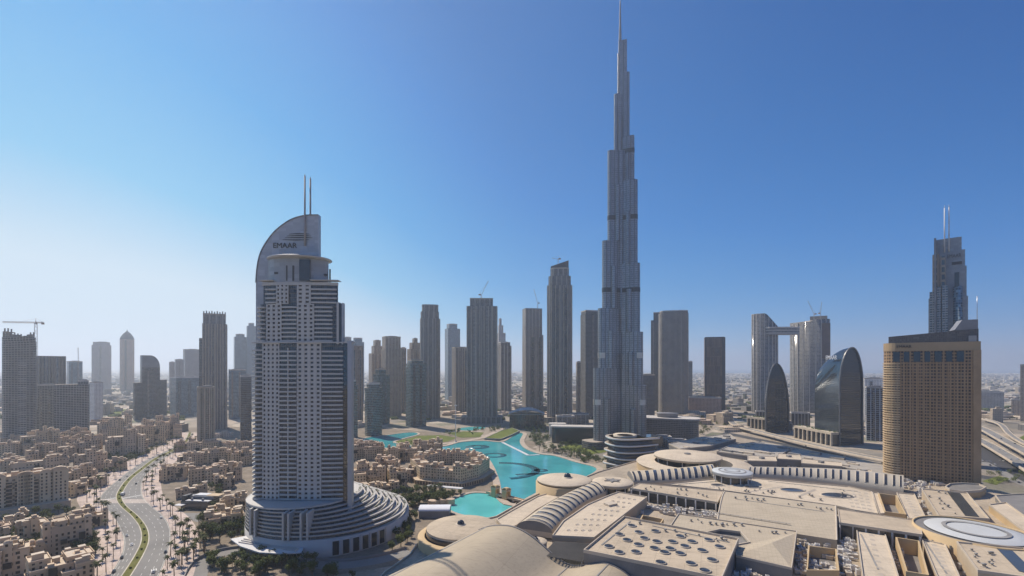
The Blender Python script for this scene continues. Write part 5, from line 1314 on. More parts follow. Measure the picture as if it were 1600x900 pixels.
b = MB(); b.box(wb * 0.40, -db * 0.15, zat(560, Yb2), wb * 0.20, db * 0.5, zat(505, Yb2) - zat(560, Yb2)); part(b, 'scaffold_bay', plain('dusty_brown_frame', (0.13, 0.09, 0.08), 0.9), rb)
br = thing('sky_bridge', 'slim horizontal sky bridge linking the two oval towers high up', 'bridge', (xat(1218, Ya), ra.location.y, zat(524, Ya)))
x0, x1 = xat(1196, Ya), xat(1248, Ya); yb_ = Ya - 2
P = [(x0, yb_ + 18), (x0 + 8, yb_ - 2), (x0 + 30, yb_ - 7), (x1 - 30, yb_ - 7), (x1, yb_ - 2), (x1, yb_ + 22)]
b = MB(); b.prism(P, zat(523, Ya), zat(513, Ya), 0, 1, bottom=True); part(b, 'bridge_hull', [facade('bridge_glazing', (0.36, 0.34, 0.31), (0.08, 0.09, 0.1), 4, 9, 0.85, 0.4), M_PALE], br, br.location)
b = MB(); P2 = [(x, y - 3 if y < yb_ + 5 else y) for x, y in P]; b.prism(P2, zat(513, Ya) + 0.02, zat(511, Ya), 0, 0, bottom=True); part(b, 'bridge_roof', M_PALE, br, br.location)
for a, c in ((1180, 1196), (1234, 1266)):
    T('podium_block', 'dark columned podium block under the %s oval tower' % ('left' if a < 1200 else 'right'), a, c, 646 if a > 1200 else 643, 668 if a > 1200 else 664, facade('column_podium', (0.35, 0.32, 0.28), (0.03, 0.03, 0.03), 7, 40, 0.7, 0.9), 'rect', 0.5, 0.2, cat='building', plant=False)

# ================================================================ pointed-arch glass towers
M_AGL = facade('black_glass_curtain', (0.022, 0.028, 0.033), (0.010, 0.014, 0.018), 3.0, 4.0, 0.93, 0.7, gr=0.04, gspec=0.6, wr=0.25)
M_ABL = facade('blue_glass_curtain', (0.045, 0.055, 0.065), (0.10, 0.135, 0.165), 2.4, 4.0, 0.92, 0.90, gr=0.05, gspec=0.8, wr=0.2, gmetal=0.85, wmetal=0.3, var=0.25)
def arch_tower(name, label, K, Rr, Lf, zs, zt, apex, zfar, sign=None):
    """K, Rr: ends of the pointed-arch face; Lf: where the curved flank runs to; apex: where along the face the point stands"""
    K, Rr, Lf = Vector(K), Vector(Rr), Vector(Lf)
    root = thing(name, label, 'tower', ((K.x + Rr.x) / 2, (K.y + Rr.y) / 2, 0))
    prof = []
    for i in range(13):
        t = i / 12; z = zs + (zt - zs) * math.sin(t * math.pi / 2); prof.append((apex * (1 - math.cos(t * math.pi / 2)), z))
    prof2 = [(1 - (1 - apex) * (1 - math.cos(i / 12 * math.pi / 2)), zs + (zt - zs) * math.sin(i / 12 * math.pi / 2)) for i in range(13)]
    out = [(0, 0)] + prof[:-1] + [(apex, zt)] + prof2[:-1][::-1] + [(1, 0)]
    ext = Lf - K
    def pt(f, z, s_):
        p = K + (Rr - K) * f + ext * s_
        k = 1 - s_ * s_ * (1 - zfar)
        return (p.x, p.y, z * k if z > 0 else 0)
    W_ = (Rr - K).length
    b = MB(); b.face([pt(f, z, 0) for f, z in reversed(out)], [(f * W_, z) for f, z in reversed(out)]); part(b, 'arch_face', M_AGL, root, root.location)
    b = MB(); n_ = 10; E = ext.length
    for half, mat_, nm in ((out[:14], M_ABL if sign else M_AGL, 'curved_flank'), (out[13:], M_AGL, 'far_flank')):
        b = MB(); b.grid([[pt(f, z, i / n_) for f, z in half] for i in range(n_ + 1)], 0, True, [[(E * i / n_, z) for f, z in half] for i in range(n_ + 1)]); part(b, nm, mat_, root, root.location)
    b = MB(); b.face([pt(f, z, 1) for f, z in out]); part(b, 'back_face', M_AGL, root, root.location)
    b = MB()
    R0 = [pt(f, z, 0) for f, z in out]
    nrm = Vector((Rr.y - K.y, -(Rr.x - K.x))).normalized() * 1.2
    for p, q in zip(R0[:-1], R0[1:]): b.beam((p[0] + nrm.x, p[1] + nrm.y, p[2]), (q[0] + nrm.x, q[1] + nrm.y, q[2]), 2.0, 2.2)
    part(b, 'arch_rim', plain('arch_rim_metal', (0.10, 0.105, 0.115), 0.4), root, root.location)
    return root, pt
K = (xat(1311, 837), 837); Rr = (xat(1347, 858), 858); Lf = (xat(1273, 884), 884)
r2, pt2 = arch_tower('arch_tower', 'larger dark glass tower shaped like a pointed arch with a blue flank and white sign', K, Rr, Lf, zat(604, 840), zat(543, 845), 0.54, 0.84, True)
p = pt2(0.17, 165, 0.38); fl = (Vector(K) - Vector(Lf)).normalized(); nm_ = Vector((fl.y, -fl.x)); nm_ = nm_ if nm_.x < 0 else -nm_
lettering('EMAAR', 'sign_letters', plain('sign_white', (0.85, 0.85, 0.85), 0.5), r2, p[0] - r2.location.x + nm_.x * 5, p[1] - r2.location.y + nm_.y * 5, 160, 7.5, 22, math.atan2(fl.y, fl.x), 0.5)
K = (xat(1196, 1000), 1000); Rr = (xat(1232, 1010), 1010); Lf = (xat(1196, 1040), 1045)
arch_tower('arch_tower', 'smaller black glass tower shaped like a pointed arch in front of the oval towers', K, Rr, Lf, zat(650, 1000), zat(568, 1000), 0.45, 0.95)
# pale arcades at their feet
def arcade(label, a, c, yt, yb_l, yb_r):
    A, B = Vector(W(a, yb_l)), Vector(W(c, yb_r)); u = (B - A).normalized(); L = (B - A).length; n_ = 8 if L > 60 else 5
    z = zat(yt, (A.y + B.y) / 2)
    root = thing('arcade', label, 'building', (*((A + B) / 2), 0), math.atan2(u.y, u.x))
    b = MB(); b.box(0, 9, 0, L, 15, z - 1); part(b, 'shaded_hall', M_GLASSD, root)
    for k in range(n_ + 1):
        b = MB(); b.box(-L / 2 + L * k / n_, 0, 0, 2.2, 3, z - 3); part(b, 'column', M_STONE2, root)
    b = MB(); b.box(0, 8, z - 3, L + 3, 19, 4.2); part(b, 'roof_slab', M_STONE2, root)
    b = MB(); rr = random.Random(int(a))
    for j in range(40):
        x, y, s_ = rr.uniform(-L / 2, L / 2), rr.uniform(2, 14), rr.uniform(1, 2.2); b.face([(x - s_, y, z + 1.2), (x + s_, y - .5, z + 1.4), (x + .2, y + .3, z + 1.2 + 2 * s_)])
    part(b, 'roof_planting', plain('planter_green', (0.05, 0.075, 0.02), 0.9), root)
M_STONE2 = plain('pale_travertine', (0.50, 0.43, 0.33), 0.75)
arcade('pale columned arcade in front of the smaller black arch tower', 1168, 1197, 653, 668, 672)
arcade('long pale columned arcade in front of the larger blue flanked arch tower', 1242, 1299, 671, 684, 697)

# ================================================================ low buildings round the lake and the mall
def wavy_block(name, label, px, py, rpx, z, nfl, mat_slab):
    Y = F * H / (py - HY); X = xat(px, Y); r = rpx * Y / F
    root = thing(name, label, 'building', (X, Y, 0))
    fh = z / nfl
    for k in range(nfl):
        def outl(g, ph): return [((r * (1 + 0.10 * math.sin(3 * t + ph)) + g) * math.cos(t) * (1.25 if math.cos(t) > 0 else 1), (r * (1 + 0.10 * math.sin(3 * t + ph)) + g) * 0.7 * math.sin(t)) for t in [2 * math.pi * i / 60 for i in range(60)]]
        b = MB(); b.prism(outl(-3.5, k * 0.35), fh * k, fh * (k + 1), 0, 1, sm=True); part(b, 'glazed_storey', [M_GLASSD, M_ROOF], root)
        b = MB(); b.prism(outl(1.5, k * 0.35), fh * (k + 1) - 2.2, fh * (k + 1), 0, 1, sm=True, bottom=True); part(b, 'wavy_band', [mat_slab, M_ROOF], root)
    b = MB(); b.lathe([(r * 0.5, z + 3), (r * 0.5, z)], -r * 0.15, 0, 40); b.lathe([(r * 0.34, z + 2.0), (r * 0.5, z + 3)], -r * 0.15, 0, 40); part(b, 'roof_ring', M_STONE2, root)
    b = MB(); b.box(r * 0.95, r * 0.1, z - 12, r * 0.8, r * 0.8, 12.5, 0.2); part(b, 'glass_wing', M_GLASSD, root)
    return root
wavy_block('banded_building', 'five storey building wrapped in wavy white bands beside the great rotunda', 982, 732, 36, 46, 5, M_WHITE)
def low_curved(name, label, x0, x1, yt, yb, kd, mat_, lid=True, drum=False):
    cx, cy, th, w_, d_, Yf = fit(x0, x1, yb, kd, 0.0, lambda w, d: rrect(w, d, d * 0.35))
    root = thing(name, label, 'building', (cx, cy, 0), th); z = zat(yt, Yf)
    b = MB(); b.prism(rrect(w_, d_, d_ * 0.35), 0, z, 0, 1); part(b, 'curved_body', [mat_, M_PALE], root)
    if lid:
        b = MB(); b.prism(rrect(w_ * 1.05, d_ * 1.05, d_ * 0.36), z, z + 2.4, 0, 0, bottom=True); part(b, 'roof_lid', M_PALE, root)
    if drum:
        b = MB(); b.lathe([(0, z + 11), (w_ * 0.17, z + 10.8), (w_ * 0.175, z + 10), (w_ * 0.17, z + 9), (w_ * 0.16, z + 2.4)], w_ * 0.02, 0, 32, sy=0.6); part(b, 'roof_drum', M_GREY, root)
    return root, w_, d_, z
low_curved('curved_retail_block', 'low curved grey building with a drum on its roof right of the needle tower', 992, 1092, 657, 693, 0.4, facade('glass_mosaic_wall', (0.20, 0.185, 0.165), (0.05, 0.055, 0.06), 3, 3.5, 0.7, 0.5), drum=True)
low_curved('lake_pavilion', 'low dark glass pavilion with white roof at the foot of the needle tower', 862, 934, 669, 694, 0.3, M_GLASSD)
low_curved('lake_pavilion', 'small pale pavilion with curved white roof left of the low dark glass pavilion', 858, 884, 664, 684, 0.6, M_PALE)
root, w_, d_, z = low_curved('opera_house', 'dark glass opera hall with a pale shallow domed roof across the lake', 796, 850, 648, 670, 0.6, facade('opera_glass', (0.06, 0.058, 0.055), (0.02, 0.02, 0.022), 4, 20, 0.8, 0.9), lid=False)
b = MB(); b.grid([[(w_ * 0.52 * (i / 12 * 2 - 1), d_ * 0.52 * (j / 6 * 2 - 1), z + 1 + 14 * (1 - (i / 12 * 2 - 1) ** 2) * (1 - 0.3 * (j / 6 * 2 - 1) ** 2)) for j in range(7)] for i in range(13)]); b.prism(rect(w_ * 1.04, d_ * 1.04), z, z + 1.0, 0, None); part(b, 'domed_roof', M_PALE, root)
for x0, x1, yt, yb, lab in ((1015, 1050, 684, 699, 'flat grey retail block in front of the low curved grey building'), (1040, 1075, 690, 702, 'pale flat block between the curved grey building and the great rotunda'),
                            (890, 920, 648, 664, 'small pale block behind the low dark glass pavilion'), (868, 898, 651, 668, 'stone service block at the base of the wedge crowned tower')):
    T('low_block', lab, x0, x1, yt, yb, FCG, 'rect', 0.6, 0.2, cat='building')
# curved viaduct behind the mall and the flyovers on the right
def viaduct(label, pts, wid, zd, npier=8, name='viaduct'):
    P = smooth_line([W(x, y, zd) for x, y in pts], 8); c = P[len(P) // 2]
    root = thing(name, label, 'viaduct', (c[0], c[1], 0)); Lf, Rt = [], []
    for i, p in enumerate(P):
        a, e = P[max(i - 1, 0)], P[min(i + 1, len(P) - 1)]; d = Vector((e[0] - a[0], e[1] - a[1])).normalized(); q = Vector((-d.y, d.x)) * wid / 2
        Lf.append((p[0] + q.x, p[1] + q.y)); Rt.append((p[0] - q.x, p[1] - q.y))
    b = MB(); b.ribbon(Rt, Lf, zd)
    for E in (Lf, Rt): b.grid([[(*p, zd - 2.2), (*p, zd)] for p in E])
    b.ribbon(Rt, Lf, zd - 2.2); part(b, 'deck', [M_ASPH], root, root.location)
    for E, O in ((Lf, Rt), (Rt, Lf)):
        b = MB(); I = side(E, O, 0.9); b.grid([[(*p, zd - 2.4), (*p, zd + 1.3)] for p in side(E, O, -0.1)]); b.grid([[(*p, zd + 0.05), (*p, zd + 1.3)] for p in I]); b.ribbon(side(E, O, -0.1), I, zd + 1.3); part(b, 'parapet', M_STONE, root, root.location)
    for k in range(npier):
        p = P[int((k + 0.5) * len(P) / npier)]; b = MB(); b.bar((p[0], p[1], 0), (p[0], p[1], zd - 2.2), 1.3, 8); part(b, 'pier', M_PALE, root, root.location)
    return P
VIA = [viaduct('curved viaduct sweeping past the arch towers behind the mall', [(1122, 636), (1136, 650), (1150, 664), (1190, 675), (1250, 690), (1330, 708), (1400, 722)], 15, 9),
       viaduct('upper flyover of the interchange right of the brown hotel', [(1500, 659), (1534, 669), (1570, 688), (1604, 706), (1660, 738)], 16, 13),
       viaduct('lower flyover of the interchange right of the brown hotel', [(1500, 674), (1536, 690), (1570, 709), (1600, 727), (1660, 764)], 16, 9),
       viaduct('curving pale ramp at the right edge of the interchange', [(1536, 654), (1562, 662), (1578, 678), (1600, 692), (1640, 708)], 9, 8),
       viaduct('far ramp looping behind the flyovers', [(1530, 648), (1556, 650), (1585, 650), (1620, 655)], 14, 9)]
# ================================================================ sand coloured old-town blocks
OLD = [facade('sand_stucco_%s' % nm, c, (0.020, 0.016, 0.013), 3.3, 3.4, 0.40, 0.56, gr=0.35, gspec=0.25, var=0.6, drop=d, wr=0.85) for nm, c, d in
       (('ochre', (0.60, 0.465, 0.295), 0.25), ('rose', (0.61, 0.475, 0.325), 0.3), ('cream', (0.65, 0.525, 0.355), 0.2), ('umber', (0.53, 0.40, 0.26), 0.25))]
OROOF = [roof_mat('old_roof_%s' % nm, c, 4, 0.04, 0.25) for nm, c in (('pink', (0.60, 0.46, 0.345)), ('sand', (0.62, 0.49, 0.35)), ('pale', (0.68, 0.57, 0.44)))]
M_PARA = plain('stucco_parapet', (0.58, 0.44, 0.30), 0.85, var=0.15)
M_PERG = plain('pergola_timber', (0.16, 0.105, 0.07), 0.85)
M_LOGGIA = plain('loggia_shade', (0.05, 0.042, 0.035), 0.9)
def old_block(label, px, py, w_, d_, h, rot, seed, nwing=5, cat='building', tower_n=2, name='sandy_block'):
    """a stepped stucco block: main body, overlapping wings, terraces with parapets, loggias, roof huts and a domed stair tower"""
    r = random.Random(seed); X, Y = W(px, py); azb = math.atan2(X, Y); w_ *= math.cos(azb) ** 0.5; X += d_ / 2 * math.sin(azb); Y += d_ / 2 * math.cos(azb); rot = -azb + rot * 0.5 + 0.08 * (seed % 3 - 1)
    root = thing(name, label, cat, (X, Y, 0), rot)
    wm, rm = OLD[r.randrange(4)], OROOF[r.randrange(3)]
    def mass(nm, cx, cy, w, d, z0, z1, m_=None):
        P = rect(w, d, cx, cy); b = MB(); b.prism(P, z0, z1, 0, 1, u0=r.uniform(0, 9)); part(b, nm, [m_ or wm, rm], root)
        b = MB(); rim(b, [(x, y) for x, y in rect(w + 0.3, d + 0.3, cx, cy)], z1 - 0.4, z1 + 1.0, 0.6); part(b, 'parapet', M_PARA, root)
    mass('main_body', 0, 0, w_ * 0.86, d_ * 0.62, 0, h * 0.86)
    tops = [(0, 0, w_ * 0.86, d_ * 0.62, h * 0.86)]
    for k in range(nwing):
        ww, dd = w_ * r.uniform(0.16, 0.34), d_ * r.uniform(0.3, 0.55)
        cx, cy = (r.random() - 0.5) * (w_ - ww) * 1.1, (r.random() - 0.5) * (d_ - dd) * 1.3
        hh = h * r.uniform(0.5, 1.15) + k * 0.13
        mass('wing', cx, cy, ww, dd, 0, hh, OLD[r.randrange(4)] if r.random() < 0.3 else None); tops.append((cx, cy, ww, dd, hh))
    for k in range(nwing + 6):                      # roof huts and stair heads
        cx, cy, ww, dd, hh = tops[r.randrange(len(tops))]
        x, y = cx + (r.random() - 0.5) * ww * 0.7, cy + (r.random() - 0.5) * dd * 0.7
        a, c, e = r.uniform(2.5, 5.5), r.uniform(2.5, 5), r.uniform(2, 4.2)
        b = MB(); b.prism(rect(a, c, x, y), hh - 0.5, hh + e, 0, 1); b.prism(rect(a * 1.12, c * 1.12, x, y), hh + e, hh + e + 0.4, 0, 1, bottom=True); part(b, 'roof_hut', [M_PARA, rm], root)
    for k in range(tower_n):
        cx, cy, ww, dd, hh = tops[r.randrange(len(tops))]
        x, y, a = cx + r.choice((-1, 1)) * ww * 0.42, cy - dd * 0.4, r.uniform(3.2, 5)
        z = hh + r.uniform(3, 6)
        b = MB(); b.prism(rect(a, a, x, y), 0, z, 0, 1); part(b, 'stair_tower', [wm, rm], root)
        b = MB()
        if r.random() < 0.5: b.lathe([(a * 0.52, z), (a * 0.5, z + a * 0.2), (a * 0.36, z + a * 0.42), (0, z + a * 0.56)], x, y, 14); part(b, 'dome', M_PARA, root)
        else: b.prism(rect(a * 1.2, a * 1.2, x, y), z, z + 0.5, 0, 0, bottom=True); b.prism(rect(a * 0.7, a * 0.7, x, y), z + 0.5, z + 2, 0, 0); part(b, 'tower_cap', M_PARA, root)
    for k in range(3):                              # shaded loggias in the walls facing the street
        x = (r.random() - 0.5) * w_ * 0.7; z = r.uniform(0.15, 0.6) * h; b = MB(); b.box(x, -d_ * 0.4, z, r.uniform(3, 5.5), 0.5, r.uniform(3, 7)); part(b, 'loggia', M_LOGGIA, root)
    for k in range(2):
        cx, cy, ww, dd, hh = tops[r.randrange(len(tops))]
        x, y = cx + (r.random() - 0.5) * ww * 0.4, cy + (r.random() - 0.5) * dd * 0.4; b = MB()
        for j in range(6): b.box(x - 2.5 + j, y, hh + 2.4, 0.35, 4.4, 0.3)
        for sx, sy in ((-1, -1), (1, -1), (1, 1), (-1, 1)): b.box(x + sx * 2.6, y + sy * 1.9, hh, 0.3, 0.3, 2.4)
        b.box(x, y - 1.9, hh + 2.1, 5.6, 0.3, 0.3); b.box(x, y + 1.9, hh + 2.1, 5.6, 0.3, 0.3)
        part(b, 'pergola', M_PERG, root)
    return root
# the long apartment block on the left edge
def long_block():
    A, B = Vector(W(-40, 812)), Vector(W(107, 789)); u = (B - A).normalized(); L = (B - A).length
    root = thing('apartment_block', 'long eight storey sandy apartment block with arched parapets at the left edge', 'building', (*((A + B) / 2), 0), math.atan2(u.y, u.x))
    h = 36; b = MB(); b.prism(rect(L, 22, 0, 11), 0, h, 0, 1); part(b, 'main_body', [facade('apartment_front', (0.55, 0.45, 0.32), (0.035, 0.028, 0.024), 4.6, 3.9, 0.42, 0.55, gr=0.3, drop=0.35, wr=0.85), OROOF[1]], root)
    for x, ww in ((-L / 2 + 14, 12), (-L / 2 + 48, 10), (0, 9), (L / 2 - 30, 10), (L / 2 - 7, 14)):
        b = MB(); b.prism(rect(ww, 2.4, x, -0.7), 0, h + 1.5, 0, 0); part(b, 'projecting_bay', [OLD[2]], root)
        b = MB(); n_ = 12; prf = [(x + ww * 0.5 * math.cos(math.pi * i / n_), h + 1.5 + ww * 0.32 * math.sin(math.pi * i / n_)) for i in range(n_ + 1)]
        b.face([(p, -1.9, z) for p, z in reversed(prf)]); b.face([(p, 0.5, z) for p, z in prf]); b.grid([[(p, -1.9, z) for p, z in prf], [(p, 0.5, z) for p, z in prf]], sm=False); part(b, 'arched_parapet', M_PARA, root)
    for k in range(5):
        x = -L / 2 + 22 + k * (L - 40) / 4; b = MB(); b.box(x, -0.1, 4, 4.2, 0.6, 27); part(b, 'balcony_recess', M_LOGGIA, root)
        for j in range(7):
            b = MB(); b.box(x, -0.4, 6.5 + j * 3.7, 4.4, 1.0, 1.0); part(b, 'balcony_rail', M_PARA, root)
    b = MB(); rim(b, rect(L + 0.3, 22.3, 0, 11), h - 0.4, h + 1.2, 0.6); part(b, 'parapet', M_PARA, root)
    rr = random.Random(3)
    for k in range(14):
        b = MB(); x, y = rr.uniform(-L / 2 + 5, L / 2 - 5), rr.uniform(4, 19); a = rr.uniform(3, 7); b.prism(rect(a, rr.uniform(3, 5), x, y), h, h + rr.uniform(2, 4.5), 0, 1); part(b, 'roof_hut', [M_PARA, OROOF[2]], root)
    b = MB(); b.prism(rect(L * 0.98, 10, 2, -6), 0, 7, 0, 1); part(b, 'podium', [M_PARA, OROOF[1]], root)
long_block()
OB = [  # label, px, py of the front foot, width, depth, height, turn
 ('stepped sandy block with roof pergolas in front of the long apartment block', 104, 868, 38, 30, 24, 0.20),
 ('lower rosy wing block with flat terraces left of the stepped pergola block', 52, 850, 22, 26, 17, 0.15),
 ('sandy block in the bottom left corner with jumbled terraces', 12, 905, 30, 26, 20, 0.1),
 ('low jumbled sandy terraces in front of the pergola block at the bottom edge', 95, 925, 42, 34, 17, 0.25),
 ('small sandy villa at the left edge beside green gardens', -6, 858, 22, 22, 18, 0.0),
 ('low shops with flat roofs right of the long apartment block', 120, 775, 22, 20, 13, 0.3),
 ('terraced sandy block directly behind the right end of the long apartment block', 128, 757, 34, 26, 17, 0.25),
 ('broad sandy block in the second row with shadowed balconies', 142, 737, 44, 24, 27, 0.2),
 ('long low sandy block in the second row behind the long apartment block', 62, 748, 70, 26, 25, 0.12),
 ('sandy block at the left edge in the second row', 8, 750, 40, 30, 22, 0.1),
 ('wide sandy block in the third row with white roof huts', 75, 726, 64, 26, 26, 0.2),
 ('sandy terraced block in the third row ending at the trees', 130, 716, 54, 24, 28, 0.25),
 ('low pale block at the left edge in the third row', 18, 713, 60, 36, 20, 0.1),
 ('orange tinted square apartment house standing tall in the third row', 62, 708, 62, 34, 33, 0.05),
 ('tall rosy apartment house where the boulevard bends away', 198, 713, 62, 36, 36, 0.1),
 ('tall rosy apartment house behind the bend of the boulevard', 176, 692, 60, 44, 44, 0.05),
 ('grey rosy apartment house at the far end of the boulevard left side', 232, 696, 64, 40, 40, 0.3),
 ('far rosy apartment house last in the row before the ribbed towers', 262, 686, 50, 40, 38, 0.3),
 ('sandy houses just beyond the right pavement of the boulevard', 270, 752, 34, 26, 16, -0.25),
 ('sandy block with dark tall windows right of the boulevard', 322, 757, 46, 26, 20, -0.05),
 ('small cream corner tower house left of the crescent tower', 368, 752, 16, 16, 20, 0.0),
 ('rosy low block touching the left side of the crescent tower', 380, 728, 36, 26, 20, 0.1),
 ('low sandy terrace houses in the middle of the right bank of the boulevard', 300, 728, 44, 30, 15, -0.3),
 ('sandy block with domes behind the dark tall windows block', 344, 725, 50, 28, 19, -0.1),
 ('long low sandy row farther back right of the boulevard', 330, 708, 70, 30, 16, -0.2),
 ('low pale row at the foot of the olive ribbed tower', 372, 706, 60, 26, 16, 0.0),
 ('cream villa cluster between the dark pavilion and the crescent podium', 352, 832, 30, 26, 14, 0.1),
 ('little rosy villa behind the cream villa cluster', 366, 800, 26, 20, 13, -0.1),
 ('sandy block rising right behind the white blade of the crescent tower', 576, 768, 42, 36, 26, 0.05),
 ('sandy block with many roof huts right of the crescent tower', 606, 757, 34, 40, 27, -0.1),
 ('low sandy arcade wing near the terraced podium', 590, 783, 44, 20, 16, 0.25),
 ('cream corner block facing the island over a narrow channel', 622, 768, 22, 34, 24, 0.0),
 ('dark shadowed block behind the sandy blocks beside the canal', 575, 719, 60, 30, 22, 0.1),
 ('sandy row along the canal behind the island', 632, 722, 58, 30, 21, 0.15),
 ('sandy row at the lake end of the canal behind the island', 668, 712, 50, 26, 20, 0.1),
 ('small sandy house squeezed between the pergola block and the long apartment block', 150, 826, 20, 18, 12, 0.2),
 ('little rosy house at the left edge below the long apartment block', 22, 828, 18, 18, 10, 0.1),
 ('sandy garden house between the two bottom left blocks', 48, 885, 18, 16, 9, 0.1),
 ('low flat sandy house behind the small shops by the boulevard', 150, 762, 20, 18, 9, 0.2),
 ('narrow sandy house in the gap of the second row', 96, 757, 24, 20, 15, 0.1),
 ('sandy house with low terraces right of the broad shadowed balcony block', 178, 737, 26, 20, 13, 0.2),
 ('low rosy row in the gap between the second and third rows', 30, 733, 40, 22, 15, 0.1),
 ('small sandy row behind the third row ending at the tall rosy house', 108, 703, 44, 24, 20, 0.1),
 ('low pale row under the unfinished towers at the far left', 30, 697, 60, 26, 16, 0.1),
 ('low sandy row under the unfinished block beside the orange tinted house', 118, 692, 60, 26, 22, 0.1),
 ('sandy house filling the corner between the boulevard palms and the domed block', 286, 742, 30, 22, 14, -0.2),
 ('low sandy house left of the small cream corner tower house', 348, 742, 30, 20, 12, 0.0),
 ('rosy house just right of the block with dark tall windows', 352, 765, 24, 20, 13, 0.0),
 ('sandy terrace row behind the dark modern pavilion', 302, 777, 34, 16, 9, -0.1),
 ('small sandy house at the far end of the right bank of the boulevard', 290, 705, 34, 24, 14, -0.2),
 ('little sandy house by the trees left of the crescent podium', 338, 812, 20, 16, 9, 0.1),
 ('low sandy row along the channel left of the island palace', 640, 752, 18, 26, 13, 0.0),
 ('low block at the canal end next to the crescent tower edge', 556, 711, 44, 30, 18, 0.0)]
for i, (lab, px, py, w_, d_, h, ro) in enumerate(OB): old_block(lab, px, py, w_, d_, h, ro, 100 + i, 9 if w_ > 25 else 5)

# ---- island palace in the lake
root = thing('island_palace', 'sand coloured palace ring around a courtyard standing on the lake island', 'building', (*W(700, 745), 0))
ring_px = [(641, 717), (656, 729), (683, 731), (720, 733.5), (748, 727), (765, 717), (752, 709.5), (735, 706), (705, 705), (675, 707), (655, 711)]
RG = [W(x, y, 21) for x, y in ring_px]; RG = ccw(RG); RI = offset_ring(RG, -17); n = len(RG); rr = random.Random(5)
for i in range(n):
    j = (i + 1) % n; m_ = 3
    for k in range(m_):
        f0, f1 = k / m_, (k + 1) / m_; lp = lambda a, b_, f: (a[0] + (b_[0] - a[0]) * f, a[1] + (b_[1] - a[1]) * f)
        q = [lp(RG[i], RG[j], f0), lp(RG[i], RG[j], f1), lp(RI[i], RI[j], f1), lp(RI[i], RI[j], f0)]; g_ = rr.uniform(-1.6, 1.6)
        z = rr.choice((17.5, 19.5, 21, 21.5, 23.5)) + (i * 3 + k) * 0.03
        b = MB(); b.prism(q, 0, z, 0, 1); part(b, 'wing', [OLD[2 if (i + k) % 3 else 0], OROOF[(i + k) % 3]], root, root.location)
        b = MB(); rim(b, offset_ring(ccw(q), 0.15), z - 0.4, z + 1, 0.6); part(b, 'parapet', M_PARA, root, root.location)
        c = cen(q); a = rr.uniform(3.5, 6); zz = z + rr.uniform(2.5, 6); dx, dy = rr.uniform(-4, 4), rr.uniform(-4, 4)
        b = MB(); b.prism(rect(a, a, c[0] + dx, c[1] + dy), z - 1, zz, 0, 1); b.prism(rect(a * 1.14, a * 1.14, c[0] + dx, c[1] + dy), zz, zz + 0.5, 0, 1, bottom=True); part(b, 'roof_turret', [M_PARA, OROOF[2]], root, root.location)
        if (i + k) % 3 == 0:
            b = MB(); b.lathe([(a * 0.5, zz + 0.5), (a * 0.42, zz + a * 0.4), (0, zz + a * 0.62)], c[0] + dx, c[1] + dy, 14); part(b, 'dome', M_PARA, root, root.location)
b = MB(); PO = offset_ring(RG, 7); b.prism(PO, 0, 5.5, 0, 1); part(b, 'terrace_base', [facade('palace_arcade', (0.42, 0.32, 0.21), (0.04, 0.03, 0.025), 4, 5.4, 0.55, 0.7, gr=0.5), OROOF[1]], root, root.location)
b = MB(); PP = offset_ring(RI, -0.1); b.face([(*p, 6.0) for p in PP]); part(b, 'courtyard_floor', M_PAVE, root, root.location)
b = MB(); A, B = Vector(W(668, 767)), Vector(W(722, 772)); b.beam((A.x, A.y, 6.4), (B.x, B.y, 6.4), 7, 0.8); part(b, 'white_awning', M_WHITE, root, root.location)
# ---- stone bridge with two gate towers
A, B = Vector(W(762, 773)), Vector(W(818, 788)); u = (B - A).normalized(); L = (B - A).length
root = thing('stone_bridge', 'sand coloured stone bridge with two arched gate towers over the narrow water', 'bridge', (*((A + B) / 2), 0), math.atan2(u.y, u.x))
b = MB(); b.box(0, 0, 2.6, L, 5.5, 1.0); part(b, 'deck', M_PARA, root)
for sy in (-1, 1):
    b = MB(); b.box(0, sy * 2.6, 3.6, L, 0.4, 1.1); part(b, 'parapet', M_PARA, root)
for x in (-L * 0.36, -L * 0.17, L * 0.05, L * 0.27):
    b = MB(); b.box(x, 0, 0, 3.0, 6.5, 2.6); part(b, 'pier', M_STONE, root)
for x in (-L * 0.27, L * 0.04):
    for sy in (-1, 1):
        b = MB(); b.box(x, sy * 2.7, 0, 6.5, 1.8, 11); part(b, 'gate_wall', M_GWALL, root)
    b = MB(); b.box(x, 0, 9.4, 7.6, 7.6, 1.6); part(b, 'gate_roof', M_PARA, root)
    b = MB()
    for sx in (-1, 1):
        for sy in (-1, 1): b.box(x + sx * 3, sy * 3, 11, 1.3, 1.3, 1.6)
    b.box(x, 0, 11, 4.6, 4.6, 2.2)
    part(b, 'gate_crown', M_GWALL, root)
# ---- dark pavilion by the boulevard
root = thing('dark_pavilion', 'dark modern pavilion with white flat canopies beside the boulevard', 'building', (*W(302, 797), 0), -0.12)
b = MB(); b.box(0, 9, 0, 30, 16, 8.5); part(b, 'glass_body', M_GLASSD, root)
b = MB(); b.box(-14, 8, 0, 4, 9, 13); part(b, 'side_tower', M_DARK, root)
b = MB(); b.box(3, 3, 8.6, 26, 4, 0.6); part(b, 'front_canopy', M_WHITE, root)
b = MB(); b.box(-2, 15, 11.5, 14, 8, 0.7); part(b, 'upper_canopy', M_WHITE, root)
b = MB(); b.box(12, 15, 11.3, 14, 9, 0.8); part(b, 'tan_roof', M_GOLD, root)
b = MB(); b.box(0, 13, 8.5, 28, 7, 2.8); part(b, 'upper_storey', M_GREY, root)
for x in (-4, 8):
    b = MB(); b.box(x, 3, 9.2, 1.6, 1.6, 2.2); part(b, 'roof_box', M_GREY, root)
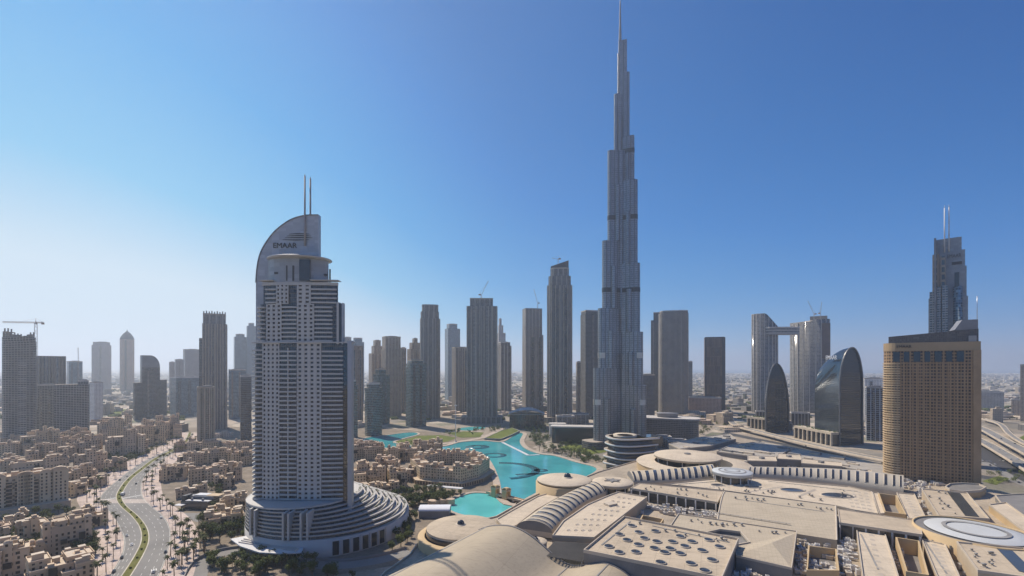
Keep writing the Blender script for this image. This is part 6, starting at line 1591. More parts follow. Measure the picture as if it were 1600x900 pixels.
b = MB(); b.box(-13, -2, 5.2, 9, 6, 0.5); part(b, 'entry_canopy', M_WHITE, root)
# ---- tent by the lagoon
root = thing('event_tent', 'white barrel roofed event tent beside the turquoise lagoon', 'tent', (*W(680, 806), 0), 0.02)
b = MB(); b.grid([[(15 * (i / 10 * 2 - 1), 8 * math.cos(math.pi * j / 10), 7 + 3.2 * math.sin(math.pi * j / 10)) for j in range(11)] for i in range(11)]); part(b, 'tent_roof', plain('tent_canvas', (0.68, 0.69, 0.72), 0.6, var=0.06), root)
b = MB(); b.box(0, 0, 0, 29, 15, 7); part(b, 'tent_wall', M_GREY, root)
root = thing('lagoon_kiosk', 'low round stone kiosk with flat pink roofs behind the white tent', 'building', (*W(688, 788), 0))
for i, (x, y, q) in enumerate(((-7, 0, 6), (3, 3, 7), (11, -1, 4.5))):
    b = MB(); b.prism(ell(2 * q, 1.6 * q, 14, x, y), 0, 4.5 + i * 0.8, 0, 1); part(b, 'kiosk_room', [M_PARA, OROOF[0]], root)
# curved podium road wall beside the hotel drive
b = MB(); Lr = side(rl, rr_, -0.6); b.grid([[(*p, 0), (*p, 2.2)] for p in Lr]); b.ribbon(Lr, rl, 2.2); b.grid([[(*p, 2.2), (*p, 0)] for p in rl])
tag(b.build('retaining_wall', M_SHADEW, None, (*rl[0], 0)), 'low dark retaining wall curving along the hotel drive', 'wall')
# ================================================================ trees and palms
def leaf_mat(name, c1, c2):
    n = NT(name); p = n.pos()
    oi = n.n('ShaderNodeObjectInfo').outputs['Random']
    f = n.m('ADD', n.m('MULTIPLY', n.noise(p, 0.9, 2), 0.7), n.m('MULTIPLY', oi, 0.3))
    return n.out(n.ramp(f, [(0.3, c1), (0.75, c2)]), 0.85, None, 0.15)
M_LEAF = leaf_mat('leaf_green', (0.042, 0.062, 0.018), (0.125, 0.145, 0.042))
M_PALM = leaf_mat('palm_frond', (0.05, 0.06, 0.022), (0.12, 0.125, 0.05))
M_BARK = plain('bark', (0.14, 0.105, 0.075), 0.9, scale=2)
def tree_proto(seed, h=8.0, w_=3.6):
    r = random.Random(seed); root = thing('shade_tree', 'leafy green shade tree', 'tree')
    b = MB(); b.bar((0, 0, 0), (0.1, 0.1, h * 0.42), 0.28, 7, 0.17)
    for k in range(5):
        t = k * 1.3 + r.random(); b.bar((0.08, 0.08, h * (0.25 + 0.03 * k)), (w_ * 0.55 * math.cos(t), w_ * 0.55 * math.sin(t), h * r.uniform(0.5, 0.72)), 0.13, 5, 0.05)
    part(b, 'trunk', M_BARK, root)
    b = MB(); cl = [(r.uniform(-1, 1) * w_ * 0.55, r.uniform(-1, 1) * w_ * 0.55, h * r.uniform(0.48, 0.86), r.uniform(0.9, 1.7)) for _ in range(13)]
    for cx, cy, cz, q in cl:
        for _ in range(34):
            v = Vector((r.gauss(0, 1), r.gauss(0, 1), r.gauss(0, 0.8))).normalized() * q * r.uniform(0.55, 1.08)
            p = Vector((cx, cy, cz)) + v; s_ = r.uniform(0.22, 0.5)
            a = Vector((r.uniform(-1, 1), r.uniform(-1, 1), r.uniform(-0.6, 0.6))).normalized(); c = a.cross(Vector((r.uniform(-1, 1), r.uniform(-1, 1), 1))).normalized()
            b.face([p - a * s_ - c * s_ * 0.5, p + a * s_ - c * s_ * 0.4, p + a * s_ * 0.7 + c * s_ * 0.6, p - a * s_ * 0.6 + c * s_ * 0.6])
    o = b.build('crown', M_LEAF, root, weld=False); return root
def palm_proto(seed, h=9.5):
    r = random.Random(seed); root = thing('date_palm', 'slim date palm', 'palm tree')
    b = MB(); q = [(0.0, 0, 0), (0.08, 0.05, h * 0.5), (0.2, 0.1, h)]
    b.bar(q[0], q[1], 0.3, 7, 0.22); b.bar(q[1], q[2], 0.22, 7, 0.2); part(b, 'trunk', M_BARK, root)
    b = MB()
    for k in range(26):
        t = 2 * math.pi * k / 26 * 2.4; el = r.uniform(-0.35, 1.1); Lf = r.uniform(2.4, 3.3); p = Vector((0.2, 0.1, h)); prev = None
        for s_ in range(5):
            f = s_ / 4; d = Vector((math.cos(t) * math.cos(el - f * 1.3), math.sin(t) * math.cos(el - f * 1.3), math.sin(el - f * 1.3)))
            wv = Vector((-math.sin(t), math.cos(t), 0)) * 0.42 * math.sin(math.pi * (0.15 + 0.8 * f))
            cur = (p - wv - Vector((0, 0, 0.16)), p.copy(), p + wv - Vector((0, 0, 0.16)))
            if prev:
                b.face([prev[0], prev[1], cur[1], cur[0]]); b.face([prev[1], prev[2], cur[2], cur[1]])
            prev = cur; p = p + d * Lf / 4
    b.build('frond_crown', M_PALM, root, weld=False); return root
TREES = [tree_proto(1), tree_proto(2, 7, 4.2), tree_proto(3, 9.5, 3.9)]
PALMS = [palm_proto(4), palm_proto(5, 8), palm_proto(6, 11)]
USED = set()
R = random.Random(21)
def plant(protos, x, y, z, s, label, group):
    p = protos[R.randrange(len(protos))]
    if p not in USED:
        USED.add(p); KIDS[p] = [(c, list(c.children)) for c in p.children]
        p.location = (x, y, z); p.rotation_euler = (0, 0, R.uniform(0, 6.3)); p.scale = (s, s, s); p['label'] = label; p['group'] = group
    else: clone(p, (x, y, z), R.uniform(0, 6.3), s, label, group)
FAR = MB(); FARV = []
def far_grove(quad, n_, s0, s1, avoid=()):
    """trees beyond the 300 nearest: one tree-cover object"""
    A, B, C_, D = [Vector(W(*p)) for p in quad]
    for _ in range(n_):
        u, v = R.random(), R.random(); p = (A * (1 - u) + B * u) * (1 - v) + (D * (1 - u) + C_ * u) * v
        if any(inside((p.x, p.y), q) for q in avoid): continue
        s_ = R.uniform(s0, s1) * 3.4
        for c in range(7):
            cx, cy, cz = p.x + R.uniform(-.6, .6) * s_, p.y + R.uniform(-.6, .6) * s_, R.uniform(0.5, 1.8) * s_
            for _k in range(14):
                q = Vector((R.gauss(0, 1), R.gauss(0, 1), R.gauss(0, .8))).normalized() * s_ * 0.42; e = s_ * R.uniform(.10, .2)
                a = Vector((R.uniform(-1, 1), R.uniform(-1, 1), R.uniform(-1, 1))).normalized(); o_ = a.orthogonal().normalized(); m_ = Vector((cx, cy, cz)) + q
                FAR.face([m_ - a * e, m_ + o_ * e, m_ + a * e, m_ - o_ * e])
def grove(quad, n_, label, group, s0=0.7, s1=1.2, protos=None, avoid=()):
    """spread trees over a survey quad"""
    A, B, C_, D = [Vector(W(*p)) for p in quad]
    for _ in range(n_):
        u, v = R.random(), R.random(); p = (A * (1 - u) + B * u) * (1 - v) + (D * (1 - u) + C_ * u) * v
        if any(inside((p.x, p.y), q) for q in avoid): continue
        plant(protos or TREES, p.x, p.y, 0.0, R.uniform(s0, s1) * (1.35 if protos is None else 1.1), label, group)
grove([(315, 815), (385, 812), (392, 845), (318, 858)], 32, 'shade tree in the dense clump left of the crescent tower entrance', 'trees left of the hotel entrance', avoid=())
grove([(322, 866), (480, 880), (560, 905), (330, 905)], 46, 'shade tree in the garden along the hotel drive at the bottom edge', 'trees along the hotel drive', 0.6, 1.0)
grove([(330, 880), (420, 888), (430, 900), (330, 900)], 16, 'shade tree in the garden along the hotel drive at the bottom edge', 'trees along the hotel drive', 0.6, 1.0)
grove([(605, 775), (690, 768), (715, 785), (620, 800)], 60, 'shade tree in the grove between the terraced podium and the lagoon', 'trees by the lagoon', 0.6, 1.15, avoid=(LAGOON, LAKE))
grove([(655, 772), (760, 776), (760, 782), (670, 786)], 22, 'shade tree at the foot of the island palace', 'trees on the island', 0.5, 0.9, avoid=(LAGOON, LAKE))
far_grove([(818, 672), (850, 664), (868, 690), (838, 700)], 69, 0.9, 1.6, avoid=(LAKE,))
far_grove([(845, 703), (900, 706), (955, 722), (920, 726)], 60, 0.8, 1.4, avoid=(LAKE,))
far_grove([(870, 690), (960, 698), (950, 712), (870, 700)], 39, 0.8, 1.3, avoid=(LAKE,))
grove([(12, 835), (70, 820), (75, 868), (5, 880)], 34, 'shade tree in the courtyard gardens at the far left', 'trees in the left gardens', 0.6, 1.1)
grove([(125, 838), (152, 838), (150, 878), (118, 880)], 24, 'shade tree between the pergola block and the boulevard pavement', 'trees beside the boulevard blocks', 0.6, 1.1)
grove([(5, 808), (120, 796), (125, 806), (8, 822)], 20, 'shade tree in the shadow at the foot of the long apartment block', 'trees below the apartment block', 0.5, 0.9)
far_grove([(165, 715), (235, 700), (240, 708), (180, 728)], 33, 0.9, 1.5)
grove([(255, 770), (330, 756), (345, 765), (335, 800)], 18, 'shade tree among the houses right of the boulevard', 'trees right of the boulevard', 0.5, 1.0)
far_grove([(1060, 655), (1130, 650), (1150, 672), (1095, 682)], 51, 0.9, 1.5)
far_grove([(1150, 655), (1200, 660), (1240, 675), (1180, 668)], 30, 0.8, 1.3)
far_grove([(690, 676), (810, 664), (812, 670), (700, 684)], 33, 0.8, 1.4, avoid=(LAKE, POOL))
far_grove([(1536, 742), (1600, 735), (1610, 756), (1540, 757)], 21, 0.6, 1.1)
far_grove([(560, 700), (640, 692), (690, 694), (640, 706)], 21, 0.7, 1.1, avoid=(CANAL, LAKE))
tag(FAR.build('tree_cover', M_LEAF, None, weld=False), 'green tree cover on the far lake banks and road verges', 'tree cover', None, 'stuff')
grove([(630, 815), (652, 808), (648, 848), (606, 872)], 16, 'shade tree between the terraced podium and the knobbed drum', 'trees by the knobbed drum', 0.6, 1.0)
# palms in rows along the boulevard
for e, o, lab, g in ((bl, br_, 'date palm on the left pavement of the boulevard', 'palms on the left pavement'), (br_, bl, 'date palm on the right pavement of the boulevard', 'palms on the right pavement')):
    for d in (-5, -13):
        L = side(e, o, d); acc = 0
        for i in range(1, len(L)):
            s_ = math.dist(L[i], L[i - 1]); acc += s_
            if acc > 19 + R.random() * 9 and 240 < L[i][1] < 900:
                acc = 0; plant(PALMS, L[i][0] + R.uniform(-1.5, 1.5), L[i][1] + R.uniform(-1.5, 1.5), 0.3, R.uniform(0.85, 1.35), lab, g)
grove([(640, 772), (758, 778), (756, 784), (650, 780)], 16, 'palm standing before the island palace wall', 'palms before the island palace', 0.9, 1.2, PALMS, avoid=(LAGOON, LAKE))
grove([(265, 850), (325, 820), (322, 870), (280, 895)], 26, 'palm on the paved square right of the boulevard bend', 'palms on the square', 0.8, 1.2, PALMS)
grove([(830, 700), (930, 718), (935, 724), (840, 706)], 18, 'palm along the lake park promenade', 'palms along the lake park', 0.9, 1.2, PALMS, avoid=(LAKE,))
for i in range(5, len(bmid) - 30, 3):
    x, y = bmid[i]
    b = MB(); rr = random.Random(i)
    for _ in range(40):
        t, q = rr.uniform(0, 6.3), rr.uniform(0, 0.9); p = Vector((q * math.cos(t), q * math.sin(t), rr.uniform(0.1, 1.3))); s_ = rr.uniform(0.2, 0.4); a = Vector((rr.uniform(-1, 1), rr.uniform(-1, 1), rr.uniform(-1, 1))).normalized(); c = a.orthogonal().normalized()
        b.face([p - a * s_, p + c * s_, p + a * s_, p - c * s_])
    o = b.build('median_shrub', M_LEAF, None, weld=False); o.location = (x, y, 0.34)
    tag(o, 'round dark shrub on the planted median of the boulevard', 'shrub', 'shrubs on the median')

# ================================================================ street lamps
def lamp_proto():
    root = thing('street_lamp', 'street lamp', 'street lamp')
    b = MB(); b.bar((0, 0, 0), (0, 0, 9), 0.14, 6, 0.09); part(b, 'post', M_LOUV, root)
    for s_ in (-1, 1):
        b = MB(); b.bar((0, 0, 8.8), (s_ * 1.7, 0, 9.3), 0.07, 5); part(b, 'arm', M_LOUV, root)
        b = MB(); b.box(s_ * 1.9, 0, 9.2, 0.8, 0.3, 0.16); part(b, 'lamp_head', M_WHITE, root)
    return root
LP = lamp_proto(); lu = False
for L, lab, g in ((side(bl, br_, -1.5), 'double armed street lamp at the left kerb of the boulevard', 'street lamps on the left kerb'), (side(br_, bl, -1.5), 'double armed street lamp at the right kerb of the boulevard', 'street lamps on the right kerb')):
    acc = 0
    for i in range(1, len(L)):
        acc += math.dist(L[i], L[i - 1])
        if acc > 34 and 250 < L[i][1] < 800:
            acc = 0
            if not lu: lu = True; KIDS[LP] = [(c, []) for c in LP.children]; LP.location = (*L[i], 0.3); LP['label'] = lab; LP['group'] = g
            else: clone(LP, (*L[i], 0.3), 0.6, 1.0, lab, g)

# ================================================================ vehicles
M_TYRE = plain('tyre_rubber', (0.02, 0.02, 0.02), 0.8); M_CARGL = plain('car_glass', (0.02, 0.023, 0.027), 0.08, spec=0.7); M_LAMP = plain('lamp_glass', (0.6, 0.58, 0.55), 0.2)
def car_proto(col, nm, suv=False):
    root = thing('suv' if suv else 'car', 'car', 'car'); m_ = plain('car_paint_' + nm, col, 0.25, var=0.04, spec=0.6)
    h = 0.25 if suv else 0.0
    S = [(-2.2, 0.35), (-2.25, 0.75), (-2.1, 0.95 + h), (2.0, 0.85 + h), (2.25, 0.65), (2.2, 0.35)]
    b = MB(); 
    for s_ in (-1, 1): b.face([(x, s_ * 0.9, z) for x, z in (S[::-1] if s_ < 0 else S)])
    for i in range(len(S)): j = (i + 1) % len(S); b.face([(S[i][0], -0.9, S[i][1]), (S[j][0], -0.9, S[j][1]), (S[j][0], 0.9, S[j][1]), (S[i][0], 0.9, S[i][1])])
    part(b, 'body', m_, root)
    b = MB(); lo, hi = rect(2.9 + h * 2, 1.62, -0.25, 0), rect(1.7 + h * 3, 1.3, -0.35, 0); b.prism(lo, 0.88 + h, 1.42 + h, 0, None, top=hi); part(b, 'windows', M_CARGL, root)
    b = MB(); b.prism(rect(1.72 + h * 3, 1.32, -0.35, 0), 1.42 + h, 1.5 + h, 0, 0); part(b, 'roof', m_, root)
    for x in (-1.35, 1.35):
        for y in (-0.82, 0.82):
            b = MB(); b.bar((x, y - 0.12, 0.33), (x, y + 0.12, 0.33), 0.33, 12); part(b, 'wheel', M_TYRE, root)
    for y in (-0.6, 0.6):
        b = MB(); b.box(2.2, y, 0.6, 0.1, 0.35, 0.15); part(b, 'headlight', M_LAMP, root)
    return root
CARS = {'white': car_proto((0.75, 0.75, 0.74), 'white'), 'dark': car_proto((0.03, 0.03, 0.035), 'black', True), 'silver': car_proto((0.40, 0.41, 0.42), 'silver'), 'red': car_proto((0.32, 0.03, 0.02), 'red')}
CUSE = set()
def park(kind, x, y, z, ang, label, group=None):
    p = CARS[kind]
    if p not in CUSE:
        CUSE.add(p); KIDS[p] = [(c, list(c.children)) for c in p.children]; p.location = (x, y, z); p.rotation_euler = (0, 0, ang); p['label'] = label
        if group: p['group'] = group
    else: clone(p, (x, y, z), ang, 1.0, label, group)
def on_line(L0, L1, fr, i): 
    a = Vector(L0[i]) * (1 - fr) + Vector(L1[i]) * fr; c = Vector(L0[i + 1]) * (1 - fr) + Vector(L1[i + 1]) * fr; d = c - a
    return a.x, a.y, math.atan2(d.y, d.x)
def near_i(L, y): return min(range(len(L) - 1), key=lambda i: abs(L[i][1] - y))
for kind, py, lane, left, lab in (('white', 853, 0.5, 1, 'white car driving alone on the left carriageway near the bottom'), ('dark', 871, 0.12, 1, 'black car at the left kerb of the boulevard near the bottom'), ('dark', 894, 0.15, 1, 'black car cut off at the bottom edge on the left carriageway'),
                                  ('white', 811, 0.15, 0, 'white car at the right kerb before the crossing'), ('dark', 865, 0.1, 0, 'dark car at the right kerb near the bottom'), ('silver', 897, 0.25, 0, 'silver car at the bottom edge on the right carriageway'),
                                  ('silver', 838, 0.2, 1, 'silver car near the left kerb on the bend'), ('dark', 752, 0.3, 1, 'dark car on the left carriageway above the crossing'), ('silver', 745, 0.7, 1, 'silver car on the left carriageway far up the boulevard'),
                                  ('dark', 757, 0.4, 0, 'dark car waiting right of the median above the crossing'), ('white', 735, 0.5, 1, 'white car near the upper bend of the boulevard'), ('red', 725, 0.4, 0, 'red car near the upper bend of the boulevard'),
                                  ('white', 716, 0.4, 1, 'white car far up on the left carriageway'), ('dark', 709, 0.6, 0, 'dark car far up on the right carriageway')):
    E, M_ = (bl, ml) if left else (br_, mr); y = W(0, py)[1]; i = near_i(E, y); x, y, a = on_line(E, M_, lane, i); park(kind, x, y, 0.18, a + (math.pi if left else 0), lab)
for k in range(40):
    P = VIA[1 + k % 2]; i = R.randrange(6, len(P) - 2); a = Vector(P[i]); c = Vector(P[i + 1]); d = (c - a).normalized(); q = Vector((-d.y, d.x)) * R.choice((-4.5, -1.5, 1.5, 4.5)); p = a + (c - a) * R.random() + q
    park(R.choice(('white', 'white', 'silver', 'dark')), p.x, p.y, (13, 9)[k % 2] + 0.05, math.atan2(d.y, d.x), 'small car on the %s flyover' % ('upper', 'lower')[k % 2], 'cars on the %s flyover' % ('upper', 'lower')[k % 2])
A, B = Vector(W(1540, 712)), Vector(W(1640, 768))
for k in range(26):
    f = R.random(); d = (B - A).normalized(); p = A + (B - A) * f + Vector((-d.y, d.x)) * R.choice((-16, -12, -8, 6, 10, 14)); park(R.choice(('white', 'silver', 'dark')), p.x, p.y, 0.16, math.atan2(d.y, d.x), 'small car on the ground level highway', 'cars on the highway')
for k in range(22):
    p = Vector(W(1395 + k * 6.6, 745 + (k % 3) * 2.2 + k * 0.55, DZ)); park(R.choice(('white', 'silver', 'dark', 'white')), p.x, p.y, DZ + 0.02, 0.4, 'car parked on the deck at the foot of the brown hotel', 'cars parked by the brown hotel')
# white truck on the crossing
x, y = W(192, 774); root = thing('truck', 'white box truck standing at the boulevard crossing', 'truck', (x, y, 0.18), 2.0)
b = MB(); b.box(-1.2, 0, 0.8, 5.2, 2.4, 2.6); part(b, 'cargo_box', M_WHITE, root)
b = MB(); b.box(2.6, 0, 0.5, 1.9, 2.2, 2.1); part(b, 'cab', M_WHITE, root)
b = MB(); b.box(3.5, 0, 1.5, 0.2, 2.0, 0.9); part(b, 'windscreen', M_CARGL, root)
for xx in (-2.8, 2.4):
    for yy in (-1.0, 1.0):
        b = MB(); b.bar((xx, yy - 0.15, 0.5), (xx, yy + 0.15, 0.5), 0.5, 12); part(b, 'wheel', M_TYRE, root)

# ================================================================ cranes and masts
def lattice(b, a, c, w_, n_):
    a, c = Vector(a), Vector(c); d = (c - a).normalized(); x = d.orthogonal().normalized() * w_ / 2; y = d.cross(x).normalized() * w_ / 2; t = w_ * 0.14
    co = [x + y, x - y, -x - y, -x + y]
    for q in co: b.beam(a + q, c + q, t, t)
    for i in range(n_):
        p, q = a + (c - a) * i / n_, a + (c - a) * (i + 1) / n_
        for j in range(4): b.beam(p + co[j], q + co[(j + 1) % 4], t * 0.7, t * 0.7)
def hammer_crane(label, px, yt, yb, Y, x0, x1, w_=2.6):
    X = xat(px, Y); zj, zb = zat(yt, Y), zat(yb, Y); root = thing('tower_crane', label, 'crane', (X, Y, zb))
    b = MB(); lattice(b, (X, Y, zb), (X, Y, zj), w_, 14); part(b, 'mast', M_CRANEW, root, root.location)
    a, c = xat(x0, Y), xat(x1, Y)
    b = MB(); lattice(b, (X, Y, zj), (a, Y, zj + 1), w_ * 0.6, 18); part(b, 'jib', M_CRANE, root, root.location)
    b = MB(); lattice(b, (X, Y, zj), (c, Y, zj), w_ * 0.6, 5); b.box(c - 1.5, Y, zj - 4, 4, 3, 4); part(b, 'counter_jib', M_CRANE, root, root.location)
    b = MB(); b.bar((X, Y, zj), (X, Y, zj + 9), 0.6, 6, 0.2); b.bar((X, Y, zj + 9), (a * 0.5 + X * 0.5, Y, zj + 1.2), 0.12, 4); b.bar((X, Y, zj + 9), (c, Y, zj), 0.12, 4); part(b, 'apex_stays', M_CRANE, root, root.location)
    b = MB(); b.box(X + 1.6, Y - 1, zj - 3.4, 2, 2, 3); part(b, 'cab', M_CRANEW, root, root.location)
hammer_crane('hammerhead tower crane with a long jib over the ragged tower at the left edge', 56, 504, 640, 960, 4, 68, 4.0)
def luff_crane(label, px, ymast, yb, Y, xt, yt, w_=2.2):
    X = xat(px, Y); zm, zb = zat(ymast, Y), zat(yb, Y); root = thing('tower_crane', label, 'crane', (X, Y, zb))
    b = MB(); lattice(b, (X, Y, zb), (X, Y, zm), w_, 5); part(b, 'mast', M_CRANEW, root, root.location)
    b = MB(); lattice(b, (X, Y, zm), (xat(xt, Y), Y, zat(yt, Y)), w_ * 0.6, 12); part(b, 'luffing_jib', M_CRANEW, root, root.location)
    b = MB(); s_ = -1 if xt > px else 1; b.box(X + s_ * 4, Y, zm - 0.5, 6, 3, 3); part(b, 'counterweight', M_CRANE, root, root.location)
    b = MB(); b.bar((X + s_ * 3, Y, zm + 2), (X + s_ * 2, Y, zm + 9), 0.3, 4); b.bar((X + s_ * 2, Y, zm + 9), (xat(xt, Y), Y, zat(yt, Y)), 0.15, 4); part(b, 'stay', M_CRANE, root, root.location)
luff_crane('luffing crane with raised jib on the broad ribbed tower', 752, 461, 466, 1180, 763, 439)
luff_crane('thin luffing crane on the grey slab tower with the dark square', 840, 474, 482, 1500, 834, 452)
luff_crane('short crane arm lying on the wedge crowned tower', 872, 405, 412, 1190, 862, 403, 1.6)
luff_crane('luffing crane on the unfinished oval tower leaning left', 1272, 491, 500, 1420, 1262, 470)
luff_crane('second luffing crane standing upright at the edge of the unfinished oval tower', 1282, 490, 500, 1425, 1284, 472)
luff_crane('red and white climbing crane beside the pale blue hazy glass tower', 123, 600, 650, 1250, 122, 543, 3.0)
x, y = W(712, 691); root = thing('light_mast', 'tall white light mast on the far lake shore', 'light mast', (x, y, 0.3))
b = MB(); b.bar((x, y, 0.3), (x, y, zat(634, y)), 0.75, 8, 0.4); part(b, 'pole', M_WHITE, root, root.location)
b = MB(); b.box(x, y, zat(634, y), 4.5, 4.5, 1.2); b.bar((x, y, zat(634, y)), (x, y, zat(627, y)), 0.3, 6); part(b, 'lamp_head', M_WHITE, root, root.location)
b = MB(); b.lathe([(3.2, 0.3), (2.4, 1.6), (0.8, 3.5)], x, y, 12); part(b, 'base_cone', M_PALE, root, root.location)

# ================================================================ lake fountain works and jetty
def flat_ring(name, label, px, py, r0, r1, a0=0.0, a1=360.0, sy=1.0, z=0.24):
    X, Y = W(px, py); b = MB(); n_ = 48
    rows = [[(X + q * math.cos(rad(a0 + (a1 - a0) * i / n_)), Y + q * sy * math.sin(rad(a0 + (a1 - a0) * i / n_)), z + (0.5 if 0 else 0)) for q in (r0, r1)] for i in range(n_ + 1)]
    b.grid(rows); b.grid([[(*p[1][:2], z), (*p[1][:2], z - 0.3)] for p in rows]); return tag(b.build(name, M_FNT, None, (X, Y, 0)), label, 'fountain')
M_FNT = plain('submerged_fountain_pipes', (0.028, 0.14, 0.17), 0.2, var=0.4, scale=0.2)
flat_ring('fountain_ring', 'dark oval fountain ring in the lake nearest the far lawns', 746, 698.5, 7, 22)
flat_ring('fountain_ring', 'dark double fountain ring beside the island palace', 772, 711.5, 11, 21)
flat_ring('fountain_ring', 'large dark fountain arc sweeping across the middle of the lake', 783, 735, 43, 55, -75, 95)
flat_ring('fountain_ring', 'dark fountain arm reaching toward the round lake drum', 845, 735, 4, 10, 0, 360)
flat_ring('fountain_ring', 'thin dark fountain arc near the right lake bank', 842, 760, 60, 69, 40, 115)
P = [W(785, 691.5), W(806, 702), W(826, 712), W(843, 711)]
b = MB()
for a, c in zip(P[:-1], P[1:]): b.beam((*a, 0.5), (*c, 0.5), 5.0, 0.7)
tag(b.build('lake_jetty', M_WHITE, None, (*P[1], 0)), 'thin white jetty crossing the right part of the lake', 'jetty')
P = WL([(757, 688), (783, 689), (800, 682), (812, 676), (800, 671), (782, 676)])
root = thing('lawn_terrace', 'raised lawn terrace with dark retaining wall at the far lake tip', 'terrace', (*cen(P), 0))
b = MB(); b.prism(ccw(P), 0, 4, 0, None); part(b, 'terrace_wall', M_SHADEW, root, root.location)
b = MB(); b.face([(*p, 4.0) for p in ccw(P)]); part(b, 'lawn_top', M_LAWN, root, root.location)
b = MB(); rim(b, P, 3.6, 4.6, 0.8); part(b, 'terrace_kerb', M_PALE, root, root.location)

# ================================================================ rooftop machinery on the mall deck
def unit_proto(k):
    root = thing('rooftop_unit', 'air handling unit', 'rooftop unit')
    a, c, e = ((3.4, 2.2, 2.0), (5.2, 2.4, 1.8), (2.2, 2.2, 2.6))[k]
    b = MB(); b.box(0, 0, 0.3, a, c, e); part(b, 'casing', (M_RIM, M_PALE, M_WHITE)[k], root)
    b = MB(); b.box(0, 0, 0, a * 0.8, c * 0.8, 0.3); part(b, 'base_frame', M_DARK, root)
    b = MB(); b.lathe([(c * 0.36, e + 0.3), (c * 0.36, e + 0.55), (c * 0.3, e + 0.55), (c * 0.28, e + 0.35), (0, e + 0.35)], 0, 0, 14); part(b, 'fan', M_LOUV, root)
    if k == 1:
        b = MB(); b.box(a * 0.72, 0, 0.6, a * 0.5, 1.0, 0.9); part(b, 'duct', M_STEEL, root)
    return root
UNITS = [unit_proto(k) for k in range(3)]; UU = set()
def put_unit(x, y, z, ang, label, group, s=1.0):
    p = UNITS[R.randrange(3)]
    if p not in UU:
        UU.add(p); KIDS[p] = [(c, list(c.children)) for c in p.children]; p.location = (x, y, z); p.rotation_euler = (0, 0, ang); p['label'] = label; p['group'] = group
    else: clone(p, (x, y, z), ang, s, label, group)
for quad, n_, lab, g in (([(1000, 788), (1130, 800), (1122, 812), (1040, 806)], 26, 'air handling unit on the deck between the clerestory hall and the hipped hall', 'units between the halls'),
                         ([(1120, 815), (1308, 844), (1306, 856), (1240, 850)], 22, 'air handling unit on the deck in front of the shallow vault', 'units before the shallow vault'),
                         ([(1246, 840), (1340, 848), (1350, 905), (1240, 905)], 44, 'air handling unit around the square open court near the bottom edge', 'units around the square court'),
                         ([(1384, 838), (1402, 840), (1420, 900), (1406, 902)], 12, 'air handling unit along the left side of the deep court', 'units left of the deep court'),
                         ([(1478, 846), (1494, 848), (1526, 900), (1506, 902)], 18, 'air handling unit between the hatched strip roof and the front glass strip hall', 'units before the oval disc'),
                         ([(1430, 772), (1440, 772), (1466, 815), (1450, 818)], 16, 'air handling unit in the service lane left of the back glass strip hall', 'units by the back glass strip hall'),
                         ([(1150, 872), (1236, 892), (1236, 908), (1140, 908)], 24, 'air handling unit in the shaded yard in front of the hipped hall', 'units in front of the hipped hall'),
                         ([(1165, 722), (1360, 742), (1370, 752), (1180, 734)], 34, 'rooftop unit behind the long window vault', 'units behind the window vault'),
                         ([(1370, 745), (1470, 758), (1440, 768), (1390, 760)], 20, 'rooftop unit between the long vault and the brown hotel', 'units near the brown hotel'),
                         ([(895, 780), (868, 812), (878, 815), (915, 786)], 14, 'small unit in the gutter between the ribbed vault and the hatched roof', 'units beside the ribbed vault'),
                         ([(1012, 780), (930, 842), (944, 848), (1010, 800)], 12, 'unit in the lane between the hatched roof and the dotted hall', 'units beside the dotted hall')):
    A, B, C_, D = [Vector(W(*p, DZ)) for p in quad]
    for _ in range(int(n_ * 2.2)):
        u, v = R.random(), R.random(); p = (A * (1 - u) + B * u) * (1 - v) + (D * (1 - u) + C_ * u) * v
        if any(inside((p.x, p.y), q) for q in HALLS) or not inside((p.x, p.y), Pd): continue
        put_unit(p.x, p.y, DZ + 0.02, -0.42 + R.choice((0, math.pi / 2)), lab, g, R.uniform(0.8, 1.5))

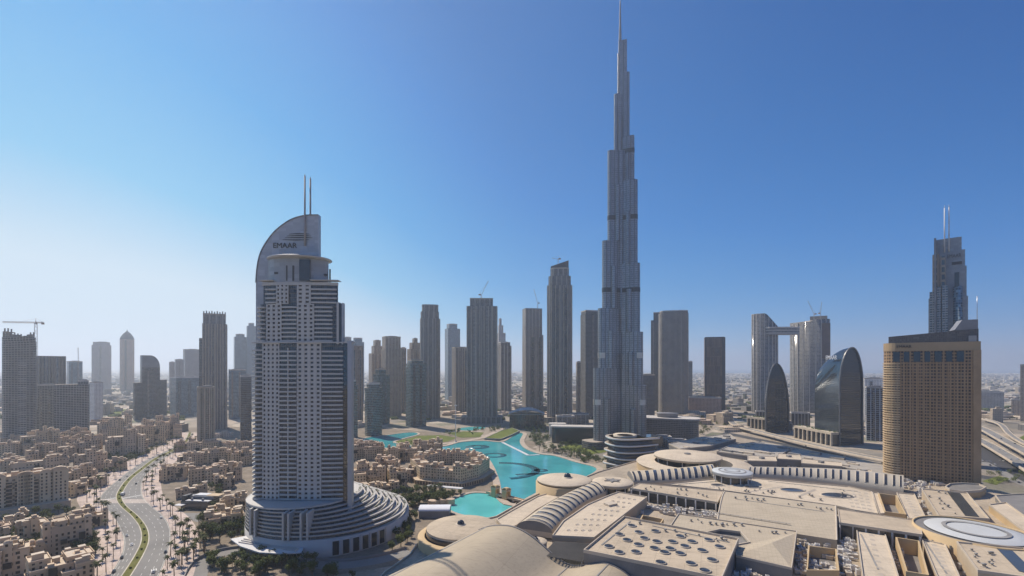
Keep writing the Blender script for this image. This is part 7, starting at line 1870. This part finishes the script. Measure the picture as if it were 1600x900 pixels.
# small vents standing on the roofs themselves
def vent_proto():
    root = thing('roof_vent', 'roof vent', 'roof vent')
    b = MB(); b.lathe([(0.45, 0), (0.45, 0.9), (0.7, 0.95), (0.7, 1.3), (0, 1.55)], 0, 0, 10); part(b, 'cowl', M_LOUV, root)
    b = MB(); b.box(0, 0, 0, 1.5, 1.5, 0.25); part(b, 'curb', M_RIM, root)
    return root
VP = vent_proto(); vu = False
for quad, n_, z, lab, g in (([(1140, 774), (1300, 794), (1302, 800), (1138, 780)], 14, 33.0, 'small grey cowl vent along the back edge of the shallow vault', 'vents on the shallow vault'),
                            ([(1006, 759), (1125, 770), (1120, 780), (995, 764)], 12, 31, 'small grey cowl vent on the roof of the clerestory hall next to the star disc', 'vents by the star disc'),
                            ([(1070, 808), (1235, 833), (1232, 838), (1075, 815)], 16, 30.05, 'small grey cowl vent along the back of the hipped hall', 'vents on the hipped hall'),
                            ([(980, 815), (1145, 846), (1140, 850), (975, 820)], 10, 34.05, 'small grey cowl vent along the back of the dotted hall', 'vents on the dotted hall'),
                            ([(1445, 768), (1476, 770), (1500, 804), (1472, 804)], 10, 31.05, 'small grey cowl vent on the back glass strip hall', 'vents on the back glass strip hall'),
                            ([(1505, 852), (1550, 858), (1586, 890), (1532, 886)], 10, 34.05, 'small grey cowl vent on the front glass strip hall', 'vents on the front glass strip hall'),
                            ([(1050, 762), (1320, 766), (1330, 790), (1180, 770)], 22, 27.55, 'small grey cowl vent scattered on the perforated roof', 'vents on the perforated roof')):
    A, B, C_, D = [Vector(W(*p, z)) for p in quad]
    for _ in range(n_):
        u, v = R.random(), R.random(); p = (A * (1 - u) + B * u) * (1 - v) + (D * (1 - u) + C_ * u) * v
        if not vu: vu = True; KIDS[VP] = [(c, []) for c in VP.children]; VP.location = (p.x, p.y, z); VP['label'] = lab; VP['group'] = g
        else: clone(VP, (p.x, p.y, z), 0.4, R.uniform(0.8, 1.6), lab, g)

# long duct runs and walkways on deck and roofs
for i, (x0, y0, x1, y1, z, k) in enumerate(((1010, 792, 1120, 806, DZ, 0), (1130, 818, 1300, 843, DZ, 0), (1250, 846, 1252, 900, DZ, 1), (1318, 846, 1330, 900, DZ, 1), (1388, 842, 1404, 896, DZ, 0), (1484, 850, 1512, 898, DZ, 1), (1456, 808, 1440, 778, DZ, 0),
                                        (1080, 795, 1235, 819, 30, 2), (1345, 835, 1372, 890, 29, 2), (1445, 846, 1480, 898, 29, 2), (1060, 757, 1140, 751, 27.5, 2), (1200, 752, 1340, 768, 27.5, 2), (985, 815, 940, 852, 34, 2), (1020, 822, 1140, 848, 34, 2), (1150, 780, 1290, 800, 33, 2))):
    A, B = Vector(W(x0, y0, z)), Vector(W(x1, y1, z)); u = (B - A).normalized(); n_ = max(3, int((B - A).length / 5)); root = thing('duct_run' if k < 2 else 'roof_walkway', '', 'duct' if k < 2 else 'walkway', (*A, z))
    root['label'] = ('long silver duct run on the deck before the clerestory hall by the star disc', 'long silver duct run on the deck before the shallow vault', 'pale duct run along the left side of the square open court',
                     'pale duct run along the right side of the square open court', 'silver duct run along the left side of the deep dark court', 'pale duct run beside the front glass strip hall',
                     'silver duct run beside the back glass strip hall', 'thin grey walkway strip along the back of the hipped hall', 'thin grey walkway strip on the hatched roof left of the deep court',
                     'thin grey walkway strip on the hatched roof right of the deep court', 'thin grey walkway strip on the perforated roof near the pale blue disc', 'thin grey walkway strip past the elliptical openings of the perforated roof',
                     'thin grey walkway strip along the left edge of the dotted hall', 'thin grey walkway strip along the back edge of the dotted hall', 'thin grey walkway strip across the shallow vault roof')[i]
    b = MB(); h = 1.1 if k < 2 else 0.12; b.beam((*A, z + (1.2 if k < 2 else 0.25)), (*B, z + (1.2 if k < 2 else 0.25)), 1.1 if k < 2 else 0.9, h); part(b, 'run', M_STEEL if k == 0 else M_PALE if k == 1 else M_LOUV, root, root.location)
    for j in range(n_):
        p = A + (B - A) * (j + 0.5) / n_; b = MB(); b.box(p.x, p.y, z, 0.8, 0.8, 0.66 if k < 2 else 0.18, math.atan2(u.y, u.x)); part(b, 'support', M_DARK, root, root.location)

# ================================================================ the low city out to the horizon
LOWM = [facade('low_house_%s' % nm, c, (0.06, 0.055, 0.05), 4, 3.6, 0.4, 0.45, gr=0.5) for nm, c in (('white', (0.50, 0.46, 0.40)), ('sand', (0.42, 0.34, 0.25)), ('grey', (0.24, 0.22, 0.20)), ('rose', (0.37, 0.27, 0.20)))]
busy = [(o.location.x, o.location.y) for o in C.objects if o.parent is None and o.get('category') and o.location.y > 600]
def free(x, y, q):
    if any(abs(x - a) < q and abs(y - c) < q for a, c in busy): return False
    if y < 1250 and 560 < CX + F * x / y < 1000: return False
    pts = [(x, y)]
    return not inside((x, y), LAKE)
PRO = []
for k in range(6):
    a, c, h = ((26, 18, 9), (34, 22, 14), (18, 18, 20), (44, 26, 12), (60, 30, 10), (24, 20, 28))[k]
    b = MB(); b.prism(rect(a, c), 0, h, 0, 1); b.prism(rect(a * 0.4, c * 0.5, a * 0.1, 0), h, h + 3.5, 0, 1); b.prism(rect(a * 0.55, c * 0.6, -a * 0.3, -c * 0.4), 0, h * 0.7, 0, 1)
    PRO.append(b.build('low_building', [LOWM[k % 4], OROOF[k % 3]], None))
first = [True] * 6; made = 0; tries = 0
while made < 290 and tries < 4000:
    tries += 1
    Y = 900 + 1700 * R.random() ** 1.3; px = R.uniform(-60, 1660); X = xat(px, Y)
    if (px > 960 and Y < 950) or not free(X, Y, 46): continue
    if 40 < px < 320 and Y < 1150 and False: continue
    busy.append((X, Y)); k = R.randrange(6); o = PRO[k] if first[k] else PRO[k].copy()
    if not first[k]: C.objects.link(o)
    first[k] = False; s_ = R.uniform(0.8, 1.5)
    o.location = (X, Y, 0); o.rotation_euler = (0, 0, R.choice((0.2, 0.25, -0.5, 0.9))); o.scale = (s_, s_, R.uniform(0.7, 1.3))
    z = 'left of the ribbed towers' if px < 400 else 'behind the middle towers' if px < 1000 else 'beyond the viaduct and the arch towers'
    tag(o, 'small pale low building on the plain ' + z, 'building', 'low buildings ' + z); made += 1
b = MB(); rr = random.Random(77)
for k in range(9000):
    Y = 1500 + 8600 * rr.random() ** 1.15; px = rr.uniform(-80, 1700); X = xat(px, Y)
    cl = math.sin(X * 0.004 + 1.3) * math.cos(Y * 0.0023) + math.sin(Y * 0.0051 + X * 0.0016)
    if cl < -0.5: continue
    s_ = 0.8 + Y / 7000; a, c, h = rr.uniform(9, 34) * s_, rr.uniform(9, 26) * s_, rr.uniform(5, 16) * (1 if rr.random() < 0.94 else 2.4)
    b.box(X, Y, 0, a, c, h, rr.choice((0.2, 0.9, -0.4)), rr.choice((0, 0, 0, 1, 1, 2, 3)), bottom=False)
tag(b.build('distant_city', [plain('far_' + nm, c, 0.9) for nm, c in (('whitewash', (0.56, 0.51, 0.44)), ('sand', (0.42, 0.35, 0.26)), ('dark', (0.10, 0.10, 0.075)), ('grey', (0.28, 0.26, 0.24)))], None, weld=False), 'low pale sprawl of the distant city below the horizon', 'distant city', None, 'stuff')
b = MB()
for k in range(5200):                                  # far groves and dark plots
    Y = 1250 + 6500 * rr.random() ** 1.2; px = rr.uniform(-80, 1700); X = xat(px, Y)
    cl = math.sin(X * 0.004 + 1.3) * math.cos(Y * 0.0023) + math.sin(Y * 0.0051 + X * 0.0016)
    if cl > -0.1 and rr.random() < 0.6: continue
    q = rr.uniform(4, 9); h = rr.uniform(4, 8)
    b.lathe([(q, 0.2), (q * 1.1, h * 0.5), (q * 0.6, h), (0, h * 1.1)], X, Y, 6)
tag(b.build('distant_groves', M_LEAF, None, weld=False), 'dark tree cover scattered over the distant plain', 'tree cover', None, 'stuff')
for L_ in (TREES, PALMS):
    for p in L_:
        if p not in USED:
            for c in list(p.children): bpy.data.objects.remove(c)
            bpy.data.objects.remove(p)
